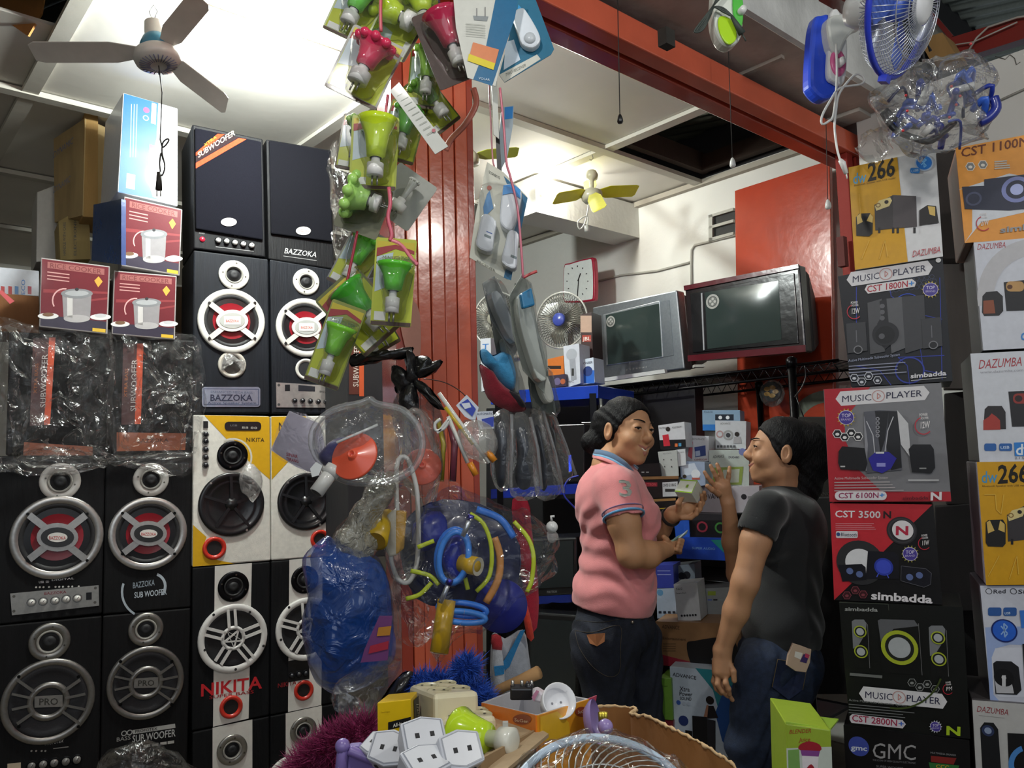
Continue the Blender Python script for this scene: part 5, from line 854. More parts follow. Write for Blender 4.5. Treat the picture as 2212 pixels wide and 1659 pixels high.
t = tv('larger black television with dark red edge on the rack, right of the silver one', [(1479, 618), (1726, 571), (1741, 760), (1487, 780)], [(1524, 632), (1683, 607), (1690, 734), (1530, 754)], '#1c1012', .34, '#1b1214', ('#0d0c0f', [(1492, 634), (1716, 590), (1726, 742), (1498, 762)]), ((1542, 652), 16, 'SHARP', (1592, 753), (1614, 750)), [(1587+7*k, 767-k) for k in range(6)])
m = MB('#5a1520'); TV.prism(m, [(1479, 618), (1726, 571), (1727, 580), (1480, 628)], 0, .01); TV.prism(m, [(1487, 768), (1741, 745), (1742, 760), (1488, 781)], 0, .008); m.col = hexc('#a8a9ad'); TV.prism(m, [(1516, 634), (1519, 633), (1524, 756), (1521, 757)], .006, .009); t.part('red_trim', m, GLOSS)
# wire rack
t = Thing('wire_rack', 'black wire rack standing along the wall under the two televisions', 'rack'); rk = TV.shift(.04)
def rp_(p, o=0): return rk.pt(p, o)
for a, b in (((1256, 842), (1812, 778)), ((1256, 866), (1812, 800))):
    m = MB('#141417'); m.tube([rp_(a), rp_(b)], .007, 8); t.part('rail', m, METAL); m = MB('#141417'); m.tube([rp_(a, -.42), rp_(b, -.42)], .007, 8); t.part('rail', m, METAL)
for o in (0, -.42):
    m = MB('#141417'); A, B, C_, D = rp_((1256, 842), o), rp_((1812, 778), o), rp_((1256, 866), o), rp_((1812, 800), o); n = 46
    m.tube([(A.lerp(B, k/n) if k % 2 else C_.lerp(D, k/n)) for k in range(n+1)], .003, 5); t.part('zigzag_truss', m, METAL)
m = MB('#141417')
for k in range(60): a = rp_((1256, 842)).lerp(rp_((1812, 778)), k/59); m.tube([a, a-rk.n*.42], .0025, 4)
t.part('deck_wires', m, METAL, kind='stuff')
for p_, o, r in (((1712, 775), .012, .019), ((1288, 815), .012, .016), ((1790, 790), -.42, .018), ((1545, 815), -.42, .016)):
    a = rk.pt(p_, o); m = MB('#18181b'); m.tube([a, Vector((a.x, a.y, .02))], r, 14); m.tube([a-Vector((0, 0, .0)), a-Vector((0, 0, .04))], r*1.25, 14); m.ball(a, r*1.02, (1, 1, .5)); t.part('post', m, METAL)
for z in (.25, .82, 1.15):
    for o in (0, -.40):
        a = rk.pt((1288, 900), o); b = rk.pt((1712, 900), o); m = MB('#1a1a1d'); a.z = b.z = z; m.tube([a, b], .007, 8); t.part('rail', m, METAL)
    m = MB('#1d1d22'); a = rk.pt((1288, 900)); b = rk.pt((1712, 900)); a.z = b.z = z; m.prism([a, b, b-rk.n*.4, a-rk.n*.4], [v-Vector((0, 0, .012)) for v in (a, b, b-rk.n*.4, a-rk.n*.4)]); t.part('shelf', m, MATT)
m = MB('#c9c9c7'); TV.shift(.05).prism(m, [(1300, 818), (1440, 798), (1442, 806), (1300, 826)], 0, .02); one('foam_strip', m, PAPER, 'white foam strip under the silver television', 'foam')
# back stock under the rack: dark appliances
def blk(label, q, Y, yaw, dep, col, mat=MATT, name='dark_appliance_box', cat='box'): return carton(name, label, q, Y, yaw, dep, col, mat, cat)
blk('large flat black television leaning at the wall behind both women', [(1388, 838), (1500, 826), (1506, 1010), (1392, 1015)], 4.15, -45, .08, '#211f22', PLAST, 'leaning_television', 'television')
blk('second dark grey panel behind the pink-shirt woman', [(1300, 862), (1386, 850), (1386, 1000), (1302, 1006)], 4.6, -40, .08, '#2a2a2f', PLAST, 'leaning_television', 'television')
t = blk('black desktop computer case with blue light strip on the shelf', [(1200, 918), (1262, 916), (1262, 1040), (1200, 1042)], 3.5, -25, .3, '#131215', PLAST, 'computer_case', 'computer'); m = MB('#1540e0'); t.pl.poly(m, [(1228, 984), (1234, 983), (1235, 1018), (1229, 1019)], .001); t.part('blue_light', m, M('led_glow', .4, bump=0, namt=0, emit=1.2))
blk('black desktop computer case behind the pink-shirt woman', [(1255, 912), (1320, 910), (1320, 1050), (1255, 1052)], 3.55, -25, .3, '#1a1517', PLAST, 'computer_case', 'computer')
for lb, q, Y, c in (('dark filler block added at the wall under the wire rack to darken it', [(1385, 1000), (1600, 990), (1600, 1250), (1390, 1250)], 4.62, '#1d1b1e'), ('black filler block added at the wall below the low shelf to darken it', [(1390, 1255), (1600, 1250), (1600, 1500), (1395, 1500)], 4.6, '#19181b'), ('dark filler block added left of the wire rack to darken the wall', [(1294, 1040), (1390, 1030), (1390, 1500), (1297, 1500)], 4.85, '#161518')): blk(lb, q, Y, -45, .1, c, MATT, 'dark_filler_block')  # added dark blocks that cover the bright wall under the rack
blk('tall dark panel added behind the blue shelf to hide the bright wall', [(1050, 882), (1290, 872), (1292, 1600), (1050, 1600)], 4.62, -30, .04, '#1a191c', MATT, 'dark_backing_panel', 'panel')  # added dark sheet, keeps the wall behind the shelf from showing bright
# blue shelf unit
t = Thing('blue_shelf', 'blue metal shelf unit behind the pillar on the right-hand side', 'shelf'); bs = PL(1235, 1000, 3.75, -30); zs = []
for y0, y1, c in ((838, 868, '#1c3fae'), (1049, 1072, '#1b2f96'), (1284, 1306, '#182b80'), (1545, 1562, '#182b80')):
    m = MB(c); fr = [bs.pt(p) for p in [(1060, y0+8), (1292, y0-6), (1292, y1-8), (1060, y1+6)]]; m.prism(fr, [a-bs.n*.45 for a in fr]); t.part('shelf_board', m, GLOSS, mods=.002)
for x in (1075, 1280):
    m = MB('#17171a'); a = bs.pt((x, 850)); m.box(Vector((a.x-.015, a.y-.01, 0)), Vector((.03, 0, 0)), Vector((0, .03, 0)), Vector((0, 0, a.z))); t.part('upright', m, METAL)
for (q, c, lb, Y) in (([(1140, 1165), (1245, 1160), (1245, 1284), (1140, 1290)], '#16171a', 'dark tube television on the blue shelf behind the hanging bags', 3.45), ([(1140, 1322), (1252, 1330), (1250, 1548), (1140, 1545)], '#151618', 'black flat television standing below the lowest blue shelf', 3.4)):
    t = Thing('shelf_television', lb, 'television'); p = PL(q[0][0], q[0][1], Y, -25); m = MB(c); fr, bk = p.box(q, .25); m.prism(fr, bk); t.part('shell', m, PLAST, mods=.008)
    m = MB('#22282a'); p.prism(m, [q4(q, *a) for a in ((.06, .06), (.94, .06), (.94, .86), (.06, .86))], 0, .003); t.part('screen', m, M('picture_tube')); m = MB('#888'); p.text(m, 'POLYTRON', q4(q, .40, .95), q4(q, .6, .95), 5, '#8a8a8c'); t.part('printed_logo', m, PAPER)
m = MB('#9da0a8'); TV.shift(-.05).prism(m, [(1205, 878), (1222, 876), (1222, 918), (1205, 918)], 0, .03); one('white_card', m, PAPER, 'pale strip of card standing above the computer cases', 'card')
m = MB('#2d3cae'); m.tube(smoothpts([P(x, y, 3.2) for x, y in ((1250, 1028), (1230, 1034), (1220, 1050), (1219, 1070), (1230, 1085), (1245, 1100))], 4, False), .0035); one('blue_cable', m, PLAST, 'thin blue cable looping in front of the black computer case', 'cable')
# fans on the blue shelf
def desk_fan(label, c, r, Y, hubc, yaw=-30, motor=True):
    t = Thing('desk_fan', label, 'fan'); p = PL(c[0], c[1], Y, yaw); m = MB('#8c8a80'); a, b = 0, 0; R = p.size(c, r)
    e1, e2, n = p.ex, p.ey, p.n; O = p.O
    for k in range(56):
        th = 2*math.pi*k/56; d = e1*math.cos(th)+e2*math.sin(th); m.tube([O+d*R*.22+n*.03, O+d*R*.7+n*.028, O+d*R, O+d*R*.7-n*.05, O+d*R*.2-n*.06], .0014, 4)
    t.part('wire_guard', m, METAL, kind='stuff'); m = MB('#b9b8b0'); m.tube([O+(e1*math.cos(2*math.pi*k/40)+e2*math.sin(2*math.pi*k/40))*R for k in range(40)], .005, 6, True); t.part('guard_rim', m, PLAST)
    m = MB(hubc); m.lathe(O, n, [(0, .042), (R*.2, .04), (R*.24, .034), (R*.24, .02)], 24); t.part('hub_badge', m, PLAST)
    m = MB('#6c6a60')
    for k in range(3):
        a0 = 2*math.pi*k/3+.4; out = [O+(e1*math.cos(a0+da)+e2*math.sin(a0+da))*R*rr+n*h for rr, da, h in ((.2, -.4, 0), (.7, -.7, -.01), (.88, -.2, 0), (.85, .3, .01), (.2, .4, .01))]; m.prism(out, [v-n*.002 for v in out])
    t.part('blade', m, PLAST); m = MB('#c7c5bc'); m.lathe(O-n*.05, -n, [(R*.3, 0), (R*.38, .03), (R*.36, .12), (0, .15)], 20); t.part('motor_housing', m, PLAST)
    m = MB('#b5b3aa'); q = O-n*.10; m.tube([q, q-Vector((0, 0, R*1.3))], .016, 10); m.lathe(q-Vector((0, 0, R*1.45)), (0, 0, 1), [(0, 0), (R*.55, 0), (R*.5, .02), (.02, .03)], 24); t.part('stand', m, PLAST)
desk_fan('small dusty desk fan with a blue hub, left of the silver television', (1213, 692), 60, 4.05, '#4453a8')
desk_fan('dusty fan mostly hidden behind the hanging blister packs', (1072, 690), 58, 3.9, '#9a9788')
def sbox(label, q, base, art=(), Y=3.3, yaw=-25, dep=.12, name='product_box', side=None, grp='small boxed electronics on the rack'):
    t = Thing(name, label, 'box', grp); p = PL(q[0][0], q[0][1], Y, yaw); m = MB(side or base); fr, bk = p.box(q, dep); m.prism(fr, bk); t.part('carton', m, PAPER, mods=.0015)
    if art or base:
        m = MB(base); z = .0007; p.poly(m, q, z)
        for a in art:
            z += .0003
            if a[0] == 't': p.text(m, a[1], a[2], a[3], a[4], a[5], z, .03)
            elif a[0] == 'c': p.circ(m, a[1], a[2], z, a[3], 16)
            elif a[0] == 'r': p.ring(m, a[1], a[2], a[3], z, a[4], 18)
            else: p.poly(m, a[0], z, a[1])
        t.part('printed_front', m, PAPER)
    return t
R_ = lambda x0, y0, x1, y1: [(x0, y0), (x1, y0), (x1, y1), (x0, y1)]
G2 = 'boxes on the blue shelf beside the fan'
sbox('white microphone box on the blue shelf', [(1217, 748), (1251, 742), (1254, 828), (1222, 838)], '#c9cdd6', [('c', (1235, 766), 13, '#a9adb5'), ([(1230, 776), (1243, 774), (1246, 820), (1234, 822)], '#9a9ea6'), (R_(1235, 796, 1240, 812), '#333'), ('t', 'MIC', (1226, 828), (1240, 826), 5, '#555')], 3.8, -30, grp=G2)
sbox('tall black box with a red and white top, between fan and silver television', [(1254, 680), (1278, 674), (1281, 772), (1256, 776)], '#3a2422', [(R_(1254, 682, 1278, 718), '#b99a86'), (R_(1258, 724, 1277, 738), '#a33a2a'), ('t', 'JBL', (1259, 736), (1276, 735), 8, '#e0d8d0')], 3.9, -30, grp=G2)
sbox('orange box partly behind the microphone box', [(1183, 776), (1217, 768), (1219, 808), (1185, 812)], '#c9702c', [(R_(1183, 790, 1212, 797), '#2b201c')], 3.85, -30, grp=G2)
sbox('dark small box under the orange box on the blue shelf', [(1184, 812), (1222, 808), (1223, 834), (1186, 838)], '#3a3044', [('c', (1204, 824), 8, '#6d6488'), ('c', (1216, 824), 6, '#b0603c')], 3.82, -30, grp=G2)
sbox('white and blue box left of the rack post', [(1252, 778), (1282, 772), (1285, 826), (1254, 832)], '#c9d3e0', [(R_(1254, 800, 1284, 828), '#2f6ac4'), ('c', (1270, 802), 11, '#2a3f7c'), ('t', 'PIONEER', (1256, 788), (1280, 785), 5, '#333a50')], 3.8, -30, grp=G2)
sbox('white box edge with a blue letter, far side of the pillar', [(1038, 732), (1060, 730), (1062, 842), (1040, 846)], '#c3c6cc', [('t', 'T', (1042, 755), (1056, 754), 12, '#3f76b5')], 3.86, -30, grp=G2)
B = sbox
B('white phone card with a red phone and black foot, behind the smiling face', [(1422, 919), (1478, 911), (1482, 966), (1427, 971)], '#c3c5ca', [([(1424, 951), (1481, 949), (1482, 966), (1427, 971)], '#18181b'), ([(1431, 940), (1444, 938), (1448, 963), (1434, 964)], '#b52a38'), ('c', (1443, 927), 5, '#2b2422'), ('t', 'POLYTRON', (1424, 927), (1440, 926), 4, '#666'), ('t', 'POLYTRON', (1452, 926), (1472, 923), 4, '#666'), (R_(1458, 958, 1464, 965), '#c86a3a'), (R_(1466, 957, 1472, 964), '#4a90b8')], 3.15)
B('grey leaflet card below the red phone card', [(1421, 976), (1462, 972), (1466, 1028), (1429, 1030)], '#a9adab', [('t', 'POLYTRON', (1432, 982), (1450, 980), 3, '#777'), ('c', (1434, 993), 1.5, '#555'), ('c', (1450, 993), 1.5, '#555'), ('c', (1436, 1008), 1.5, '#555'), ('c', (1451, 1008), 1.5, '#555')], 3.12, dep=.01)
B('small white card overlapping the grey leaflet card', [(1459, 972), (1480, 969), (1482, 1005), (1462, 1008)], '#c5c8cc', [('t', 'POLYTRON', (1462, 980), (1478, 978), 3, '#888')], 3.10, dep=.01)
B('white box with a dark blue printer picture, behind the raised box', [(1481, 940), (1531, 942), (1531, 996), (1480, 998)], '#bfc0c6', [('t', 'ADVANCE', (1495, 950), (1522, 951), 4, '#777'), ([(1489, 958), (1497, 954), (1495, 992), (1486, 985)], '#c4606a'), ([(1500, 966), (1524, 962), (1525, 984), (1502, 988)], '#33437c'), ([(1502, 975), (1512, 973), (1513, 984), (1503, 986)], '#a9b4cc'), ('c', (1486, 961), 3, '#b9a23a'), ('t', 'OMEGA', (1500, 995), (1528, 994), 4, '#8f4a50')], 3.25)
B('pale blue camera box at the top of the stock between the women', [(1517, 886), (1598, 886), (1600, 932), (1518, 930)], '#7d97ae', [('t', 'POLAROID', (1521, 892), (1540, 892), 4, '#33424e'), (R_(1545, 895, 1585, 908), '#1b2430'), ('c', (1556, 902), 4, '#dfe3e6'), ('c', (1572, 902), 4, '#dfe3e6'), (R_(1518, 917, 1545, 930), '#2a6fb8')], 3.45)
B('white box with two grey speaker pictures, left of the second woman', [(1545, 908), (1612, 910), (1611, 970), (1546, 969)], '#bfc1c6', [('t', 'ADVANCE', (1556, 917), (1578, 917), 4, '#777'), ('r', (1555, 938), 5, 8, '#a88'), ('r', (1573, 940), 7, 11, '#999'), ('c', (1573, 940), 5, '#3a3a40'), ('c', (1592, 938), 5, '#2b2422'), ([(1586, 944), (1600, 944), (1602, 958), (1584, 958)], '#a3a0a4')]+[(R_(1549+7*k, 962, 1554+7*k, 967), '#55565a') for k in range(6)], 3.3)
B('pale green-framed box behind the waving hand', [(1532, 972), (1618, 972), (1618, 1050), (1531, 1050)], '#b7bfb9', [('t', 'ADVANCE', (1540, 990), (1564, 988), 6, '#444'), ('t', 'DUO-065', (1574, 990), (1597, 990), 5, '#445'), ('c', (1604, 976), 8, '#7b82b4'), ([(1540, 1010), (1606, 1008), (1602, 1047), (1540, 1047)], '#8a9c4a'), ([(1562, 1015), (1598, 1013), (1596, 1042), (1562, 1043)], '#b9bfb0')], 3.2)
B('blue-grey bulb box just above the raised green and white box', [(1469, 996), (1522, 998), (1524, 1048), (1472, 1056)], '#8d9cb4', [([(1472, 1005), (1500, 1000), (1510, 1020), (1475, 1030)], '#bcc6d4'), ('c', (1503, 1024), 10, '#d3d8de'), (R_(1495, 1032, 1512, 1036), '#b05a4a'), ('c', (1479, 1029), 4, '#3a3020')], 3.1)
B('black disc player on a cardboard edge behind the pink collar', [(1364, 1003), (1424, 1000), (1428, 1028), (1366, 1030)], '#131316', [('t', '30', (1366, 1002), (1374, 1002), 5, '#ccc'), (R_(1386, 1019, 1392, 1021), '#999'), (R_(1396, 1019, 1402, 1021), '#999')], 3.15, name='disc_player')
B('black DVD player box with red label and white bar-code sticker', [(1366, 1036), (1466, 1032), (1466, 1074), (1370, 1078)], '#1b1819', [(R_(1381, 1042, 1420, 1051), '#7c2430'), ('t', 'POLYTRON', (1384, 1050), (1417, 1049), 6, '#b04a50'), ([(1431, 1042), (1464, 1040), (1464, 1072), (1432, 1073)], '#b9bcc0'), ('t', 'DVD 2186G', (1433, 1051), (1460, 1050), 6, '#222'), (R_(1437, 1056, 1458, 1062), '#333'), ([(1366, 1030), (1466, 1028), (1466, 1034), (1366, 1037)], '#7a5a3a')], 3.12, dep=.2)
B('black flat player with yellow line, below the DVD player box', [(1368, 1084), (1460, 1080), (1460, 1112), (1372, 1118)], '#161416', [([(1368, 1080), (1460, 1076), (1460, 1081), (1368, 1086)], '#8a6a40'), ([(1380, 1100), (1455, 1096), (1455, 1098), (1380, 1102)], '#a8922c'), ('c', (1398, 1092), 2, '#ddd')], 3.12, dep=.2, name='disc_player')
B('white and lilac carton with bold dark lettering behind the waving arm', [(1506, 1052), (1640, 1050), (1640, 1106), (1508, 1110)], '#b9b4bc', [('t', 'ADVANCE', (1512, 1079), (1566, 1076), 11, '#2b2730'), ('c', (1607, 1073), 6, '#26242a'), ('t', 'SPEAKER', (1615, 1077), (1634, 1076), 5, '#555')], 3.15, dep=.2)
B('black car audio unit with red and green rings in the opened blue box', [(1488, 1110), (1580, 1112), (1582, 1162), (1492, 1160)], '#17161a', [(R_(1495, 1112, 1575, 1124), '#2b2b30'), ('r', (1517, 1138), 8, 12, '#8f2f40'), ('r', (1556, 1140), 8, 12, '#3f7a3a')], 3.05, name='audio_unit')
B('bright blue and teal carton behind the phone', [(1458, 1122), (1492, 1120), (1494, 1166), (1590, 1168), (1586, 1212), (1462, 1206)][:0] or [(1458, 1160), (1590, 1164), (1586, 1212), (1462, 1206)], '#1b3fa0', [([(1535, 1166), (1590, 1166), (1586, 1212), (1565, 1195)], '#1d7a72'), ('t', 'SUPER AUDIO', (1495, 1186), (1545, 1188), 5, '#6f95c9')], 3.05, dep=.2)
B('blue carton flap left of the car audio unit', [(1455, 1120), (1488, 1118), (1490, 1160), (1460, 1162)], '#2554b8', [], 3.06, dep=.01)
B('purple-blue box beside the pink shirt hem, upper', [(1416, 1222), (1454, 1220), (1456, 1270), (1418, 1270)], '#343f96', [(R_(1420, 1232, 1448, 1234), '#8a93c4'), (R_(1420, 1240, 1450, 1242), '#8a93c4')], 3.1)
B('grey box with a pair of black speakers, next to the purple-blue box', [(1456, 1222), (1500, 1218), (1502, 1262), (1458, 1264)], '#77808a', [('c', (1473, 1244), 8, '#1d1f26'), ('c', (1484, 1242), 8, '#1d1f26')], 3.15)
B('pale blue box with small icons under the purple-blue box', [(1418, 1272), (1458, 1270), (1462, 1334), (1420, 1336)], '#a3b0c2', [('c', (1426, 1280), 7, '#5a8ab0')]+[(R_(1423+10*k, 1320, 1429+10*k, 1325), '#2a2d38') for k in range(4)], 3.1)
B('white fine-print box leaning forward on the low shelf', [(1455, 1262), (1506, 1258), (1514, 1340), (1465, 1342)], '#bfc1c2', [('t', 'T-612', (1460, 1275), (1474, 1274), 5, '#222'), ('t', 'Smart-Port', (1461, 1283), (1482, 1282), 3, '#444')]+[('c', (1473+6*k, 1330-.4*k), 2.4, '#26262a') for k in range(6)], 2.95)
B('grey box with a lime label and colour chips on the low shelf', [(1510, 1272), (1582, 1268), (1584, 1346), (1514, 1345)], '#8b8f90', [(R_(1529, 1277, 1546, 1286), '#8fa03a')]+[(R_(1517+12*k, 1294, 1526+12*k, 1297), c) for k, c in enumerate(('#a34a4a', '#5a6ab0', '#26262a', '#8f9a9a'))]+[('t', 'oooooo', (1522, 1340), (1558, 1340), 3, '#555')], 3.05)
B('brown carton with red band and black speaker picture', [(1416, 1342), (1600, 1348), (1602, 1455), (1424, 1432)], '#8a6644', [([(1422, 1412), (1470, 1424), (1520, 1436), (1602, 1440), (1602, 1458), (1424, 1436)], '#8a2233'), ('t', 'ADVANCE', (1430, 1357), (1468, 1360), 8, '#4a3424'), ('t', 'Entertainment', (1432, 1381), (1482, 1384), 6, '#4a3424')]+[(R_(1432, 1390+5*k, 1460, 1391.5+5*k), '#5f4630') for k in range(4)]+[(smoothpts([(1484, 1390), (1500, 1384), (1560, 1376), (1590, 1390), (1590, 1430), (1506, 1436), (1490, 1425)], 3), '#151315'), ('c', (1540, 1424), 3, '#888')], 2.95, dep=.25)
B('green box standing between the jeans and the white and teal box', [(1424, 1464), (1450, 1466), (1454, 1556), (1422, 1552)], '#6f9a3a', [('t', 'Green', (1428, 1484), (1442, 1484), 5, '#3f5a20')], 2.85)
B('small dark red box under the green box', [(1420, 1556), (1454, 1558), (1454, 1600), (1420, 1600)], '#7a1f2c', [], 2.85)
B('white and teal box with a woman and tower speakers', [(1447, 1440), (1592, 1452), (1588, 1640), (1454, 1604)], '#b3bfcc', [([(1502, 1443), (1592, 1452), (1590, 1600), (1560, 1560), (1540, 1490)], '#2a7f8a'), ([(1545, 1540), (1560, 1500), (1592, 1470), (1590, 1640), (1560, 1600)], '#1d4a8c'), ('t', 'ADVANCE', (1453, 1460), (1504, 1468), 8, '#26242c'), ('t', 'Xtra', (1468, 1492), (1490, 1494), 10, '#26242c'), ('t', 'Power', (1468, 1502), (1496, 1504), 9, '#26242c'), ('t', 'SOUND', (1469, 1511), (1494, 1513), 7, '#26242c'), ('c', (1466, 1517), 5, '#3a5aa8'), ('c', (1478, 1519), 4, '#a9b4c4'), ('c', (1488, 1520), 4, '#a9b4c4'), ('c', (1477, 1556), 11, '#26366c'), ('c', (1534, 1512), 9, '#1a1414'), ([(1528, 1524), (1542, 1524), (1552, 1550), (1524, 1552)], '#171216'), ([(1527, 1522), (1531, 1522), (1528, 1552), (1520, 1550)], '#a3745c'), ([(1496, 1545), (1528, 1548), (1530, 1640), (1498, 1636)], '#121217'), ([(1528, 1552), (1546, 1556), (1546, 1640), (1530, 1640)], '#25252c'), ([(1481, 1576), (1496, 1578), (1496, 1604), (1482, 1600)], '#121217')], 2.85, dep=.25)
# emblem
t = Thing('hanging_emblem', 'black and gold disc hanging in clear film on the orange board', 'ornament'); pe = pd.shift(.12); m = MB('#17110c'); pe.prism(m, ellipse((1668, 846), 22, 22, 10), 0, .01)
for k in range(5): a = k*1.257; pe.prism(m, ellipse((1668+10*math.cos(a), 846+9*math.sin(a)), 7, 5, 8), .01, .014, '#9c7420')
t.part('disc', m, PLAST); m = MB('#c8c8c4'); pillow(m, pe, ellipse((1668, 850), 27, 30, 12), .05, 4, .01, 0, seed=3); t.part('clear_film', m, FILM); m = MB('#888'); m.tube([pe.pt((1668, 820)), pe.pt((1640, 806)), pe.pt((1640, 790))], .0012, 4); t.part('string', m, PLAST)
m = MB('#1a1819'); m.tube(smoothpts([P(x, y, 3.4) for x, y in ((1738, 790), (1740, 815), (1730, 840), (1716, 858))], 4, False), .003); m.tube([P(1718, 852, 3.4), P(1745, 925, 3.4)], .003); m.ball(P(1746, 928, 3.4), .008, col='#d0304a'); one('black_cable', m, PLAST, 'black cable with red tip dangling from the rack post', 'cable')
m = MB('#b9b7b1'); m.box(P(1500, 793, 3.78), Vector((.05, 0, 0)), Vector((0, .04, 0)), Vector((0, 0, .012))); one('white_plug_block', m, PLAST, 'small white block on the rack edge between the televisions', 'block')
# ================= HANGING PACKS AROUND THE PILLAR =================
def local(c, ang, k=1):
    a = math.radians(ang); return lambda x, y: (c[0]+k*(x*math.cos(a)-y*math.sin(a)), c[1]+k*(x*math.sin(a)+y*math.cos(a)))
def cupshape(t, p, top, bot, r, col, off=.03, scal=False):
    """flared bell lamp: top/bottom photo points, mouth radius px"""
    A, B = p.pt(bot, off), p.pt(top, off); d = B-A; L = d.length; R = p.size(top, r); m = MB(col); prof = [(R*.30, 0), (R*.46, L*.05), (R*.52, L*.3), (R*.62, L*.6), (R*.86, L*.88), (R, L), (R*.93, L*.99), (R*.5, L*.5), (0, L*.42)]
    m.lathe(A, d, prof, 24, 1, p.n)
    if scal:
        for k in range(9): a = 2*math.pi*k/9; e1 = d.orthogonal().normalized(); e2 = d.normalized().cross(e1); m.ball(B+(e1*math.cos(a)+e2*math.sin(a))*R*.86-d*.06, R*.26, (1, 1, 1), 8, 6)
    t.part('lamp_cup', m, LIQ)
def plugbody(t, p, a, b, r, off=.03):
    A, B = p.pt(a, off), p.pt(b, off); R = p.size(a, r); d = B-A; m = MB('#eeeeea'); m.lathe(A, d, [(0, 0), (R*.5, 0), (R*.55, d.length*.3), (R, d.length*.35), (R*.98, d.length), (0, d.length)], 18); t.part('plug_body', m, PLAST)
    m = MB('#a9a8a2')
    for s in (-.3, .3): m.tube([B+p.ex*R*s, B+p.ex*R*s+d.normalized()*.018], .002, 6)
    t.part('plug_pin', m, METAL)
def pack(label, c, w, h, ang, Y, cup, card='#c6cfa0', yaw=5, dark='#8b8c3a', cupy=(-.30, .12), cr=.36, scal=True, top='#9c3030', flip=False, bl=True, plain=False):
    t = Thing('night_lamp_pack', label, 'lamp pack', 'night lamp packs strung in front of the pillar'); p = PL(c[0], c[1], Y, yaw); f = local(c, ang); m = MB(card)
    pts = [f(*q) for q in rrect(-w/2, -h/2, w/2, h/2, w*.06)]; p.prism(m, pts, -.0015, 0); t.part('card', m, PAPER)
    if not plain:
        m = MB(dark); p.poly(m, [f(-w*.46, -h*.1), f(w*.46, -h*.3), f(w*.46, h*.44), f(-w*.46, h*.44)], .0004, '#b3bd2e'); arcp = [f(-w*.46, -h*.46), f(w*.46, -h*.46), f(w*.46, -h*.36), f(0, -h*.42), f(-w*.46, -h*.30)]; p.poly(m, arcp, .0006, '#c9b52c'); p.poly(m, [f(-w*.46, -h*.38), f(0, -h*.43), f(w*.46, -h*.37), f(w*.46, -h*.33), f(0, -h*.38), f(-w*.46, -h*.28)], .0008, top)
        p.poly(m, [f(-w*.45, -h*.28), f(-w*.05, -h*.34), f(-w*.12, h*.05), f(-w*.45, h*.12)], .0009, '#b9c9d0'); p.poly(m, [f(-w*.42, h*.34), f(-w*.14, h*.34), f(-w*.14, h*.44), f(-w*.42, h*.44)], .001, '#d6d8d2'); p.poly(m, [f(-w*.49, h*.45), f(w*.49, h*.45), f(w*.49, h*.495), f(-w*.49, h*.495)], .001, '#4a3424'); p.text(m, 'MINI GILDER', f(-w*.3, -h*.25), f(w*.38, -h*.25), h*.05, '#5a8a4a', .0012)
        t.part('printed_card', m, PAPER)
    s = -1 if flip else 1; ct = f(w*.08, h*cupy[0]*s); cbm = f(w*.08, h*cupy[1]*s); cupshape(t, p, ct, cbm, w*cr, cup, .035, scal); plugbody(t, p, f(w*.08, h*(cupy[1]-.01)*s), f(w*.08, h*(cupy[1]+.24)*s), w*.17, .035)
    m = MB('#c9cac6'); q = [f(x*w, (y*h)*s) for x, y in ((-.36, cupy[0]-.08), (.08, cupy[0]-.13), (.5, cupy[0]-.08), (.46, .0), (.36, .2), (.30, .42), (-.14, .42), (-.2, .2), (-.32, 0))]; pillow(m, p.shift(.002), q, .13, 5, .004, 3, seed=int(c[0]), flatback=True)
    if bl: t.part('blister', m, BLIS)
    return t
LIME = '#c3dd2a'; GRN = '#5fc238'; PINK = '#d8365c'
pack('green lamp pack at the very top left of the hanging string', (768, 22), 100, 130, 25, 1.66, '#6fd04a')
pack('lime lamp pack behind the pink one with white plug to the right', (850, 55), 120, 120, -60, 1.72, LIME)
t = pack('large pink bulb lamp pack, tilted, near the top', (788, 145), 124, 150, 26, 1.52, PINK, '#a9a9a0', cupy=(-.28, .10), cr=.33)
pack('dark red lamp pack to the right of the big pink one', (962, 100), 92, 170, -22, 1.66, '#b52a4c', '#4a3a34', cr=.42, scal=False, plain=True)
pack('purple and yellow card pack at the top above the dark red lamp', (905, 35), 100, 90, -10, 1.74, LIME, '#5a4a7c')
pack('green lamp pack hanging behind the dark red one', (918, 165), 70, 140, 5, 1.78, '#86b83c', '#7e8a3a', cr=.4)
pack('green pack mostly hidden behind the white paper strip', (925, 228), 80, 130, -38, 1.82, '#6a9a3a', '#6a7434')
pack('pale green lamp pack behind the lime one', (772, 310), 80, 120, 10, 1.72, '#b9e08a', '#55502e')
pack('lime-yellow lamp pack hanging under the pink one', (808, 330), 102, 158, 3, 1.55, '#cbe62c', '#a9b23c', cupy=(-.36, .16), cr=.40, scal=False)
pack('green pack half behind the lime-yellow one', (870, 285), 80, 130, 15, 1.80, '#5aa838', '#7c8436')
t = pack('grey unprinted lamp pack seen from behind with a white plug', (872, 425), 100, 115, 35, 1.75, '#c6c8c4', '#a3a59f', cr=.12, plain=True, bl=False)
pack('scalloped pale green lamp pack with grey plug, middle of the string', (785, 450), 112, 100, -70, 1.6, '#b4e878', '#6a6a50', cr=.42, plain=True)
pack('green pack at the left under the scalloped one', (772, 560), 80, 140, 28, 1.68, GRN, '#8a8a86')
t = pack('bright printed lamp pack facing front with green cup, centre of the string', (850, 610), 88, 190, 4, 1.50, '#62cc38', '#b9bf3a', yaw=0, cupy=(-.16, .14), cr=.44, scal=False)
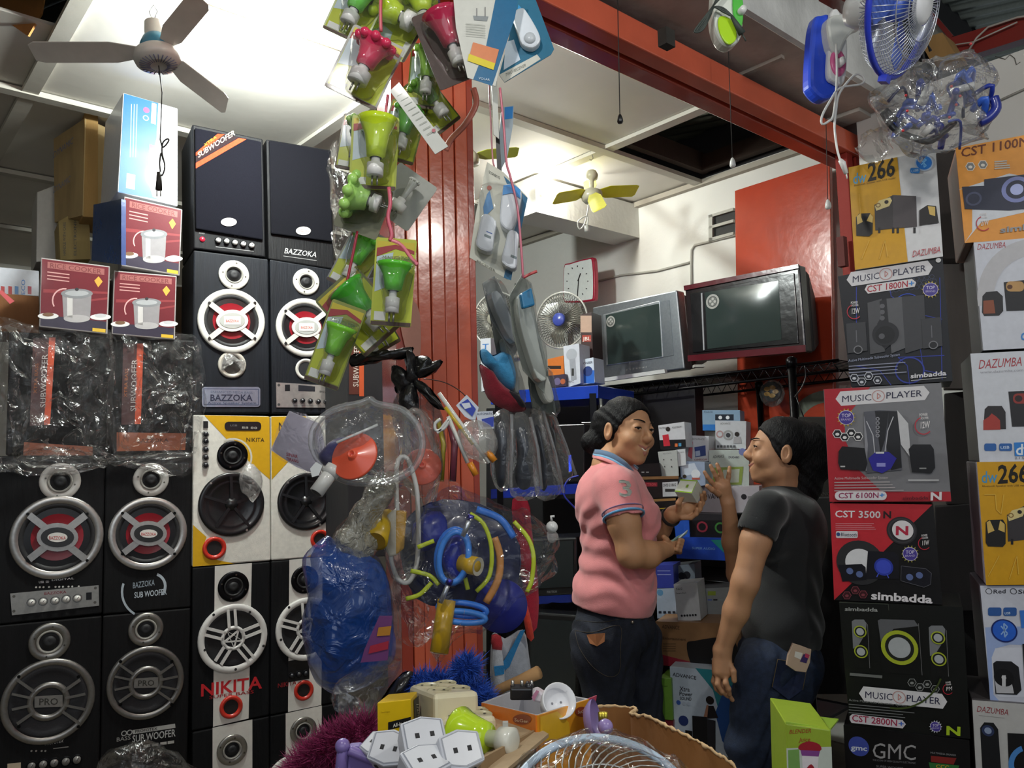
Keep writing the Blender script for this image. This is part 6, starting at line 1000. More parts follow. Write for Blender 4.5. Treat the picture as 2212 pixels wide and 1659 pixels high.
pack('green lamp pack tilted behind the front-facing one', (778, 672), 118, 165, -42, 1.64, '#4fb83c', '#6a6e34', scal=False)
pack('lowest green lamp pack with a clear dome and white plug', (724, 745), 78, 185, 20, 1.54, '#7fcf3a', '#8a8f3c', cupy=(-.20, .14), cr=.44, scal=False)
pack('dark green pack behind the lowest two packs', (800, 700), 80, 130, -30, 1.74, '#3f8a34', '#3f4226')
# white paper strip and other cards
def card(label, q, Y, yaw, col, art=(), name='hanging_card', th=.002, cat='card', off=0):
    t = Thing(name, label, cat, 'flat cards hanging by the pillar'); p = PL(q[0][0], q[0][1], Y, yaw); m = MB(col); p.prism(m, q, -th, 0); t.part('card', m, PAPER)
    if art:
        m = MB(col); z = .0002
        for a in art:
            z += .0003
            if a[0] == 't': p.text(m, a[1], a[2], a[3], a[4], a[5], z, .02)
            elif a[0] == 'c': p.circ(m, a[1], a[2], z, a[3], 18)
            elif a[0] == 'l': p.line(m, a[1], a[2], z, a[3])
            else: p.poly(m, a[0], z, a[1])
        t.part('printed_card', m, PAPER)
    t.pl = p; return t
card('long white paper strip with fine print hanging diagonally', [(842, 196), (862, 178), (968, 316), (940, 333)], 1.48, 0, '#c9cbc4', [('l', [(858+k*8, 208+k*10.5), (874+k*8, 199+k*10.5)], 1.4, '#99a094') for k in range(9)]+[('c', (937, 283), 4, '#b8606a')])
t = card('white and blue router card with an orange price tag, top', [(978, -20), (1112, -30), (1100, 60), (1070, 186), (1010, 168), (985, 60)], 1.6, 0, '#d4d6ce', [([(1076, -30), (1125, -30), (1112, 40), (1063, 186), (1022, 172), (1050, 100)], '#1f6a96'), ([(1022, 34), (1055, 36), (1052, 46), (1024, 44)], '#8f9698'), ('l', [(1030, 36), (1030, 18)], 1.8, '#777'), ('l', [(1048, 36), (1048, 16)], 1.8, '#777'), ([(1022, 92), (1078, 108), (1070, 138), (1014, 122)], '#e08a5c'), ([(1013, 117), (1070, 138), (1066, 152), (1010, 132)], '#e6d32c'), ('t', 'VOLAR', (1034, 172), (1058, 176), 5, '#cfe0ec')]+[('l', [(1006, 52+k*5), (1048, 56+k*5)], 1, '#a9aca4') for k in range(6)])
t = card('blue doorbell card with white bell under clear blister, top', [(1112, -20), (1150, -20), (1197, 106), (1190, 118), (1090, 178), (1078, 162), (1100, 80)], 1.66, 0, '#2a7090', [([(1120, 10), (1136, 30), (1128, 50), (1110, 60)], '#3a9ad6'), ([(1078, 162), (1160, 118), (1168, 128), (1090, 178)], '#d6d6cc'), ('t', 'TWO RECEIVER', (1092, 166), (1136, 144), 7, '#66695f'), ([(1092, 92), (1110, 86), (1124, 130), (1088, 152)], '#c9d6e4'), ('c', (1088, 26), 8, '#c9b52c')])
p = t.pl; m = MB('#dfe6ee'); p.prism(m, smoothpts([(1108, 40), (1128, 28), (1140, 40), (1162, 78), (1166, 100), (1150, 114), (1128, 106), (1118, 80)], 3), .0, .022); t.part('doorbell', m, PLAST, mods=.004); m = MB('#c9d0d6'); p.turn(m, (1144, 94), [(12, .022), (11, .026), (0, .027)], 18); t.part('bell_button', m, PLAST)
def bell(t, p, q, c1, cap=None):
    m = MB('#dfe4ea'); p.prism(m, smoothpts(q, 3), 0, .03); t.part('doorbell_unit', m, PLAST, mods=.004)
    if cap: m = MB(c1); p.prism(m, cap, .0301, .032); t.part('blue_cap', m, PLAST)
t = card('cream doorbell set card with a bell and two white receivers', [(1052, 350), (1088, 372), (1140, 426), (1128, 470), (1100, 606), (1014, 556), (1028, 460)], 1.58, 0, '#d3d3c4', [([(1088, 380), (1140, 428), (1112, 560), (1104, 606), (1088, 600), (1110, 500), (1108, 430)], '#2a6a90'), ('t', 'SCONEKYO', (1056, 374), (1080, 388), 6, '#3a3e38'), ('c', (1057, 406), 5, '#c46a5a'), ([(1052, 420), (1058, 412), (1066, 450), (1046, 470), (1044, 448)], '#5a90c4'), ('t', 'RECEIVER', (1030, 566), (1070, 588), 5, '#77776a')]); p = t.pl
bell(t, p, [(1090, 410), (1108, 408), (1124, 420), (1126, 440), (1112, 496), (1100, 506), (1086, 498), (1080, 480), (1084, 430)], '#2f8fd8', [(1088, 412), (1108, 409), (1124, 421), (1124, 440), (1106, 428), (1086, 432)])
bell(t, p, [(1046, 470), (1072, 486), (1068, 520), (1062, 552), (1030, 540), (1036, 500)], ''); bell(t, p, [(1100, 506), (1120, 514), (1118, 550), (1114, 588), (1084, 574), (1090, 540)], '')
m = MB('#8f9a9e'); [p.poly(m, r, .0305, c) for r, c in (([(1048, 514), (1062, 520), (1061, 525), (1047, 519)], '#7c8a8c'), ([(1104, 558), (1116, 563), (1115, 568), (1103, 563)], '#7c8a8c'), ([(1052, 508), (1064, 513), (1064, 515), (1052, 510)], '#4a6ab0'))]; t.part('printed_marks', m, PAPER)
m = MB('#c9cccc'); pillow(m, p.shift(.003), [(1040, 400), (1090, 396), (1130, 424), (1120, 500), (1112, 590), (1070, 570), (1026, 545), (1034, 480)], .12, 4, .004, 3, seed=1, flatback=True); t.part('blister', m, BLIS)
t = card('edge-on blue and clear pack above the doorbell set', [(1084, 232), (1110, 228), (1108, 270), (1096, 340), (1080, 372), (1078, 300)], 1.7, 30, '#a9b6c0', [([(1090, 232), (1108, 230), (1107, 256), (1090, 258)], '#2f86d0')]); 
m = MB('#17181a'); m.prism([P(x, y, 1.66) for x, y in ((1066, 190), (1072, 190), (1084, 372), (1074, 372))], [P(x, y, 1.68) for x, y in ((1066, 190), (1072, 190), (1084, 372), (1074, 372))]); one('black_strap', m, PLAST, 'black flat strap between the pink cords above the doorbell set', 'strap')
t = card('narrow white tag hanging above the edge-on pack', [(1062, 174), (1074, 176), (1078, 300), (1066, 290)], 1.64, 20, '#d0d2ca')
# grey appliance packs right of the pillar
def greypack(label, q, Y, yaw, col, inner, icol, seed):
    t = Thing('blister_pack', label, 'blister pack', 'grey blister packs right of the pillar'); p = PL(q[0][0], q[0][1], Y, yaw); m = MB(col); p.prism(m, q, -.002, 0); t.part('card', m, PAPER); m = MB(icol); p.prism(m, smoothpts(inner, 3), .002, .03); t.part('device', m, PLAST, mods=.006)
    m = MB('#c0c4c6'); c = (sum(x for x, _ in q)/len(q), sum(y for _, y in q)/len(q)); pillow(m, p.shift(.003), [(c[0]+(x-c[0])*.92, c[1]+(y-c[1])*.94) for x, y in q], .10, 4, .006, 2, seed=seed, flatback=True); t.part('blister', m, BLIS); return t
greypack('narrow grey blister pack directly under the doorbell set', [(1042, 612), (1068, 596), (1090, 640), (1126, 740), (1110, 770), (1060, 690)], 1.72, 25, '#7d8284', [(1050, 640), (1070, 640), (1100, 710), (1110, 745), (1090, 735), (1062, 680)], '#a9b0b8', 1)
greypack('long blue-topped appliance pack hanging below the doorbell set', [(1100, 640), (1128, 592), (1142, 610), (1160, 700), (1182, 790), (1176, 850), (1130, 800), (1108, 720)], 1.64, 20, '#8a9088', [(1108, 650), (1126, 640), (1140, 680), (1156, 760), (1170, 820), (1150, 820), (1128, 760), (1112, 700)], '#b9bfb8', 2)
t = greypack('lowest grey pack with a white rounded device, right of the caps', [(1140, 780), (1180, 790), (1196, 860), (1204, 900), (1150, 880), (1142, 830)], 1.7, 25, '#4a524c', [(1152, 816), (1166, 808), (1180, 840), (1184, 866), (1170, 872), (1156, 845)], '#d2d3c8', 3)
greypack('dark pack behind the long appliance pack', [(1060, 690), (1090, 720), (1110, 800), (1130, 880), (1110, 900), (1080, 800)], 1.8, 30, '#3a3f3c', [(1075, 740), (1090, 750), (1110, 830), (1100, 850)], '#8a8f8c', 4)
m = MB('#2a7aa8'); PL(1120, 640, 1.62, 20).prism(m, [(1108, 644), (1132, 630), (1140, 668), (1114, 676)], .03, .045); one('blue_grip', m, PLAST, 'blue grip showing at the top of the long appliance pack', 'grip', mods=.004)
m = MB('#8f918c'); m.box(P(1112, 632, 1.66), Vector((.035, .01, 0)), Vector((0, .02, 0)), Vector((0, 0, .02))); one('grey_clip', m, PLAST, 'small grey clip joining the packs under the doorbell set', 'clip')
# cords
def cord(label, pts, Y, r, col, name='raffia_tie', flat=1.0, mat=None):
    m = MB(col); m.tube(smoothpts([P(x, y, Y) for x, y in pts], 4, False), r, 6, flat=flat); one(name, m, mat or PLAST, label, 'cord')
cord('pink raffia cord above the big pink lamp pack', [(823, -30), (822, 30), (823, 68)], 1.48, .0035, '#d0606a')
cord('pink raffia cord from the pink pack down to the lime-yellow pack', [(838, 205), (833, 240), (832, 262)], 1.5, .003, '#c04458')
cord('pink raffia cord down to the front-facing pack', [(840, 405), (843, 440), (838, 470), (846, 505), (842, 520)], 1.5, .004, '#dc6478')
cord('pink raffia bow ends above the front-facing pack', [(842, 518), (868, 530), (890, 560), (902, 572)], 1.5, .004, '#e07284', flat=.4)
cord('pink raffia strip slanting across the red pillar', [(1022, 190), (1028, 225), (1005, 268), (975, 300), (962, 325)], 1.9, .008, '#cf7466', flat=.3)
cord('left pink cord above the doorbell set', [(1056, 180), (1060, 260), (1064, 340), (1068, 360)], 1.66, .0018, '#c9808a')
cord('right pink cord running down past the doorbell set', [(1080, 190), (1088, 270), (1094, 350), (1102, 380), (1118, 450), (1126, 540), (1130, 600)], 1.54, .0025, '#d4788a')
cord('frayed red cord end beside the grey packs', [(1130, 600), (1145, 592), (1160, 586)], 1.6, .003, '#c04444', flat=.5)
cord('dark red cord down to the lower left packs', [(772, 500), (760, 560), (742, 640), (726, 690)], 1.6, .003, '#a82c40')
m = MB('#c9c8c4'); PL(852, 470, 2.05, 10).prism(m, [(853, 468), (864, 466), (864, 469), (853, 471)], 0, .003); PL(852, 485, 2.05, 10).prism(m, [(853, 485), (864, 483), (864, 486), (853, 488)], 0, .003); one('staple_pins', m, METAL, 'two short metal pins at the pillar beside the grey pack', 'pin', kind='stuff')
# cap / cloth
t = Thing('folded_caps', 'blue and dark red folded caps hanging right of the pillar', 'cap'); p = PL(1085, 820, 1.8, 10)
m = MB('#3f94c8'); pillow(m, p, [(1037, 758), (1050, 756), (1066, 768), (1090, 758), (1106, 775), (1112, 840), (1086, 832), (1062, 800), (1042, 785)], .07, 5, .006, 4, seed=4); t.part('blue_cap', m, CLOTH)
m = MB('#8c1f30'); pillow(m, p.shift(-.01), [(1036, 790), (1056, 800), (1090, 836), (1122, 862), (1134, 884), (1110, 890), (1076, 880), (1050, 850)], .07, 5, .006, 4, seed=5); t.part('red_cap', m, CLOTH)
m = MB('#221a24'); pillow(m, p.shift(.01), [(1092, 842), (1118, 852), (1136, 876), (1128, 880), (1104, 862)], .03, 3, .003, 3, seed=6); t.part('dark_peak', m, CLOTH)
# tool pouches
def pouch(label, q, tool, Y, yaw, tcol='#1d2430', seed=0, extra=None):
    t = Thing('tool_pouch', label, 'pouch', 'clear tool pouches right of the pillar'); p = PL(q[0][0], q[0][1], Y, yaw)
    m = MB(tcol); pillow(m, p, tool, .04, 4, .004, 3, seed=seed); t.part('black_tool', m, PLAST); m = MB('#b9bcc0'); pillow(m, p, q, .075, 5, .006, 3, seed=seed+20); t.part('clear_pouch', m, FILM)
    m = MB('#c9cccf'); m.tube([p.pt(c, .02) for c in extra], .0035, 6); t.part('seam_rib', m, CLR); return t
pouch('leftmost clear pouch with a tall black tool', [(1066, 898), (1098, 888), (1106, 960), (1104, 1050), (1070, 1054), (1060, 960)], [(1074, 918), (1092, 914), (1094, 980), (1090, 1045), (1074, 1046), (1070, 980)], 1.62, 10, seed=1, extra=[(1102, 896), (1102, 960), (1100, 1052)])
pouch('second clear pouch with rounded black pliers', [(1106, 900), (1140, 896), (1156, 960), (1166, 1050), (1150, 1078), (1104, 1070), (1102, 980)], [(1116, 930), (1134, 925), (1140, 960), (1130, 985), (1146, 1020), (1144, 1052), (1124, 1056), (1112, 1030), (1118, 980)], 1.66, 15, seed=2, extra=[(1140, 902), (1156, 970), (1164, 1056)])
pouch('third clear pouch with a slim dark tool', [(1146, 890), (1168, 886), (1194, 980), (1212, 1066), (1160, 1076), (1158, 980)], [(1156, 920), (1168, 935), (1172, 980), (1182, 1040), (1172, 1060), (1160, 1000)], 1.72, 20, seed=3, extra=[(1166, 890), (1192, 980), (1210, 1064)])
pouch('rightmost clear pouch fanned out behind the others', [(1166, 880), (1184, 884), (1212, 950), (1238, 1028), (1204, 1036), (1184, 960)], [(1180, 915), (1190, 925), (1198, 960), (1192, 975)], 1.78, 20, seed=4, tcol='#3f4448', extra=[(1184, 886), (1214, 960), (1236, 1026)])
t = Thing('label_card', 'blue and white label cards tied above the tool pouches', 'card'); p = PL(1020, 880, 1.6, 5); m = MB('#c9cfda'); p.prism(m, [(985, 876), (1008, 853), (1034, 880), (1026, 912), (1004, 900)], 0, .002); p.prism(m, [(1028, 890), (1064, 888), (1068, 926), (1034, 928)], .004, .006); t.part('card', m, PAPER)
m = MB('#2a3fa8'); p.poly(m, [(992, 874), (1010, 862), (1028, 884), (1020, 900)], .0045); p.text(m, 'AUTOMATIC', (1030, 897), (1064, 896), 5, '#33405c', .007, .02); p.poly(m, [(1040, 906), (1066, 900), (1066, 922), (1044, 922)], .007); p.poly(m, [(996, 872), (1014, 870), (1018, 880), (1004, 884)], .005, '#d0d6e0'); t.part('printed_card', m, PAPER)
t = Thing('brush_pack', 'clear sleeve of white and orange sticks slanting by the pillar', 'brush pack'); p = PL(1010, 960, 1.56, 5)
for a, b, c in (((948, 850), (1056, 1000), '#d6d6ce'), ((962, 880), (1022, 960), '#c9a92c'), ((968, 900), (1010, 1000), '#d0d0ca')): m = MB(c); m.tube([p.pt(a, .01), p.pt(b, .01)], .004, 8); t.part('stick', m, PLAST)
for a, b in (((1052, 975), (1068, 996)), ((1014, 1000), (1028, 1026))): m = MB('#dd8a24'); m.tube([p.pt(a, .012), p.pt(b, .012)], .0065, 8); t.part('orange_tip', m, PLAST)
m = MB('#d0d0cc'); pillow(m, p, [(990, 930), (1020, 905), (1062, 920), (1070, 965), (1050, 1000), (1016, 985), (990, 965)], .06, 4, .015, 3, seed=8); t.part('clear_sleeve', m, HAZE)
cord('white looped plastic tie beside the black knot', [(952, 905), (940, 915), (942, 930), (960, 925), (970, 905), (950, 930), (944, 935)], 1.52, .003, '#cfd0cc', name='white_tie')
cord('thin dark wire curving over the pillar front', [(915, 818), (960, 826), (1000, 850), (1030, 890)], 1.95, .0012, '#2a1a16', name='thin_wire')
# black knot
t = Thing('black_plastic_knot', 'torn black plastic knot tying the bagged goods to the pillar', 'knot'); p = PL(890, 820, 1.75, 0)
for q in ([(755, 768), (800, 762), (860, 758), (890, 750), (886, 770), (840, 776), (790, 782), (758, 788)], [(878, 752), (900, 770), (905, 810), (880, 830), (860, 850), (855, 835), (880, 800)], [(895, 800), (940, 780), (955, 778), (950, 790), (915, 815), (895, 815)], [(890, 815), (920, 830), (945, 860), (960, 885), (940, 880), (905, 845)], [(880, 820), (900, 840), (905, 900), (890, 930), (870, 900), (862, 850)], [(850, 790), (880, 800), (890, 830), (862, 838), (845, 820)], [(898, 770), (925, 775), (935, 800), (912, 812), (895, 795)]):
    m = MB('#1b1a1b'); pillow(m, p, q, .035, 3, .012, 3, seed=q[0][0]); t.part('torn_strip', m, M('black_film', .3, coat=.3, bump=.5, bscale=40))
m = MB('#5c545c'); pillow(m, p.shift(-.03), [(860, 840), (920, 835), (950, 880), (960, 960), (930, 1010), (870, 1000), (850, 920)], .10, 5, .02, 3, seed=9); t.part('gathered_film', m, HAZE)
# white leaflet
t = Thing('paper_bag', 'white paper leaflet bag with small red print, left of the clear hoop', 'leaflet'); p = PL(640, 960, 1.75, -10); q = [(626, 888), (690, 915), (702, 960), (692, 1028), (640, 1008), (586, 972)]; m = MB('#bdb8c6'); p.prism(m, q, 0, .003); t.part('paper', m, PAPER); m = MB('#b03a4a'); p.text(m, 'SINAR', (620, 984), (645, 990), 7, '#a83a4a', .0036, .04); p.text(m, 'TERANG', (620, 994), (646, 1000), 7, '#a83a4a', .0036, .04); t.part('printed_words', m, PAPER); m = MB('#c0bccc'); pillow(m, p, q, .03, 3, .004, 2, seed=3); t.part('clear_cover', m, FILM)
# clear hoop pack with red disc
t = Thing('hoop_pump_pack', 'clear hoop-shaped pack holding a red disc and blue body with white pipe', 'pump pack', 'round pump packs in clear hoops'); p = PL(795, 960, 1.42, 5)
hoop = smoothpts([(674, 965), (680, 920), (720, 885), (780, 870), (800, 862), (815, 872), (870, 885), (905, 925), (912, 970), (890, 1015), (840, 1040), (780, 1044), (740, 1036), (700, 1010)], 4); m = MB('#c6cac8'); m.tube([p.pt(c) for c in hoop], .006, 8, True); t.part('hoop_rim', m, CLR, label='clear plastic hoop rim')
m = MB('#d8dcda'); pillow(m, p, hoop[::3], .10, 6, .006, 0, seed=12); t.part('clear_face', m, FILM)
m = MB('#29246c'); pillow(m, p.shift(-.01), [(694, 975), (720, 950), (760, 945), (790, 965), (780, 1010), (740, 1020), (700, 1005), (688, 990)], .07, 4, .003, 3, seed=2); t.part('blue_body', m, PLAST)
def disc(t, p, c, r, ry, ang, col='#df5a3e', off=.045):
    f = local(c, ang); m = MB(col); A = p.pt(c, off); R = p.size(c, r); n = (p.n*.86-p.ex*.35+p.ey*.35).normalized(); m.lathe(A, n, [(0, -.003), (R*.96, -.004), (R, -.001), (R*.99, .002), (R*.96, .003), (R*.22, .006), (R*.19, .007), (R*.17, .013), (R*.11, .0135), (R*.1, .006), (0, .006)], 36, 1, p.ey); t.part('red_disc', m, PLAST)
disc(t, p, (772, 986), 52, 42, 15)
m = MB('#c9c9c4'); a, b = p.pt((728, 1010), .03), p.pt((693, 1062), .05); m.tube([a, b], .0125, 16); m.tube([a, a.lerp(b, .3)], .015, 12); t.part('white_pipe', m, PLAST); m = MB('#3a3a3a'); m.lathe(b, b-a, [(0, .0005), (.010, .0006)], 14); t.part('pipe_bore', m, MATT)
m = MB('#d5d8d6'); p.prism(m, [(678, 1012), (690, 998), (704, 1006), (696, 1026), (682, 1030)], .03, .04); t.part('white_latch', m, PLAST); m = MB('#d5d8d6'); m.tube([p.pt((735, 958), .05), p.pt((820, 920), .04)], .0025); t.part('white_straw', m, PLAST)
t = Thing('hoop_pump_pack', 'second hoop pack behind with its red disc half hidden beside the knot', 'pump pack', 'round pump packs in clear hoops'); p = PL(900, 1000, 1.6, 25)
m = MB('#aab0ac'); m.tube([p.pt(c) for c in smoothpts([(880, 900), (905, 890), (925, 930), (946, 1000), (940, 1060), (925, 1120), (905, 1080), (885, 1000)], 4)], .006, 8, True); t.part('hoop_rim', m, CLR); disc(t, p, (912, 1008), 42, 50, 10, off=.0); m = MB('#c9cccb'); pillow(m, p, [(870, 900), (910, 880), (940, 930), (950, 1010), (930, 1090), (890, 1070), (870, 990)], .08, 5, .01, 3, seed=14); t.part('clear_face', m, FILM)
for x, c, w in ((952, '#9a8a2a', .005), (976, '#7a3a4a', .007)): m = MB(c); m.tube([P(x-6, 905, 1.66), P(x+6, 960, 1.64), P(x+2, 1040, 1.64)], w, 6, flat=.5); t.part('coloured_strip', m, PLAST)
# crinkled wrap with yellow tube and curly lamp pack
t = Thing('crinkled_wrap_bundle', 'crinkled clear wrap hanging with a yellow tube mouth at its side', 'bundle'); p = PL(800, 1130, 1.5, 0); m = MB('#b4b1a0'); pillow(m, p.shift(.03), [(800, 1040), (860, 1040), (835, 1100), (820, 1160), (800, 1220), (780, 1256), (740, 1240), (714, 1200), (722, 1150), (755, 1110), (785, 1075)], .10, 7, .02, 4, seed=17, freq=22); t.part('crinkled_wrap', m, film('dull_wrap', .5, .12, 40, 1.0, .7))
m = MB('#c9a41c'); a, b = p.pt((835, 1110), -.02), p.pt((822, 1162), .05); m.tube([a, b], [.010, .022], 18); t.part('yellow_tube', m, PLAST); m = MB('#8a6a08'); m.lathe(b, b-a, [(0, .001), (.018, .0012)], 16); t.part('tube_mouth', m, MATT)
t = Thing('charger_lamp_pack', 'long loop of white cable beside a yellow and white box in clear film', 'lamp pack'); p = PL(880, 1150, 1.52, 5); m = MB('#d0cfca'); m.tube([p.pt(c, .02) for c in smoothpts([(862, 1160), (858, 1010), (880, 990), (900, 1050), (904, 1110), (905, 1160), (900, 1220), (884, 1254), (862, 1248), (848, 1215), (846, 1195)], 4, False)], .0045, 8); t.part('cable_loop', m, PLAST)
m = MB('#c9c3b0'); p.prism(m, [(838, 1110), (858, 1095), (862, 1195), (842, 1200), (834, 1180)], -.01, .03); t.part('white_body', m, PLAST, mods=.004); m = MB('#c9961c'); p.prism(m, [(858, 1100), (880, 1104), (874, 1182), (854, 1198)], .0, .03); t.part('yellow_box', m, PLAST, mods=.003)
m = MB('#c9cbc4'); pillow(m, p, [(830, 1060), (880, 1030), (910, 1080), (915, 1180), (900, 1250), (860, 1262), (830, 1200)], .09, 5, .01, 3, seed=19); t.part('clear_film', m, FILM)
# blue carrier bag
t = Thing('blue_carrier_bag', 'big translucent blue plastic bag hanging left of the pillar foot', 'bag'); p = PL(750, 1330, 1.45, 0)
m = MB('#154a9c'); pillow(m, p, [(705, 1158), (740, 1180), (800, 1200), (830, 1230), (848, 1300), (850, 1400), (838, 1440), (800, 1476), (738, 1498), (690, 1480), (668, 1450), (660, 1400), (650, 1350), (664, 1290), (668, 1220), (672, 1195)], .11, 10, .014, 4, seed=23, freq=11); t.part('blue_film', m, BLUEF)
m = MB('#1c2230'); pillow(m, p, [(700, 1290), (760, 1250), (815, 1290), (818, 1360), (790, 1440), (720, 1450), (680, 1400), (676, 1340)], .05, 5, .008, 4, seed=25); t.part('dark_contents', m, PLAST)
m = MB('#6a3a6c'); q = [(820, 1330), (848, 1330), (838, 1425), (780, 1430), (788, 1402)]; p.shift(.135).prism(m, q, 0, .004); p.shift(.14).poly(m, [(818, 1355), (846, 1352), (842, 1372), (814, 1374)], .001, '#b0782a'); p.shift(.14).poly(m, [(800, 1395), (840, 1384), (838, 1402), (796, 1412)], .001, '#a02a3c'); t.part('printed_box_corner', m, PAPER)
# big clear bag of pumps
t = Thing('pump_bag', 'large clear bag with blue coils, yellow tubes and lime ribbons', 'bag'); p = PL(1010, 1230, 1.5, 0)
def loop(c, rx, ry, tilt, n=30): a = math.radians(tilt); return [(c[0]+rx*math.cos(s)*math.cos(a)-ry*math.sin(s)*math.sin(a), c[1]+rx*math.cos(s)*math.sin(a)+ry*math.sin(s)*math.cos(a)) for s in [2*math.pi*k/n for k in range(n)]]
for c, rx, ry, tl, o, col in (((981, 1198), 34, 58, 8, .03, '#2f78dc'), ((984, 1198), 30, 54, 10, .045, '#3f8ae6'), ((1000, 1312), 52, 14, 6, .02, '#2f78dc'), ((1000, 1326), 50, 12, 5, .03, '#3f8ae6')): m = MB(col); m.tube([p.pt(q, o) for q in loop(c, rx, ry, tl)], .0055, 8, True); t.part('blue_coil', m, PLAST)
m = MB('#26349c'); pillow(m, p.shift(.0), [(960, 1170), (1000, 1150), (1012, 1200), (1000, 1260), (965, 1240), (952, 1200)], .05, 4, .004, 3, seed=1); t.part('blue_body', m, PLAST)
for a, b in (((1018, 1118), (1004, 1152)), ((974, 1252), (958, 1290))):
    m = MB('#c4cad2'); A, B = p.pt(a, .06), p.pt(b, .06); m.tube([A, B], .0045, 8); m.tube([A, A+(A-B)*.3], .006, 8, col='#3a34a0'); t.part('silver_pin', m, METAL)
for a, b, r in (((1000, 1212), (1034, 1216), .0165), ((968, 1290), (954, 1396), .0165)):
    A, B = p.pt(a, .03), p.pt(b, .05 if r else 0); m = MB('#c9a01c'); m.tube([A, B], r, 18); t.part('yellow_tube', m, PLAST); m = MB('#b9b5a6'); m.lathe(B, B-A, [(r*.6, .0005), (r*1.02, .002)], 18); t.part('tube_lip', m, PLAST)
for q in ([(1016, 1108), (1045, 1130), (1062, 1180), (1058, 1240), (1030, 1274)], [(1110, 1125), (1140, 1160), (1152, 1200), (1148, 1250), (1138, 1275)], [(890, 1230), (930, 1240), (950, 1260)], [(880, 1290), (910, 1280), (935, 1255)], [(905, 1180), (940, 1166)], [(1006, 1245), (1012, 1270)]):
    m = MB('#c6d62a'); m.tube(smoothpts([p.pt(c, .02) for c in q], 4, False), .0042, 6, flat=.3); t.part('lime_ribbon', m, PLAST)
for q, c in (([(1068, 1160), (1080, 1200), (1076, 1250), (1050, 1300)], '#c98a4a'), ([(1030, 1100), (1080, 1120), (1110, 1160)], '#2f78dc')): m = MB(c); m.tube(smoothpts([p.pt(x, .01) for x in q], 4, False), .007, 6, flat=.4); t.part('coloured_ribbon', m, PLAST)
m = MB('#242c84'); A = p.pt((1082, 1316), -.03); R = p.size((1082, 1316), 60); m.lathe(A, p.n+p.ex*.1, [(0, -.01), (R*.97, -.01), (R, -.004), (R*.98, .002), (0, .008)], 40, 1, p.ey); t.part('dark_blue_disc', m, PLAST)
m = MB('#23308c'); pillow(m, p.shift(-.05), [(895, 1130), (950, 1105), (970, 1150), (940, 1190), (900, 1190)], .05, 4, .01, 3, seed=2); t.part('blue_body', m, PLAST)
m = MB('#1a2148'); pillow(m, p.shift(-.07), [(880, 1120), (960, 1080), (1060, 1100), (1120, 1180), (1100, 1290), (1000, 1320), (900, 1290), (865, 1200)], .06, 4, .012, 3, seed=61); t.part('dark_contents', m, PLAST)
m = MB('#c8ccd0'); pillow(m, p, [(965, 1040), (1010, 1050), (1080, 1090), (1140, 1110), (1200, 1148), (1185, 1200), (1160, 1250), (1120, 1290), (1060, 1345), (990, 1370), (958, 1430), (935, 1380), (890, 1398), (862, 1330), (845, 1260), (890, 1150), (930, 1090)], .20, 14, .028, 5, seed=29, freq=13); t.part('clear_bag', m, DFILM)
t = Thing('suction_hook', 'small white suction hook at the bag corner beside the pink shirt', 'hook'); p = PL(1192, 1140, 1.5, 10); m = MB('#d9dad8'); p.turn(m, (1192, 1138), [(13, 0), (12, .006), (6, .01), (0, .012)], 20); m.tube([p.pt((1190, 1124), .006), p.pt((1189, 1115), .006), p.pt((1196, 1115), .006)], .0025); t.part('hook_plate', m, PLAST); m = MB('#d0d1cf'); pillow(m, p, [(1182, 1148), (1200, 1148), (1206, 1160), (1196, 1172), (1184, 1168)], .01, 2, .002, 2); t.part('tab', m, HAZE)
# red cloth strips + striped cloth
t = Thing('red_cloth', 'crimson cloth hanging behind the large clear bag', 'cloth'); p = PL(1135, 1230, 1.85, 10); m = MB('#a81c34'); pillow(m, p, [(1108, 1080), (1140, 1082), (1150, 1150), (1162, 1260), (1160, 1355), (1136, 1352), (1128, 1260), (1112, 1160)], .03, 3, .004, 3, seed=6); t.part('drape', m, CLOTH); m = MB('#d4402c'); pillow(m, p.shift(.03), [(1128, 1300), (1140, 1310), (1154, 1378), (1138, 1376)], .02, 3, .002, 2, seed=7); t.part('orange_end', m, CLOTH)
t = Thing('striped_cloth', 'white cloth with light blue and red stripes beside the pillar foot', 'cloth'); p = PL(1100, 1430, 1.85, 5); m = MB('#b3b7c0'); pillow(m, p, [(1064, 1370), (1090, 1380), (1130, 1360), (1142, 1420), (1150, 1490), (1100, 1500), (1062, 1490)], .06, 4, .006, 3, seed=8); t.part('drape', m, CLOTH)
q = p.shift(.034); m = MB('#2f86c0'); q.prism(m, [(1124, 1362), (1134, 1360), (1100, 1440), (1084, 1452), (1080, 1440), (1104, 1400)], 0, .003); t.part('blue_stripe', m, CLOTH); m = MB('#c0343c'); pillow(m, q.shift(.005), [(1062, 1372), (1082, 1374), (1084, 1404), (1064, 1402)], .02, 3, .002, 2); t.part('red_band', m, CLOTH); m = MB('#c9cbd0'); pillow(m, q.shift(.003), [(1064, 1402), (1084, 1404), (1090, 1490), (1068, 1488)], .02, 3, .002, 2); t.part('white_roll', m, CLOTH); m = MB('#2f86c0'); q.prism(m, [(1066, 1436), (1088, 1434), (1088, 1452), (1068, 1456)], .012, .016); t.part('blue_band', m, CLOTH)
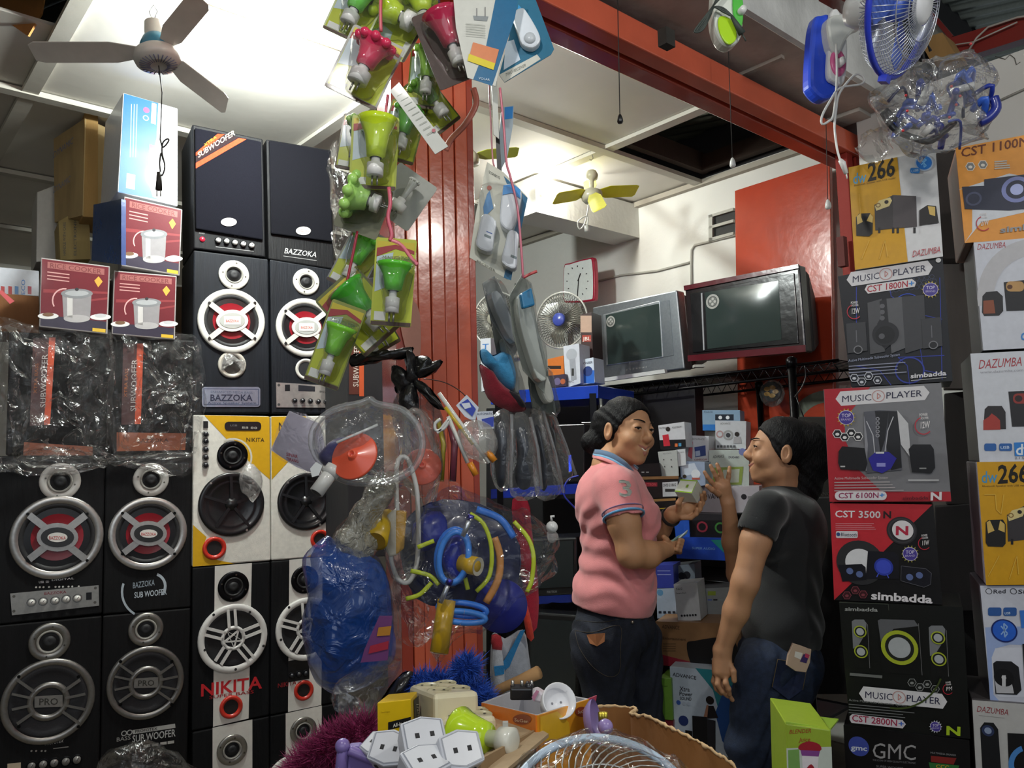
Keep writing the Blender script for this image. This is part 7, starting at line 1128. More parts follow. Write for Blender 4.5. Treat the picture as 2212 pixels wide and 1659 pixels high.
# ================= FOREGROUND COUNTER =================
t = Thing('display_counter', 'low wooden display counter carrying the foreground goods', 'counter'); m = MB('#3a2a22'); m.box(Vector((-.62, .42, .86)), Vector((1.0, 0, 0)), Vector((0, .80, 0)), Vector((0, 0, .03))); t.part('top', m, CARD, mods=.004)
for x in (-.58, .32):
    for y in (.46, 1.16): m = MB('#2f221c'); m.box(Vector((x, y, 0)), Vector((.05, 0, 0)), Vector((0, .05, 0)), Vector((0, 0, .86))); t.part('leg', m, CARD)
m = MB('#2f221c'); m.box(Vector((-.60, .44, .70)), Vector((.96, 0, 0)), Vector((0, .02, 0)), Vector((0, 0, .16))); t.part('front_board', m, CARD)
def hx(name, label, cat, f4, dz, col, mat, mods=.003, grp=None, part='carton'):
    """solid from four top corners (vectors) and a height"""
    t = Thing(name, label, cat, grp); m = MB(col); m.prism(f4, [a-Vector((0, 0, dz)) for a in f4]); t.part(part, m, mat, mods=mods); return t
# fluffy dusters
def duster(label, pts, Y, r, col, seed, n=5200, L=.03):
    t = Thing('fluffy_duster', label, 'duster'); rr = random.Random(seed); m = MB(col); sp = smoothpts([tuple(P(x, y, Y)) for x, y in pts], 6, False); base = hexc(col)
    m.tube([Vector(s) for s in sp], r*.6, 8); t.part('core', m, CLOTH); m = MB(col)
    for k in range(n):
        s = Vector(sp[rr.randrange(len(sp))]); d = Vector((rr.gauss(0, 1), rr.gauss(0, 1), rr.gauss(0, 1))).normalized(); a = s+d*r*.5+Vector((rr.uniform(-.01, .01), 0, 0)); b = s+d*(r+rr.uniform(0, L))+Vector((rr.uniform(-.008, .008),)*3); c = d.orthogonal()*.0011; w = rr.uniform(.6, 1.3)
        m.add([a-c, a+c, b], [[0, 1, 2]], False, tuple(min(1, q*w) for q in base))
    t.part('fibres', m, FRAB, kind='stuff'); return t
duster('blue tinsel duster head at the foot of the red pillar', [(900, 1482), (940, 1480), (985, 1490), (1030, 1500), (1035, 1520), (1000, 1460), (1010, 1440)], 1.35, .022, '#2350b4', 1, L=.014)
duster('magenta fluffy duster lying at the lower left of the counter', [(790, 1590), (740, 1610), (700, 1635), (660, 1670), (640, 1710)], 1.25, .034, '#8a2456', 2, L=.02)
m = MB('#b0885a'); a, b = P(1060, 1500, 1.42), P(1164, 1452, 1.38); m.tube([a, a.lerp(b, .3)+Vector((0, 0, .002)), a.lerp(b, .6), b], [.009, .008, .0095, .011], 10); one('wooden_stick', m, CARD, 'short bamboo stick sticking out behind the orange box', 'stick')
t = Thing('black_plug_bundle', 'dark plastic wrapped bundle behind the yellow box', 'bundle'); m = MB('#19181a'); pillow(m, PL(860, 1500, 1.35, 0), [(832, 1500), (860, 1462), (885, 1450), (895, 1475), (870, 1520), (840, 1540), (818, 1530)], .06, 4, .01, 3, seed=4); t.part('bundle_body', m, M('black_film', .3, coat=.3, bump=.5, bscale=40)); m = MB('#d0d0d0'); pillow(m, PL(800, 1470, 1.38, 0), [(720, 1490), (790, 1440), (850, 1420), (860, 1450), (830, 1500), (800, 1530), (740, 1540)], .08, 4, .02, 3, seed=7); t.part('clear_wrap', m, DFILM)
# socket blocks
def block(label, TL, TR, BR_, BL, Yf, Yb, nx, ny, h):
    """front face photo corners TL,TR,BR,BL ; Yb = depth of rear edge"""
    t = Thing('socket_block', label, 'power socket', 'cream multi-socket blocks'); a, b = P(*TL, Yf), P(*TR, Yf); d = (b-a); back = Vector((-d.y, d.x, 0)).normalized()*(Yb-Yf)+Vector((0, 0, .0)); top = [a, b, b+back, a+back]; bot = [P(*BL, Yf), P(*BR_, Yf), P(*BR_, Yf)+back, P(*BL, Yf)+back]
    m = MB('#e4dcbc'); m.prism(top, bot); t.part('housing', m, PLAST, mods=.007); m2 = MB('#c9c19c'); 
    for i in range(nx):
        for j in range(ny):
            c = top[0].lerp(top[1], (i+.5)/nx)+back*((j+.5)/ny); R = min(d.length/nx, back.length/ny)*.42; m3 = MB('#bdb592'); m3.lathe(c+Vector((0, 0, .0005)), (0, 0, 1), [(R, 0), (R*.98, .003), (R*.88, .003), (R*.84, .0006), (0, .0004)], 24); 
            for s in (-.4, .4): m3.lathe(c+Vector((R*s, 0, .0008)), (0, 0, 1), [(0, .0004), (R*.12, .0003)], 8, col='#3a3628')
            t.part('socket', m3, PLAST)
    return t
block('upper cream four-socket block resting on the other block', (884, 1478), (1018, 1488), (1030, 1560), (893, 1550), 1.08, 1.17, 2, 2, .06) if 0 else None
def oblock(label, V, hgt, sock=True):
    """V: front-left top, front-right top, back-right top, back-left top as (px,py,Y)"""
    t = Thing('socket_block', label, 'power socket', 'cream multi-socket blocks'); tp = [P(*v) for v in V]; m = MB('#e4dcbc'); m.prism(tp, [a*1-Vector((0, 0, hgt)) for a in tp]); t.part('housing', m, PLAST, mods=.006)
    if sock:
        for i in range(2):
            for j in range(2):
                u, v = .27+.46*i, .27+.46*j; c = tp[0].lerp(tp[1], u).lerp(tp[3].lerp(tp[2], u), v); R = (tp[1]-tp[0]).length*.20; m3 = MB('#bcb491'); m3.lathe(c, (0, 0, 1), [(R, 0), (R*.97, .0008), (R*.88, .0008), (R*.84, .0003), (0, .0002)], 24)
                for s in (-.4, .4): m3.lathe(c+Vector((R*s, 0, .001)), (0, 0, 1), [(0, .0004), (R*.12, .0003)], 8, col='#3a3628')
                t.part('socket', m3, PLAST)
    return t
oblock('upper cream four-socket block standing on the other block', [(938, 1500, 1.02), (1034, 1493, 1.08), (968, 1466, 1.24), (884, 1480, 1.14)], .068)
oblock('lower cream socket block behind the lime lamp', [(948, 1556, .99), (1072, 1546, 1.04), (1050, 1528, 1.16), (958, 1536, 1.12)], .055)
# yellow travel adaptor box
t = Thing('adaptor_box', 'small yellow box with black All-in-one band', 'box'); tp = [P(815, 1518, .98), P(888, 1510, 1.0), P(901, 1494, 1.07), P(838, 1500, 1.06)]; m = MB('#d9b413'); m.prism(tp, [a-Vector((0, 0, .05)) for a in tp]); t.part('carton', m, PAPER, mods=.001)
fp = PL(815, 1518, .98, 0); d_ = (tp[1]-tp[0]); fp = PL(815, 1518, .98, math.degrees(math.atan2(d_.y, d_.x))); m = MB('#17171a'); fp.poly(m, [(838, 1560), (887, 1548), (887, 1564), (838, 1577)], .0008); fp.text(m, 'All-in-one', (848, 1571), (884, 1561), 8, '#e6e2d6', .0012, .03); fp.text(m, 'Travel Adapter', (822, 1540), (842, 1538), 3, '#8a6a10', .0012, .02); t.part('printed_front', m, PAPER)
d2 = tp[2]-tp[1]; sp_ = PL(0, 0, 1, math.degrees(math.atan2(d2.y, d2.x)), O=tp[1]); m = MB('#17171a'); sp_.poly(m, [(893, 1512), (903, 1502), (905, 1548), (894, 1560)], .0008); vtext(sp_, m, 'Travel', (897, 1518), (901, 1552), -7, '#e6e2d6', .0012); t.part('printed_side', m, PAPER)
# adaptors
def adaptor(label, c, Y, s, yaw, pitch, roll=0):
    t = Thing('plug_adaptor', label, 'plug adaptor', 'white plug adaptors heaped at the front'); O = P(c[0], c[1], Y); Rm = (Matrix.Rotation(math.radians(yaw), 3, 'Z') @ Matrix.Rotation(math.radians(pitch), 3, 'X') @ Matrix.Rotation(math.radians(roll), 3, 'Y'))
    X, Yv, Z = Rm @ Vector((1, 0, 0)), Rm @ Vector((0, 1, 0)), Rm @ Vector((0, 0, 1)); g = lambda x, y, z: O+X*x*s+Yv*y*s+Z*z*s
    hexo = [(-.5, -.34), (.0, -.46), (.5, -.34), (.5, .34), (0, .46), (-.5, .34)]
    m = MB('#c5c8d0'); m.prism([g(x, y, .3) for x, y in hexo], [g(x*.96, y*.96, -.35) for x, y in hexo]); t.part('housing', m, PLAST, mods=.0025)
    m = MB('#8c909a'); m.prism([g(x*.88, y*.88, .306) for x, y in hexo], [g(x*.88, y*.88, .29) for x, y in hexo]); m.col = hexc('#d3d5da'); m.prism([g(x*.82, y*.82, .312) for x, y in hexo], [g(x*.82, y*.82, .29) for x, y in hexo]); t.part('socket_face', m, PLAST)
    m = MB('#1b1b1f')
    for cx, cy in ((-.16, -.02), (.18, -.02)): m.prism([g(cx+dx, cy+dy, .315) for dx, dy in ((-.05, -.06), (.05, -.06), (.05, .06), (-.05, .06))], [g(cx+dx, cy+dy, .30) for dx, dy in ((-.05, -.06), (.05, -.06), (.05, .06), (-.05, .06))])
    yf = -.46
    for cx in (-.28, .28): m.prism([g(cx+dx, -.405, .0+dz) for dx, dz in ((-.04, -.08), (.04, -.08), (.04, .08), (-.04, .08))], [g(cx+dx, -.385, dz) for dx, dz in ((-.04, -.08), (.04, -.08), (.04, .08), (-.04, .08))])
    t.part('socket_holes', m, MATT, kind='stuff'); m = MB('#b9b7b0')
    return t
adaptor('topmost white plug adaptor in the middle of the heap', (912, 1602), .84, .045, 20, 42)
adaptor('white plug adaptor on the left of the heap, half behind the topmost', (846, 1624), .87, .042, -20, 50, 8)
adaptor('white plug adaptor at the right of the heap, below the lime lamp', (990, 1628), .82, .043, 25, 52)
adaptor('white plug adaptor under the topmost one at the lower edge', (915, 1662), .80, .044, 35, 25)
adaptor('small white adaptor peeking out at the left behind the heap', (820, 1618), .92, .036, -40, 30)
# lime lamp lying
t = Thing('lime_lamp', 'lime green bell night lamp lying across the cream block', 'lamp'); A, B = P(990, 1585, .95), P(1075, 1597, .92); d = B-A; m = MB('#bfe02e'); m.lathe(A, d, [(0, .014), (.021, .0), (.029, .001), (.030, .004), (.024, .015), (.019, .032), (.016, .042), (.0, .044)], 26); t.part('lamp_cup', m, LIQ); m = MB('#dcdccf'); m.lathe(A+d.normalized()*.043, d, [(0, 0), (.009, 0), (.009, .014), (.014, .016), (.0145, .032), (.01, .034), (0, .034)], 20); t.part('plug_body', m, PLAST)
m = MB('#b9b8b0'); E = A+d.normalized()*.062+Vector((0, 0, .012)); m.box(E, Vector((.006, 0, 0)), Vector((0, .008, 0)), Vector((0, 0, .006))); t.part('switch', m, PLAST)
# tan carton around the left goods
t = Thing('tan_goods_carton', 'open tan cardboard carton holding adaptors and the lime lamp', 'carton'); m = MB('#b39c7c')
q = [P(1062, 1535, 1.16), P(1170, 1572, 1.02), P(1048, 1645, .82), P(990, 1720, .74)]; m.prism([P(1060, 1538, 1.14), P(1162, 1572, 1.0), P(1185, 1585, .97), P(1060, 1690, .80), P(1035, 1700, .80)], [v-Vector((0, 0, .004)) for v in (P(1060, 1538, 1.14), P(1162, 1572, 1.0), P(1185, 1585, .97), P(1060, 1690, .80), P(1035, 1700, .80))]); t.part('flap', m, CARD)
m = MB('#9c8260'); w = [P(1065, 1535, 1.14), P(1160, 1572, 1.0), P(1030, 1640, .84)]; m.prism([w[0], w[1], w[1]-Vector((0, 0, .12)), w[0]-Vector((0, 0, .12))], [v+Vector((.004, .004, 0)) for v in (w[0], w[1], w[1]-Vector((0, 0, .12)), w[0]-Vector((0, 0, .12)))]); m.prism([w[1], w[2], w[2]-Vector((0, 0, .12)), w[1]-Vector((0, 0, .12))], [v+Vector((.004, .0, 0)) for v in (w[1], w[2], w[2]-Vector((0, 0, .12)), w[1]-Vector((0, 0, .12)))]); m.box(P(790, 1700, .95)-Vector((0, 0, .03)), Vector((.2, 0, 0)), Vector((0, .12, 0)), Vector((0, 0, .004))); t.part('wall', m, CARD, kind='stuff')
# orange box of lamps
t = Thing('orange_goods_box', 'open orange and yellow box with plugs, brown oval logo on it', 'box'); fl_ = P(1043, 1518, 1.14); fc = P(1160, 1545, .98); frr = P(1270, 1510, 1.10); bb = P(1130, 1484, 1.28); D = Vector((0, 0, .085))
def wall(a, b, c1, c2=None, th=.0022, D=D, nm='wall', lip='#c9c8cc'):
    m = MB(c1); n = (b-a).cross(Vector((0, 0, 1))).normalized()*th; m.prism([a+n, b+n, b+n-D, a+n-D], [a, b, b-D, a-D]); t.part(nm, m, PAPER)
    m = MB(lip); m.prism([a-n*.2, b-n*.2, b-n*.2-D, a-n*.2-D], [a-n, b-n, b-n-D, a-n-D]); t.part('inner_liner', m, PAPER)
wall(fl_, fc, '#dd7a22'); wall(fc, frr, '#e39a22'); wall(frr, bb, '#b9b8bc'); wall(bb, fl_, '#b9b8bc')
m = MB('#b9b9be'); m.prism([fl_-D*.75, fc-D*.75, frr-D*.75, bb-D*.75], [v-D*.98 for v in (fl_, fc, frr, bb)]); t.part('filling', m, PAPER)
for A, B, tx in ((fl_, fc, (1112, 1152)), (fc, frr, (1238, 1268))):
    d = (B-A).normalized(); w = PL(0, 0, 1, math.degrees(math.atan2(d.y, d.x)), O=A); m = MB('#8f3a1c'); y = 1557 if tx[0] < 1200 else 1541; c = ((tx[0]+tx[1])/2, y-4); w.poly(m, ellipse(c, (tx[1]-tx[0])/2, 11, 18), .003); w.text(m, 'SuGen', (tx[0]+5, y), (tx[1]-5, y+(4 if tx[0] < 1200 else -3)), 7, '#e0c8b0', .0036, .02)
    if tx[0] < 1200: w.poly(m, [(1130, 1540), (1160, 1548), (1162, 1572), (1150, 1580), (1100, 1570)][:0] or [(1050, 1545), (1160, 1580), (1162, 1596), (1140, 1590)], .0028, '#e6c02c')
    else: w.poly(m, [(1163, 1548), (1200, 1536), (1225, 1560), (1230, 1600), (1163, 1600)], .0026, '#e6b62c')
    t.part('printed_side', m, PAPER)
m = MB('#a03a50'); m.prism([frr, frr+Vector((.012, 0, .004)), frr+Vector((.01, 0, -.006)), frr-Vector((0, 0, .004))], [v+Vector((0, .003, 0)) for v in (frr, frr+Vector((.012, 0, .004)), frr+Vector((.01, 0, -.006)), frr-Vector((0, 0, .004)))]); t.part('lid_tab', m, PAPER)
t = Thing('black_adaptor', 'black three-pin adaptor standing in the orange box', 'plug adaptor'); p = PL(1125, 1490, 1.12, 0); m = MB('#19191c'); p.prism(m, rrect(1102, 1482, 1150, 1508, 4), -.012, .012); t.part('body', m, PLAST, mods=.003)
m = MB('#b5b3ae')
for x in (1108, 1128, 1149): m.tube([p.pt((x, 1484)), p.pt((x-1, 1470))], .0022, 8)
t.part('pins', m, METAL, kind='stuff'); m = MB('#232327'); m.tube([p.pt((1138, 1492), .0), p.pt((1146, 1476), .0)], .006, 10); t.part('pin_sleeve', m, PLAST)
t = Thing('pink_white_lamp', 'small pink and white block lamp in the orange box', 'lamp'); p = PL(1165, 1498, 1.10, 0); m = MB('#e8e2ea'); p.prism(m, [(1150, 1490), (1162, 1486), (1184, 1500), (1176, 1516), (1150, 1510)], -.01, .012); t.part('body', m, PLAST, mods=.003); m = MB('#c98aa8'); p.prism(m, [(1148, 1500), (1158, 1485), (1164, 1487), (1153, 1508)], .012, .014); t.part('pink_face', m, PLAST)
t = Thing('round_socket', 'white oval socket end tilted in the orange box', 'power socket'); O = P(1205, 1516, 1.04); ax = Vector((.30, -.85, .5)).normalized(); m = MB('#e6e7ea'); m.lathe(O, ax, [(0, -.03), (.014, -.03), (.020, -.01), (.0225, .006), (.021, .007), (.018, -.004), (0, -.006)], 28, 1); t.part('shell', m, PLAST); m = MB('#8a8a8f'); e1 = ax.cross(Vector((0, 0, 1))).normalized(); [m.ball(O-ax*.0055+e1*s, .0016) for s in (-.006, .006)]; t.part('contact_holes', m, MATT, kind='stuff')
# purple plastic pieces
t = Thing('purple_rack_frame', 'purple plastic frame corner with ball ends at the lower left', 'frame'); p = PL(770, 1630, .92, 0); m = MB('#7c6aa8'); m.ball(p.pt((740, 1612)), .0085); m.tube([p.pt((742, 1616)), p.pt((735, 1680))], .007, 10); p.prism(m, [(752, 1612), (775, 1610), (850, 1650), (860, 1700), (748, 1700), (742, 1640)], -.012, 0); m.tube([p.pt((755, 1618), .003), p.pt((860, 1662), .003)], .006, 8); t.part('frame_piece', m, PLAST, mods=.002, kind='stuff')
t = Thing('purple_cup_pieces', 'purple plastic cup edge and ball right of the orange box', 'toy'); m = MB('#9a86c0'); m.lathe(P(1275, 1560, 1.05), (1, -.3, .2), [(0, -.006), (.018, -.004), (.026, .004), (.027, .008)], 24); t.part('cup', m, PLAST); m = MB('#9a86c0'); m.ball(P(1308, 1570, 1.02), .0095, seg=18, ring=12); t.part('ball', m, PLAST)
m = MB('#c9b84a'); [m.tube([P(1298+5*k, 1560, 1.05), P(1296+6*k, 1538, 1.05)], .0028, 6) for k in range(3)]; t.part('gold_foil', m, METAL, kind='stuff')
# torn brown carton
t = Thing('torn_carton', 'torn brown corrugated carton rim curving at the bottom centre', 'carton'); rr = random.Random(3)
top = [(1268, 1528, 1.16), (1310, 1526, 1.15), (1372, 1530, 1.12), (1362, 1542, 1.10), (1400, 1548, 1.06), (1440, 1568, 1.02), (1490, 1592, .98), (1540, 1622, .94), (1580, 1650, .92), (1610, 1690, .90)]
tp = smoothpts([tuple(P(*c)) for c in top], 10, False); m = MB('#9c6a38'); V = []
for i, v in enumerate(tp):
    v = Vector(v); h = rr.uniform(-.0018, .0018); bo = Vector((0, -.004, 0)); V += [v+Vector((0, 0, h)), v+bo+Vector((0, 0, h*.5)), Vector((v.x, v.y, v.z-.20))+bo, Vector((v.x, v.y, v.z-.20))]
n = len(tp); m.add(V, [[4*i+a, 4*i+(a+1) % 4, 4*i+4+(a+1) % 4, 4*i+4+a] for i in range(n-1) for a in range(4)], False); t.part('corrugated_wall', m, CARD)
m = MB('#c9a87c'); m.tube([Vector(v)+Vector((0, -.002, rr.uniform(-.001, .002))) for v in tp], [rr.uniform(.0012, .003) for _ in tp], 5); t.part('torn_edge', m, CARD, label='pale torn paper edge')
m = MB('#5e4426'); m.box(Vector((.03, .60, .895)), Vector((.28, 0, 0)), Vector((0, .5, 0)), Vector((0, 0, .004))); t.part('base', m, CARD)
# fan guard in film
t = Thing('wrapped_fan_guard', 'round white wire fan guard wrapped in clear film at the bottom', 'fan guard'); O = P(1312, 1800, .74); n_ = Vector((.08, -.62, .78)).normalized(); e1 = Vector((1, 0, 0))-n_*n_.x; e1.normalize(); e2 = n_.cross(e1); R = .092
m = MB('#b9cbdc'); m.tube([O+e1*R*math.cos(a)+e2*R*math.sin(a) for a in [2*math.pi*k/60 for k in range(60)]], .0042, 10, True); t.part('guard_rim', m, PLAST, label='pale blue rim')
m = MB('#dcdcd6')
for k in range(54):
    a = 2*math.pi*k/54; pts = []
    for j in range(7): s = j/6; aa = a+.9*(1-s); rr_ = R*(.2+.8*s); pts.append(O+e1*rr_*math.cos(aa)+e2*rr_*math.sin(aa)+n_*(.022*(1-s*s)))
    m.tube(pts, .0008, 4)
for s in (.3, .62): m.tube([O+e1*R*s*math.cos(a)+e2*R*s*math.sin(a)+n_*.02*(1-s*s) for a in [2*math.pi*k/40 for k in range(40)]], .0009, 4, True)
t.part('guard_wires', m, METAL, kind='stuff'); m = MB('#d8dade'); m.lathe(O+n_*.021, n_, [(0, .006), (.018, .005), (.021, 0)], 24); t.part('hub_badge', m, PLAST)
m = MB('#2d2350'); m.lathe(O-n_*.02, n_, [(0, .004), (.05, .002), (.05, -.01), (0, -.012)], 24); t.part('blade_disc', m, PLAST)
V = []; F = []; nu, nv = 110, 46
for j in range(nv+1):
    for i in range(nu+1):
        a = 2*math.pi*i/nu; s = j/nv; r_ = R*(.05+1.06*s); v = O+e1*r_*math.cos(a)*1.06+e2*r_*math.sin(a)+n_*(.030-.045*max(0, s-.6)*1.6); v += noise.noise_vector(v*38)*.009*(.5+s); V.append(v)
m = MB('#d2d4d6'); m.add(V, [[j*(nu+1)+i, j*(nu+1)+i+1, (j+1)*(nu+1)+i+1, (j+1)*(nu+1)+i] for j in range(nv) for i in range(nu)], True); t.part('clear_film', m, DFILM)
# ================= PEOPLE =================
from mathutils.bvhtree import BVHTree
SKIN = M('skin', .6, namt=.06, nscale=25, bump=.04, bscale=260, sss=.12)
HAIR = M('black_hair', .55, namt=.5, nscale=60, bump=.5, bscale=320, stretch=(1, 1, .22))
HAIR.node_tree.nodes['Principled BSDF'].inputs['Specular IOR Level'].default_value = .22
KNIT = M('pique_knit', .9, namt=.06, nscale=30, bump=.18, bscale=500, sheen=.25)
DENIM = M('denim', .88, namt=.35, nscale=60, bump=.25, bscale=420)
class Field:
    def __init__(s, lo, hi, h):
        s.lo = np.array(lo, dtype=np.float32); s.h = h; s.n = [int(math.ceil((b-a)/h))+1 for a, b in zip(lo, hi)]; s.d = np.full(s.n, .06, dtype=np.float32)
    def box(s, lo, hi, m):
        a = [max(0, int((l-m-o)/s.h)) for l, o in zip(lo, s.lo)]; b = [min(n, int((h+m-o)/s.h)+2) for h, o, n in zip(hi, s.lo, s.n)]
        sl = tuple(slice(x, y) for x, y in zip(a, b)); g = np.meshgrid(*[s.lo[i]+s.h*np.arange(a[i], b[i], dtype=np.float32) for i in range(3)], indexing='ij', sparse=True); return sl, g
    def mix(s, sl, d, k, sub):
        o = s.d[sl]
        if sub: d = -d; h = np.clip(.5-.5*(o-d)/k, 0, 1) if k else None; s.d[sl] = (o*(1-h)+d*h+k*h*(1-h))
        else: h = np.clip(.5+.5*(o-d)/k, 0, 1); s.d[sl] = o*(1-h)+d*h-k*h*(1-h)
    def cap(s, a, b, ra, rb, k=.02, sub=False, fl=None):
        a = np.array(a, dtype=np.float32); b = np.array(b, dtype=np.float32); m = max(ra, rb)+.05; sl, g = s.box(np.minimum(a, b), np.maximum(a, b), m)
        if 0 in [x.stop-x.start if x.stop > x.start else 0 for x in sl]: return
        ab = b-a; L = float(ab@ab)+1e-9; p = [g[i]-a[i] for i in range(3)]; t = np.clip((p[0]*ab[0]+p[1]*ab[1]+p[2]*ab[2])/L, 0, 1); q = [p[i]-t*ab[i] for i in range(3)]
        if fl is not None:
            ax, f = fl; ax = np.array(ax, dtype=np.float32); e = q[0]*ax[0]+q[1]*ax[1]+q[2]*ax[2]; q = [q[i]+ax[i]*e*(f-1) for i in range(3)]
        s.mix(sl, np.sqrt(q[0]**2+q[1]**2+q[2]**2)-(ra+(rb-ra)*t), k, sub)
    def ell(s, c, R, r, k=.02, sub=False):
        c = np.array(c, dtype=np.float32); m = max(r)+.05; sl, g = s.box(c, c, m)
        if min(x.stop-x.start for x in sl) <= 0: return
        p = [g[i]-c[i] for i in range(3)]; k0 = 0; k1 = 0
        for ax, rr in zip(R, r):
            e = p[0]*ax[0]+p[1]*ax[1]+p[2]*ax[2]; k0 = k0+(e/rr)**2; k1 = k1+(e/rr**2)**2
        k0 = np.sqrt(k0); s.mix(sl, k0*(k0-1)/(np.sqrt(k1)+1e-6), k, sub)
    def half(s, p, n, k=.006):
        """keep the side against n"""
        g = np.meshgrid(*[s.lo[i]+s.h*np.arange(s.n[i], dtype=np.float32) for i in range(3)], indexing='ij', sparse=True)
        e = (g[0]-p[0])*n[0]+(g[1]-p[1])*n[1]+(g[2]-p[2])*n[2]; s.d = np.maximum(s.d, e)
    def mesh(s, colf, name, sm=1):
        d = s.d; ins = d < 0; X, Y, Z = d.shape; mixed = np.zeros((X-1, Y-1, Z-1), bool); cnt = np.zeros((X-1, Y-1, Z-1), np.int8)
        for i in (0, 1):
            for j in (0, 1):
                for k in (0, 1): cnt += ins[i:X-1+i, j:Y-1+j, k:Z-1+k]
        idx = np.argwhere((cnt > 0) & (cnt < 8)); ID = np.full((X-1, Y-1, Z-1), -1, np.int32); ID[tuple(idx.T)] = np.arange(len(idx)); acc = np.zeros((len(idx), 3)); w = np.zeros(len(idx))
        cs = [(i, j, k) for i in (0, 1) for j in (0, 1) for k in (0, 1)]
        for a in cs:
            for ax in range(3):
                if a[ax]: continue
                b = list(a); b[ax] = 1; da = d[idx[:, 0]+a[0], idx[:, 1]+a[1], idx[:, 2]+a[2]]; db = d[idx[:, 0]+b[0], idx[:, 1]+b[1], idx[:, 2]+b[2]]; m = (da < 0) != (db < 0)
                t = np.where(m, da/(da-db+1e-12), 0); pt = np.array(a, float)[None]+t[:, None]*(np.array(b)-np.array(a))[None]; acc[m] += pt[m]; w[m] += 1
        V = s.lo+s.h*(idx+acc/w[:, None]); F = []
        for ax in range(3):
            sa = [slice(None)]*3; sb = [slice(None)]*3; sa[ax] = slice(0, -1); sb[ax] = slice(1, None); e = ins[tuple(sa)] != ins[tuple(sb)]; E = np.argwhere(e); u, v = (ax+1) % 3, (ax+2) % 3
            ok = (E[:, u] > 0) & (E[:, v] > 0) & (E[:, u] < d.shape[u]-1) & (E[:, v] < d.shape[v]-1); E = E[ok]
            def g(du, dv): q = E.copy(); q[:, u] += du; q[:, v] += dv; return ID[q[:, 0], q[:, 1], q[:, 2]]
            q = np.stack([g(-1, -1), g(0, -1), g(0, 0), g(-1, 0)], 1); fl = ~ins[E[:, 0], E[:, 1], E[:, 2]]; q[fl] = q[fl][:, ::-1]; F.append(q)
        F = np.concatenate(F); F = F[(F >= 0).all(1)]
        me = bpy.data.meshes.new(name); me.vertices.add(len(V)); me.vertices.foreach_set('co', V.astype(np.float32).ravel()); me.loops.add(len(F)*4); me.loops.foreach_set('vertex_index', F.astype(np.int32).ravel()); me.polygons.add(len(F)); me.polygons.foreach_set('loop_start', np.arange(0, len(F)*4, 4, dtype=np.int32)); me.update(calc_edges=True); me.validate()
        me.polygons.foreach_set('use_smooth', [True]*len(me.polygons)); nl = len(me.loops); col = np.ones((nl, 4), np.float32); C3 = colf(V) if callable(colf) else np.tile(np.array(hexc(colf)), (len(V), 1)); vi = np.empty(nl, np.int32); me.loops.foreach_get('vertex_index', vi); col[:, :3] = C3[vi]
        ca = me.color_attributes.new('Col', 'FLOAT_COLOR', 'CORNER'); ca.data.foreach_set('color', col.ravel()); me.update(); return me
def bvh(me): return BVHTree.FromPolygons([v.co.copy() for v in me.vertices], [tuple(p.vertices) for p in me.polygons])
def hit(B, px, py, off=.002):
    d = ray(px, py).normalized(); h = B.ray_cast(O0, d)
    return (h[0]+(-d)*off) if h[0] is not None else None
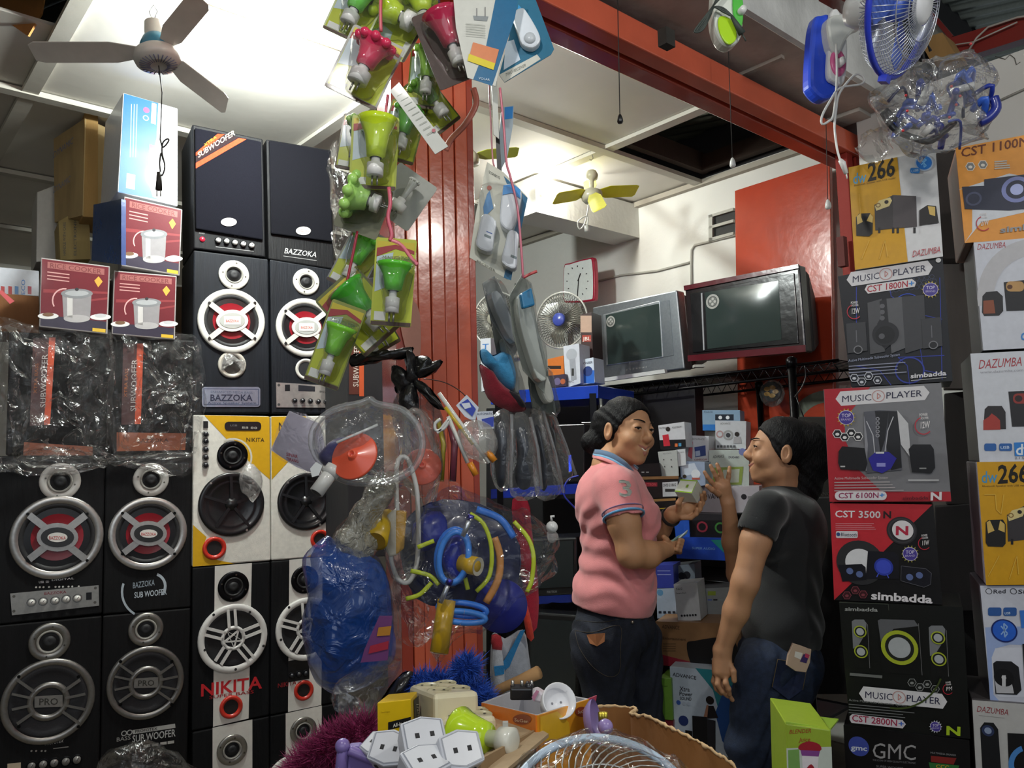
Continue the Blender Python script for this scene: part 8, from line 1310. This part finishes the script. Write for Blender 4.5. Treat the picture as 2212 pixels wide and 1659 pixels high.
class Head:
    def __init__(s, px, py, Y, A, roll, pitch, sc=1.0):
        s.c = P(px, py, Y); T = (O0-s.c); T.z = 0; T.normalize(); Rr = Vector((-T.y, T.x, 0)); a = math.radians(A)
        f = Rr*math.sin(a)+T*math.cos(a); sd = Vector((0, 0, 1)).cross(f); u = Vector((0, 0, 1)); ro = Matrix.Rotation(math.radians(roll), 3, T); s.f, s.s, s.u = ro@f, ro@sd, ro@u
        pi_ = Matrix.Rotation(math.radians(pitch), 3, s.s); s.f, s.u = pi_@s.f, pi_@s.u; s.k = sc
    def p(s, x, f, u): return s.c+(s.s*x+s.f*f+s.u*u)*s.k
    def R(s): return (s.s, s.f, s.u)
    def build(s, F, smile=.3):
        k = s.k; E = lambda x, f, u, r, kk=.02, sub=False: F.ell(s.p(x, f, u), s.R(), [q*k for q in r], kk, sub)
        C_ = lambda a, b, ra, rb, kk=.01, sub=False: F.cap(s.p(*a), s.p(*b), ra*k, rb*k, kk, sub)
        E(0, -.008, .032, (.071, .091, .080), .01); E(0, .028, -.028, (.057, .057, .070), .03); E(0, .062, -.083, (.024, .021, .019), .025); C_((-.036, .015, -.062), (.036, .015, -.062), .020, .020, .035)
        for x in (-1, 1):
            E(x*.036, .060, -.022, (.025, .026, .023), .020); C_((x*.012, .083, .034), (x*.038, .067, .034), .006, .005, .014); E(x*.031, .098, .016, (.016, .014, .010), .008, True); E(x*.031, .0745, .0155, (.0152, .0152, .0152), .006); E(x*.0315, .0905, .0150, (.0130, .0100, .0049), .0015, True)
            C_((x*.0115, .093, -.019), (x*.010, .084, -.024), .0078, .007, .006); E(x*.078, -.008, .000, (.009, .018, .031), .004); E(x*.085, -.004, .004, (.006, .009, .017), .004, True)
        C_((0, .082, .030), (0, .1035, -.013), .0075, .0098, .016); C_((0, .1035, -.014), (0, .094, -.024), .0098, .008, .010)
        E(0, .074, -.054, (.028, .016, .022), .014)
        for a, b, ra, rb in s.lips(smile): F.cap(s.p(*a), s.p(*b), ra*k, rb*k, .003)
        c = smile*.012; o = .0015+.0034*smile
        for x in (-1, 1): C_((x*.027, .084, -.0525+c), (0, .0950, -.0580), .0022, o, .002, True)
    def lips(s, smile):
        c = smile*.013; w = .025+.008*smile; g = .0045*smile
        return [((x*w, .0765, -.049+c), (0, .0920, -.0492+g*.2), .0024, .0036) for x in (-1, 1)]+[((x*(w-.002), .0760, -.053+c), (0, .0885, -.0630-g*.8), .0026, .0041) for x in (-1, 1)]
    def lip(s, V, base, lipc, smile=.3):
        out = np.tile(np.array(hexc(base)), (len(V), 1)); near = np.linalg.norm(V-np.array(s.p(0, .08, -.055)), axis=1) < .05; W = V[near]; m = np.zeros(len(W), bool)
        for a, b, ra, rb in s.lips(smile):
            a, b = np.array(s.p(*a)), np.array(s.p(*b)); t = np.clip((W-a)@(b-a)/((b-a)@(b-a)), 0, 1); m |= np.linalg.norm(W-a-t[:, None]*(b-a), axis=1) < (ra+(rb-ra)*t)*s.k+.0011
        f = (W-np.array(s.c))@np.array(s.f)/s.k; m &= f > .074; idx = np.where(near)[0][m]; out[idx] = hexc(lipc); return out
    def features(s, t, body, smile=.3, teeth=True):
        k = s.k
        for x in (-1, 1):
            m = MB('#c4bab0'); m.ball(s.p(x*.031, .0745, .0155), .0130*k, seg=18, ring=12); e = t.part('eyeball', m, M('wet_eye', .1, bump=0, namt=0), parent=body)
            m = MB('#1a100c'); gz = (s.f*.8+(O0-s.c).normalized()*s.gz).normalized(); m.lathe(s.p(x*.031, .0745, .0155)+gz*.0105*k, gz, [(.0058*k, 0), (.0050*k, .0018*k), (0, .0028*k)], 16); t.part('iris', m, M('wet_eye'), parent=body)
            m = MB('#120c0a'); m.tube([s.p(x*(.031+d), .0745+.0152*math.sqrt(max(0, 1-(d/.0175)**2))*.98, .0155+.0022*(1-(d/.016)**2)) for d in np.linspace(-.014, .016, 9)], .0014*k, 5); t.part('lashes', m, HAIR, parent=body)
            m = MB('#1a110d'); m.tube([s.p(x*(.013+d*.036), .0945-.020*d**1.7, .036+.006*math.sin(d*2.3)) for d in np.linspace(0, 1, 9)], [.0016*k, .0022*k, .0026*k, .0026*k, .0024*k, .0022*k, .0018*k, .0014*k, .0008*k], 6, flat=.6); t.part('eyebrow', m, HAIR, parent=body)
            m = MB('#3a1a14'); m.ball(s.p(x*.0060, .0975, -.0275), .0026*k, seg=8, ring=6); t.part('nostril', m, SKIN, parent=body)
        if teeth:
            c = smile*.012; m = MB('#e6dfd4'); n = 13; xs = np.linspace(-.0245, .0245, n); A = [s.p(x, .0900-.012*(x/.0245)**2, -.0520+c*(abs(x)/.027)) for x in xs]; B_ = [s.p(x, .0892-.012*(x/.0245)**2, -.0610+c*1.15*(abs(x)/.027)**1.3) for x in xs]
            m.add(A+B_, [[i, n+i, n+i+1, i+1] for i in range(n-1)], True); t.part('teeth', m, M('wet_eye'), parent=body)
def chain(F, pts, rs, k=.006):
    for (a, b), (ra, rb) in zip(zip(pts[:-1], pts[1:]), zip(rs[:-1], rs[1:])): F.cap(P(*a), P(*b), ra, rb, k)
def finger(F, *pts, r=.0085): chain(F, pts, [r, r*.95, r*.85, r*.78][:len(pts)], .004)
Z = Vector((0, 0, 1))
# ---------- woman in the pink polo ----------
Y1 = 2.75; H1 = Head(1353, 937, Y1, 46, -9, -4, 1.02); H1.gz = .5
pw = lambda x, y, dy=0: P(x, y, Y1+dy)
F = Field((.17, 2.33, .0), (.72, 3.1, 1.66), .0026)
H1.build(F, 1.0)
F.cap(H1.p(0, -.022, -.06), pw(1318, 1008, .03), .050, .055, .03); F.cap(pw(1318, 1008, .02), pw(1322, 1060, .03), .06, .09, .03)
F.cap(pw(1322, 1050, -.10), pw(1335, 1045, .16), .045, .045, .03); F.cap(pw(1325, 1090, .02), pw(1325, 1330, .02), .09, .08, .03); F.cap(pw(1325, 1330, .02), pw(1330, 1440, .02), .08, .06, .03)
# right arm, phone hand
RA = [(1334, 1062, Y1-.15), (1348, 1130, Y1-.19), (1364, 1196, Y1-.20), (1400, 1198, Y1-.17), (1438, 1186, Y1-.10)]
chain(F, RA, [.052, .050, .043, .041, .027], .02)
F.cap(P(1440, 1185, Y1-.10), P(1456, 1180, Y1-.075), .024, .022, .012, fl=((0, 1, 0), 1.2))
for i, (x, y) in enumerate(((1446, 1192), (1450, 1196), (1455, 1197), (1444, 1188))): finger(F, (1455, 1180+4*i, Y1-.08+.012*i), (1468, 1174+6*i, Y1-.09+.008*i), (1474-2*i, 1168+7*i, Y1-.10), (1468-2*i, 1166+7*i, Y1-.112), r=.0085)
finger(F, (1446, 1178, Y1-.10), (1440, 1166, Y1-.115), (1434, 1160, Y1-.12), r=.0095)
# left arm, box hand
LA = [(1348, 1055, Y1+.20), (1392, 1150, Y1+.16), (1402, 1168, Y1+.12), (1425, 1142, Y1+.05), (1452, 1113, Y1-.02)]
chain(F, LA, [.05, .045, .042, .036, .026], .02)
F.cap(P(1456, 1109, Y1-.03), P(1484, 1100, Y1-.05), .026, .027, .014); F.cap(P(1470, 1108, Y1-.04), P(1496, 1092, Y1-.03), .022, .020, .012)
for pts in (((1488, 1112, Y1-.04), (1508, 1104, Y1-.03), (1518, 1086, Y1-.03), (1516, 1070, Y1-.045)), ((1488, 1104, Y1-.02), (1512, 1094, Y1-.005), (1522, 1076, Y1-.01), (1521, 1064, Y1-.03)), ((1480, 1114, Y1-.06), (1500, 1112, Y1-.06), (1512, 1100, Y1-.06), (1513, 1086, Y1-.07)), ((1474, 1118, Y1-.06), (1492, 1118, Y1-.07), (1504, 1110, Y1-.08), (1506, 1100, Y1-.085))): finger(F, *pts, r=.0090)
finger(F, (1466, 1104, Y1-.06), (1466, 1086, Y1-.085), (1474, 1072, Y1-.09), r=.0098)
for L in ([(1300, 1350, Y1-.07), (1308, 1540, Y1-.08)], [(1365, 1355, Y1+.10), (1380, 1540, Y1+.09)]):
    a, b = P(*L[0]), P(*L[1]); F.cap(a-Z*.12, b, .05, .045, .03); F.cap(b, Vector((b.x, b.y+.02, .10)), .05, .036, .02); F.cap(Vector((b.x-.02, b.y+.03, .045)), Vector((b.x+.15, b.y-.02, .04)), .036, .028, .02)
t = Thing('person', 'smiling woman in a pink polo shirt holding a small box and a phone', 'person')
me = F.mesh(lambda V: H1.lip(V, '#b88964', '#a4685a', 1.0), 'body'); body = t.part('body', me, SKIN); H1.features(t, body, 1.0)
F = Field((.14, 2.38, .78), (.66, 3.12, 1.46), .0042); R3 = (Vector((1, 0, 0)), Vector((0, 1, 0)), Z)
F.ell(pw(1333, 1112, .02), R3, (.125, .185, .155), .03); F.ell(pw(1384, 1122, -.03), R3, (.066, .085, .062), .04); F.ell(pw(1386, 1124, .10), R3, (.062, .08, .062), .04); F.ell(pw(1292, 1080, .03), R3, (.075, .16, .10), .05)
F.ell(pw(1334, 1205, .02), R3, (.125, .165, .14), .05); F.ell(pw(1326, 1285, .02), R3, (.142, .185, .13), .05); F.cap(pw(1326, 1046, -.12), pw(1345, 1043, .20), .062, .058, .05); F.cap(pw(1322, 1010, .03), pw(1322, 1040, .03), .062, .085, .05)
F.cap(P(1334, 1062, Y1-.15), P(1345, 1106, Y1-.18), .064, .066, .03); F.cap(P(1348, 1060, Y1+.20), P(1372, 1105, Y1+.20), .06, .06, .03)
g = np.meshgrid(*[F.lo[i]+F.h*np.arange(F.n[i], dtype=np.float32) for i in range(3)], indexing='ij', sparse=True)
zz = g[2]; lowf = np.clip((1.30-zz)/.25, 0, 1); F.d = F.d+.0042*np.sin(zz*95+14*g[0]+5*np.sin(g[0]*22+g[1]*9))*lowf*np.clip((zz-.90)/.1, 0, 1)+.003*np.sin((g[0]*.8-zz)*70+4*np.sin(g[1]*15))*np.clip((zz-1.08)/.08, 0, 1)*np.clip((1.30-zz)/.06, 0, 1)
nn = (P(1345, 1108, Y1-.18)-P(1334, 1060, Y1-.15)).normalized(); q = P(1346, 1110, Y1-.185)
sl, gg = F.box(q, q, .085); dd_ = [gg[i]-q[i] for i in range(3)]; e = dd_[0]*nn[0]+dd_[1]*nn[1]+dd_[2]*nn[2]; rad = np.sqrt(dd_[0]**2+dd_[1]**2+dd_[2]**2); ya = gg[1]-(Y1-.125)+0*gg[0]+0*gg[2]
F.cap(q+nn*.012, P(1353, 1150, Y1-.19), .0535, .053, .004, True); F.cap(P(1355, 1156, Y1-.192), P(1358, 1190, Y1-.195), .085, .07, .002, True)
nh = Vector((-.16, 0, -1)).normalized(); F.half(pw(1330, 1316), nh)
F.cap(pw(1322, 975, .03), pw(1324, 1000, .03), .055, .058, .006, True)
F.cap(pw(1356, 1275, -.22), pw(1364, 1345, -.22), .003, .05, .004, True)
shirt = F.mesh('#de8a8c', 'polo_shirt'); t.part('polo_shirt', shirt, KNIT); SB = bvh(shirt)
def drape(mb, outline, off=.003, col=None):
    vs = [hit(SB, *c, off) for c in outline]; vs = [v for v in vs if v is not None]
    if len(vs) > 2: mb.add(vs, [list(range(len(vs)))[::-1]], False, col)
def droptext(B, s_, p0, p1, h, col, off=.003, bold=.04):
    vs, fs = glyphs(s_, bold, 0); w = max(v[0] for v in vs); x0 = min(v[0] for v in vs); dx = ((p1[0]-p0[0])/(w-x0), (p1[1]-p0[1])/(w-x0)); pts = []
    for v in vs: c = (p0[0]+dx[0]*(v[0]-x0)+dx[1]*-.0*v[1]+.12*h/.72*-v[1]*.6, p0[1]+dx[1]*(v[0]-x0)-h/.72*v[1]); r_ = hit(B, c[0], c[1], off); pts.append(r_ if r_ is not None else P(c[0], c[1], 2.5))
    m = MB(col); m.add(pts, fs, False, col); return m
t.part('sleeve_number', droptext(SB, '3', (1338, 1071), (1366, 1073), 36, '#9a9c94', .0032), KNIT, label='grey printed number 3 on the sleeve')
m = MB('#5b9ccc'); A = q+nn*.004; e1 = nn.orthogonal().normalized(); e2 = nn.cross(e1)
for r_, o, c in ((.0655, .004, '#5b9ccc'), (.0665, -.012, '#7a5f86')): m.tube([A+nn*o+(e1*math.cos(2*math.pi*k/30)+e2*math.sin(2*math.pi*k/30))*r_ for k in range(30)], .0040 if o > 0 else .0022, 6, True, col=c)
t.part('cuff_stripe', m, KNIT)
# collar: folded band round the neck
m = MB('#de8a8c'); CB = smoothpts([(1380, 1010, 1016, .22), (1330, 972, 984, .16), (1290, 966, 984, .10), (1286, 971, 990, .04), (1302, 973, 994, -.015), (1324, 980, 1003, -.045), (1342, 991, 1014, -.058), (1357, 1004, 1024, -.058), (1373, 1026, 1034, -.035), (1390, 1040, 1046, .01)], 4, False)
def colp(c, s_): return pw(c[0]-3*s_, c[1]+(c[2]-c[1])*s_, c[3]-.020*s_)
for s0, s1, c in ((0, .5, '#56708e'), (.5, .7, '#7ab0d6'), (.7, 1.0, '#de8a8c')):
    n = len(CB); m.add([colp(q_, s0) for q_ in CB]+[colp(q_, s1) for q_ in CB], [[k, k+1, n+1+k, n+k] for k in range(n-1)], True, c)
o_ = t.part('collar', m, KNIT, label='folded collar with blue-grey stripes'); sm_ = o_.modifiers.new('thick', 'SOLIDIFY'); sm_.thickness = .004
# jeans
F = Field((.16, 2.45, .0), (.70, 3.1, .95), .005)
F.ell(pw(1326, 1345, .02), R3, (.128, .165, .10), .03); F.ell(pw(1290, 1400, -.06), R3, (.085, .095, .10), .05); F.ell(pw(1300, 1400, .10), R3, (.085, .09, .10), .05); F.cap(pw(1326, 1322, .02), pw(1326, 1350, .02), .11, .12, .04, fl=((0, 1, 0), .72))
for L in ([(1308, 1390, Y1-.06), (1318, 1560, Y1-.07)], [(1368, 1385, Y1+.09), (1384, 1560, Y1+.08)]):
    a, b = P(*L[0]), P(*L[1]); F.cap(a, b, .100, .074, .04); F.cap(b, Vector((b.x, b.y+.02, .08)), .074, .058, .03)
g = np.meshgrid(*[F.lo[i]+F.h*np.arange(F.n[i], dtype=np.float32) for i in range(3)], indexing='ij', sparse=True); F.d = F.d+.003*np.sin(g[2]*60+6*np.sin(g[0]*30+g[1]*12))
jm = F.mesh('#171c2a', 'jeans'); jo = t.part('jeans', jm, DENIM); JB = bvh(jm)
def stitch(B, pts, col, r=.0012):
    q = [hit(B, *c, .001) for c in smoothpts(pts, 5, False)]; q = [v for v in q if v is not None]
    m = MB(col); m.tube(q, r, 4) if len(q) > 1 else None; return m
m = stitch(JB, [(1242, 1362), (1280, 1366), (1338, 1352), (1340, 1400), (1338, 1450), (1315, 1462), (1280, 1440), (1252, 1400), (1242, 1362)], '#4a4238'); t.part('pocket_seam', m, DENIM, parent=jo)
t.part('belt_seam', stitch(JB, [(1244, 1340), (1300, 1344), (1352, 1336), (1410, 1340)], '#3a3630'), DENIM, parent=jo)
m = MB('#8a5530'); pts = [hit(JB, *c, .007) for c in ((1267, 1371), (1286, 1369), (1307, 1367), (1306, 1386), (1290, 1396), (1274, 1390))]
if all(p_ is not None for p_ in pts): m.add(pts, [[5, 4, 3, 2, 1, 0]], False); t.part('leather_patch', m, CARD, parent=jo, label='brown leather patch on the back pocket')
m = MB('#8f8a80'); b_ = hit(JB, 1366, 1344, .003); m.ball(b_ if b_ else pw(1366, 1344, -.2), .006); t.part('rivet', m, METAL, parent=jo)
# hair
def hair(H, F, extra, cutn=(.84, -.54), cutp=(.046, .044), rad=(.080, .099, .092)):
    F.ell(H.p(0, -.014, .036), H.R(), [r*H.k for r in rad], .01)
    F.half(H.p(0, cutp[0], cutp[1]), H.f*cutn[0]+H.u*cutn[1])
    for a, b, ra, rb in extra: F.cap(a, b, ra, rb, .02)
    g = np.meshgrid(*[F.lo[i]+F.h*np.arange(F.n[i], dtype=np.float32) for i in range(3)], indexing='ij', sparse=True)
    F.d = F.d+.0016*np.sin(g[2]*60+g[0]*50+5*np.sin(g[0]*30+g[2]*22))+.0004*np.sin(g[0]*330-g[2]*250+g[1]*120)
F = Field((.14, 2.5, 1.38), (.55, 3.0, 1.68), .003)
hair(H1, F, [(H1.p(0, -.09, .035), H1.p(0, -.125, -.03), .062, .05), (H1.p(0, -.085, -.04), H1.p(0, -.075, -.075), .048, .036), (H1.p(.03, -.12, -.02), H1.p(-.04, -.12, -.035), .045, .04)])
t.part('hair', F.mesh('#0c0b0e', 'hair'), HAIR)
m = MB('#1c120e'); w0, w1 = P(1438, 1128, Y1+.02), P(1452, 1113, Y1-.02); ax = (w1-w0).normalized(); e1 = ax.orthogonal().normalized(); e2 = ax.cross(e1); cw = P(1449, 1116, Y1-.01)
for o in (0, .006): m.tube([cw-ax*o+(e1*math.cos(2*math.pi*k/22)+e2*math.sin(2*math.pi*k/22))*.031 for k in range(22)], .0038, 6, True)
t.part('bracelet', m, CLOTH, label='dark brown cord bracelet')
# held things
t = Thing('small_gift_box', 'small green and white box held up in the pink-shirt woman\'s left hand', 'box'); a, b, c, d = P(1468, 1036, Y1-.09), P(1509, 1037, Y1-.06), P(1494, 1066, Y1-.12), P(1457, 1062, Y1-.15)
fr = [P(1466, 1038, Y1-.06), P(1507, 1037, Y1-.05), P(1498, 1068, Y1-.12), P(1456, 1066, Y1-.13)]; dn = Vector((.012, .004, -.052)); rgt = P(1520, 1058, Y1+.01)-fr[1]
m = MB('#cdd0c4'); lowr = [P(1466, 1062, Y1-.05), P(1513, 1062, Y1-.03), P(1500, 1092, Y1-.10), P(1458, 1072, Y1-.12)]
top = [P(1470, 1036, Y1-.06), P(1507, 1038, Y1-.05), P(1494, 1066, Y1-.12), P(1457, 1062, Y1-.12)]
ez = Vector((.022, .03, -.020)).normalized()*.045; m.prism([top[0], top[1], top[2], top[3]], [v+Vector((.028, .045, -.034)) for v in top]); t.part('carton', m, PAPER, mods=.001)
m = MB('#8fb82a'); cen = sum(top, Vector())/4; nrm = (top[1]-top[0]).cross(top[3]-top[0]).normalized(); nrm = nrm if nrm.dot(O0-cen) > 0 else -nrm
for i, j in ((0, 1), (2, 3), (1, 2)):
    w = (cen-(top[i]+top[j])/2)*(.16 if (i, j) != (1, 2) else .07); q = [top[i]+nrm*.001, top[j]+nrm*.001, top[j]+w+nrm*.001, top[i]+w+nrm*.001]; m.add(q, [[0, 1, 2, 3]], False)
m.add([cen+nrm*.0012+(top[1]-top[0])*s_*.09+(top[3]-top[0])*r_*.12 for s_, r_ in ((0, -1), (1.4, -1), (1.4, 1), (0, 1))], [[0, 1, 2, 3]], False, '#7a9a30'); t.part('printed_bands', m, PAPER)
t = Thing('mobile_phone', 'pale green-backed phone held in the pink-shirt woman\'s right hand', 'phone'); m = MB('#8fb0a2'); q = [P(1428, 1184, Y1-.11), P(1462, 1158, Y1-.09), P(1485, 1147, Y1-.06), P(1450, 1176, Y1-.075)]; m.prism(q, [v-Vector((0, 0, .007)) for v in q]); t.part('back_cover', m, PLAST, mods=.002)
m = MB('#cfe0ee'); m.tube([P(1466, 1163, Y1-.085), P(1485, 1146, Y1-.06)], .0028, 6); t.part('bright_edge', m, PLAST)
# ---------- woman in the black shirt ----------
Y2 = 2.6; H2 = Head(1684, 981, Y2, -80, 3, -11, .98); H2.gz = 0
pw = lambda x, y, dy=0: P(x, y, Y2+dy)
F = Field((.50, 2.25, .0), (1.10, 3.0, 1.60), .0026); H2.build(F, .9)
F.cap(H2.p(0, -.022, -.06), pw(1694, 1058, .02), .048, .056, .03); F.cap(pw(1694, 1058, .02), pw(1696, 1110, .02), .06, .08, .03); F.cap(pw(1660, 1098, -.14), pw(1690, 1096, .16), .04, .04, .03); F.cap(pw(1690, 1120, .02), pw(1684, 1400, .02), .085, .075, .03); F.cap(pw(1684, 1400, .02), pw(1670, 1500, .02), .075, .06, .03)
chain(F, [(1652, 1104, Y2-.16), (1632, 1170, Y2-.18), (1610, 1258, Y2-.19), (1590, 1320, Y2-.17), (1561, 1402, Y2-.14)], [.048, .043, .038, .036, .025], .02)
F.cap(P(1560, 1406, Y2-.14), P(1562, 1448, Y2-.14), .024, .026, .014, fl=((1, 0, 0), .9)); F.cap(P(1552, 1430, Y2-.13), P(1550, 1452, Y2-.13), .018, .016, .01)
for pts in (((1552, 1456, Y2-.14), (1550, 1478, Y2-.15), (1560, 1494, Y2-.15), (1572, 1504, Y2-.14)), ((1558, 1460, Y2-.13), (1560, 1482, Y2-.135), (1572, 1498, Y2-.13), (1582, 1512, Y2-.125)), ((1566, 1456, Y2-.15), (1568, 1476, Y2-.165), (1574, 1488, Y2-.165), (1576, 1500, Y2-.155)), ((1546, 1450, Y2-.12), (1542, 1472, Y2-.12), (1548, 1488, Y2-.12), (1558, 1498, Y2-.12))): finger(F, *pts, r=.0085)
finger(F, (1572, 1428, Y2-.15), (1584, 1450, Y2-.165), (1586, 1470, Y2-.165), r=.0095)
chain(F, [(1680, 1104, Y2+.18), (1634, 1190, Y2+.20), (1596, 1240, Y2+.18), (1582, 1170, Y2+.14), (1573, 1088, Y2+.10)], [.046, .042, .038, .032, .022], .02)
F.cap(P(1571, 1082, Y2+.10), P(1561, 1052, Y2+.09), .021, .028, .014, fl=((0, 1, 0), 1.5))
for pts in (((1546, 1052, Y2+.09), (1536, 1040, Y2+.08), (1528, 1030, Y2+.075), (1522, 1020, Y2+.075)), ((1552, 1042, Y2+.09), (1546, 1028, Y2+.08), (1540, 1016, Y2+.075), (1535, 1006, Y2+.075)), ((1561, 1040, Y2+.09), (1557, 1024, Y2+.085), (1553, 1013, Y2+.08), (1549, 1003, Y2+.08)), ((1571, 1044, Y2+.09), (1574, 1030, Y2+.085), (1575, 1020, Y2+.08), (1576, 1010, Y2+.08))): finger(F, *pts, r=.0080)
finger(F, (1552, 1068, Y2+.08), (1538, 1058, Y2+.06), (1528, 1050, Y2+.055), r=.0092)
for x0, x1, dy in ((1650, 1622, -.08), (1690, 1650, .12)):
    a, b = pw(x0, 1430, dy), pw(x1, 1600, dy); F.cap(a-Z*.08, b, .05, .044, .03); F.cap(b, Vector((b.x+.03, b.y+.02, .10)), .048, .035, .02); F.cap(Vector((b.x+.04, b.y, .045)), Vector((b.x-.12, b.y-.02, .04)), .035, .028, .02)
t = Thing('person', 'woman in a black T-shirt and jeans in profile, one hand raised, laughing', 'person'); me = F.mesh(lambda V: H2.lip(V, '#b08260', '#965c50', .9), 'body'); body = t.part('body', me, SKIN); H2.features(t, body, .9, False)
F = Field((.55, 2.25, .78), (1.12, 3.0, 1.38), .0042)
F.ell(pw(1694, 1160, .02), R3, (.112, .18, .15), .03); F.ell(pw(1652, 1175, -.02), R3, (.06, .14, .06), .04); F.ell(pw(1720, 1130, .02), R3, (.068, .15, .09), .05); F.ell(pw(1694, 1255, .02), R3, (.106, .155, .14), .05); F.ell(pw(1688, 1350, .02), R3, (.120, .17, .12), .05); F.cap(pw(1662, 1098, -.15), pw(1692, 1094, .18), .056, .054, .05); F.cap(pw(1696, 1068, .02), pw(1696, 1100, .02), .058, .08, .05)
F.cap(P(1652, 1104, Y2-.16), P(1638, 1142, Y2-.175), .056, .060, .02); F.cap(P(1682, 1104, Y2+.18), P(1656, 1146, Y2+.19), .054, .058, .02)
F.cap(P(1641, 1135, Y2-.178), P(1625, 1195, Y2-.19), .0475, .046, .003, True); F.cap(P(1622, 1186, Y2-.183), P(1612, 1225, Y2-.19), .072, .07, .002, True); F.cap(P(1650, 1158, Y2+.2), P(1640, 1190, Y2+.2), .05, .048, .003, True)
g = np.meshgrid(*[F.lo[i]+F.h*np.arange(F.n[i], dtype=np.float32) for i in range(3)], indexing='ij', sparse=True); F.d = F.d+.0035*np.sin(g[2]*55+10*g[0]+4*np.sin(g[0]*18+g[1]*11))*np.clip((1.2-g[2])/.2, 0, 1)
F.half(pw(1680, 1398), Vector((.05, 0, -1)).normalized()); F.cap(pw(1694, 1030, .02), pw(1696, 1058, .02), .054, .058, .005, True)
t.part('t_shirt', F.mesh('#0a0d11', 't_shirt'), KNIT)
F = Field((.48, 2.25, .0), (1.12, 3.0, .90), .005)
F.ell(pw(1680, 1415, .02), R3, (.118, .165, .09), .03); F.ell(pw(1716, 1455, -.05), R3, (.075, .09, .10), .05); F.ell(pw(1716, 1455, .10), R3, (.07, .09, .10), .05)
for x0, x1, dy in ((1655, 1622, -.07), (1690, 1650, .12)):
    a, b = pw(x0, 1450, dy), pw(x1, 1610, dy); F.cap(a, b, .094, .070, .04); F.cap(b, Vector((b.x+.03, b.y+.02, .08)), .070, .055, .03)
g = np.meshgrid(*[F.lo[i]+F.h*np.arange(F.n[i], dtype=np.float32) for i in range(3)], indexing='ij', sparse=True); F.d = F.d+.0035*np.sin(g[2]*70-g[0]*30+6*np.sin(g[0]*24+g[1]*12))
jm = F.mesh('#1d2a42', 'jeans'); jo = t.part('jeans', jm, DENIM); JB = bvh(jm)
m = MB('#1c2746'); pts = [hit(JB, *c, .014) for c in ((1680, 1424), (1744, 1436), (1734, 1490), (1704, 1512), (1668, 1484))]
if all(p_ is not None for p_ in pts): m.add(pts, [[4, 3, 2, 1, 0]], False); t.part('back_pocket', m, DENIM, parent=jo); m = MB('#7a6a50'); m.tube([pts[4], pts[0], pts[1], pts[2]], .0014, 5); t.part('pocket_seam', m, DENIM, parent=jo)
F = Field((.66, 2.35, 1.16), (1.05, 2.95, 1.58), .003)
hair(H2, F, [(H2.p(0, -.09, .05), H2.p(0, -.12, -.01), .065, .06), (H2.p(0, -.10, -.03), H2.p(0, -.095, -.10), .055, .045), (H2.p(0, -.085, -.10), H2.p(.01, -.08, -.16), .042, .03)], cutp=(.044, .036)); t.part('hair', F.mesh('#0d0c0f', 'hair'), HAIR)
rr = random.Random(4)
t = Thing('pocket_phone', 'gold phone with stickers poking out of the jeans back pocket', 'phone'); q = [(1712, 1391), (1750, 1404), (1744, 1440), (1704, 1424)]; pl_ = PL(1728, 1415, 2.36, 10); m = MB('#b39a86'); pl_.prism(m, [c for c in smoothpts([(1710, 1394), (1716, 1390), (1747, 1401), (1751, 1407), (1740, 1452), (1698, 1436)], 2)], -.004, .004); t.part('case', m, PLAST, mods=.0015)
m = MB('#cfcac4'); pl_.poly(m, [(1716, 1406), (1732, 1410), (1728, 1424), (1714, 1418)], .0046); pl_.poly(m, [(1734, 1412), (1746, 1414), (1740, 1432), (1726, 1428)], .005, '#3a2a5c'); pl_.poly(m, [(1738, 1410), (1747, 1414), (1744, 1422), (1736, 1418)], .0053, '#b03a5a'); t.part('printed_stickers', m, PAPER)
finish()
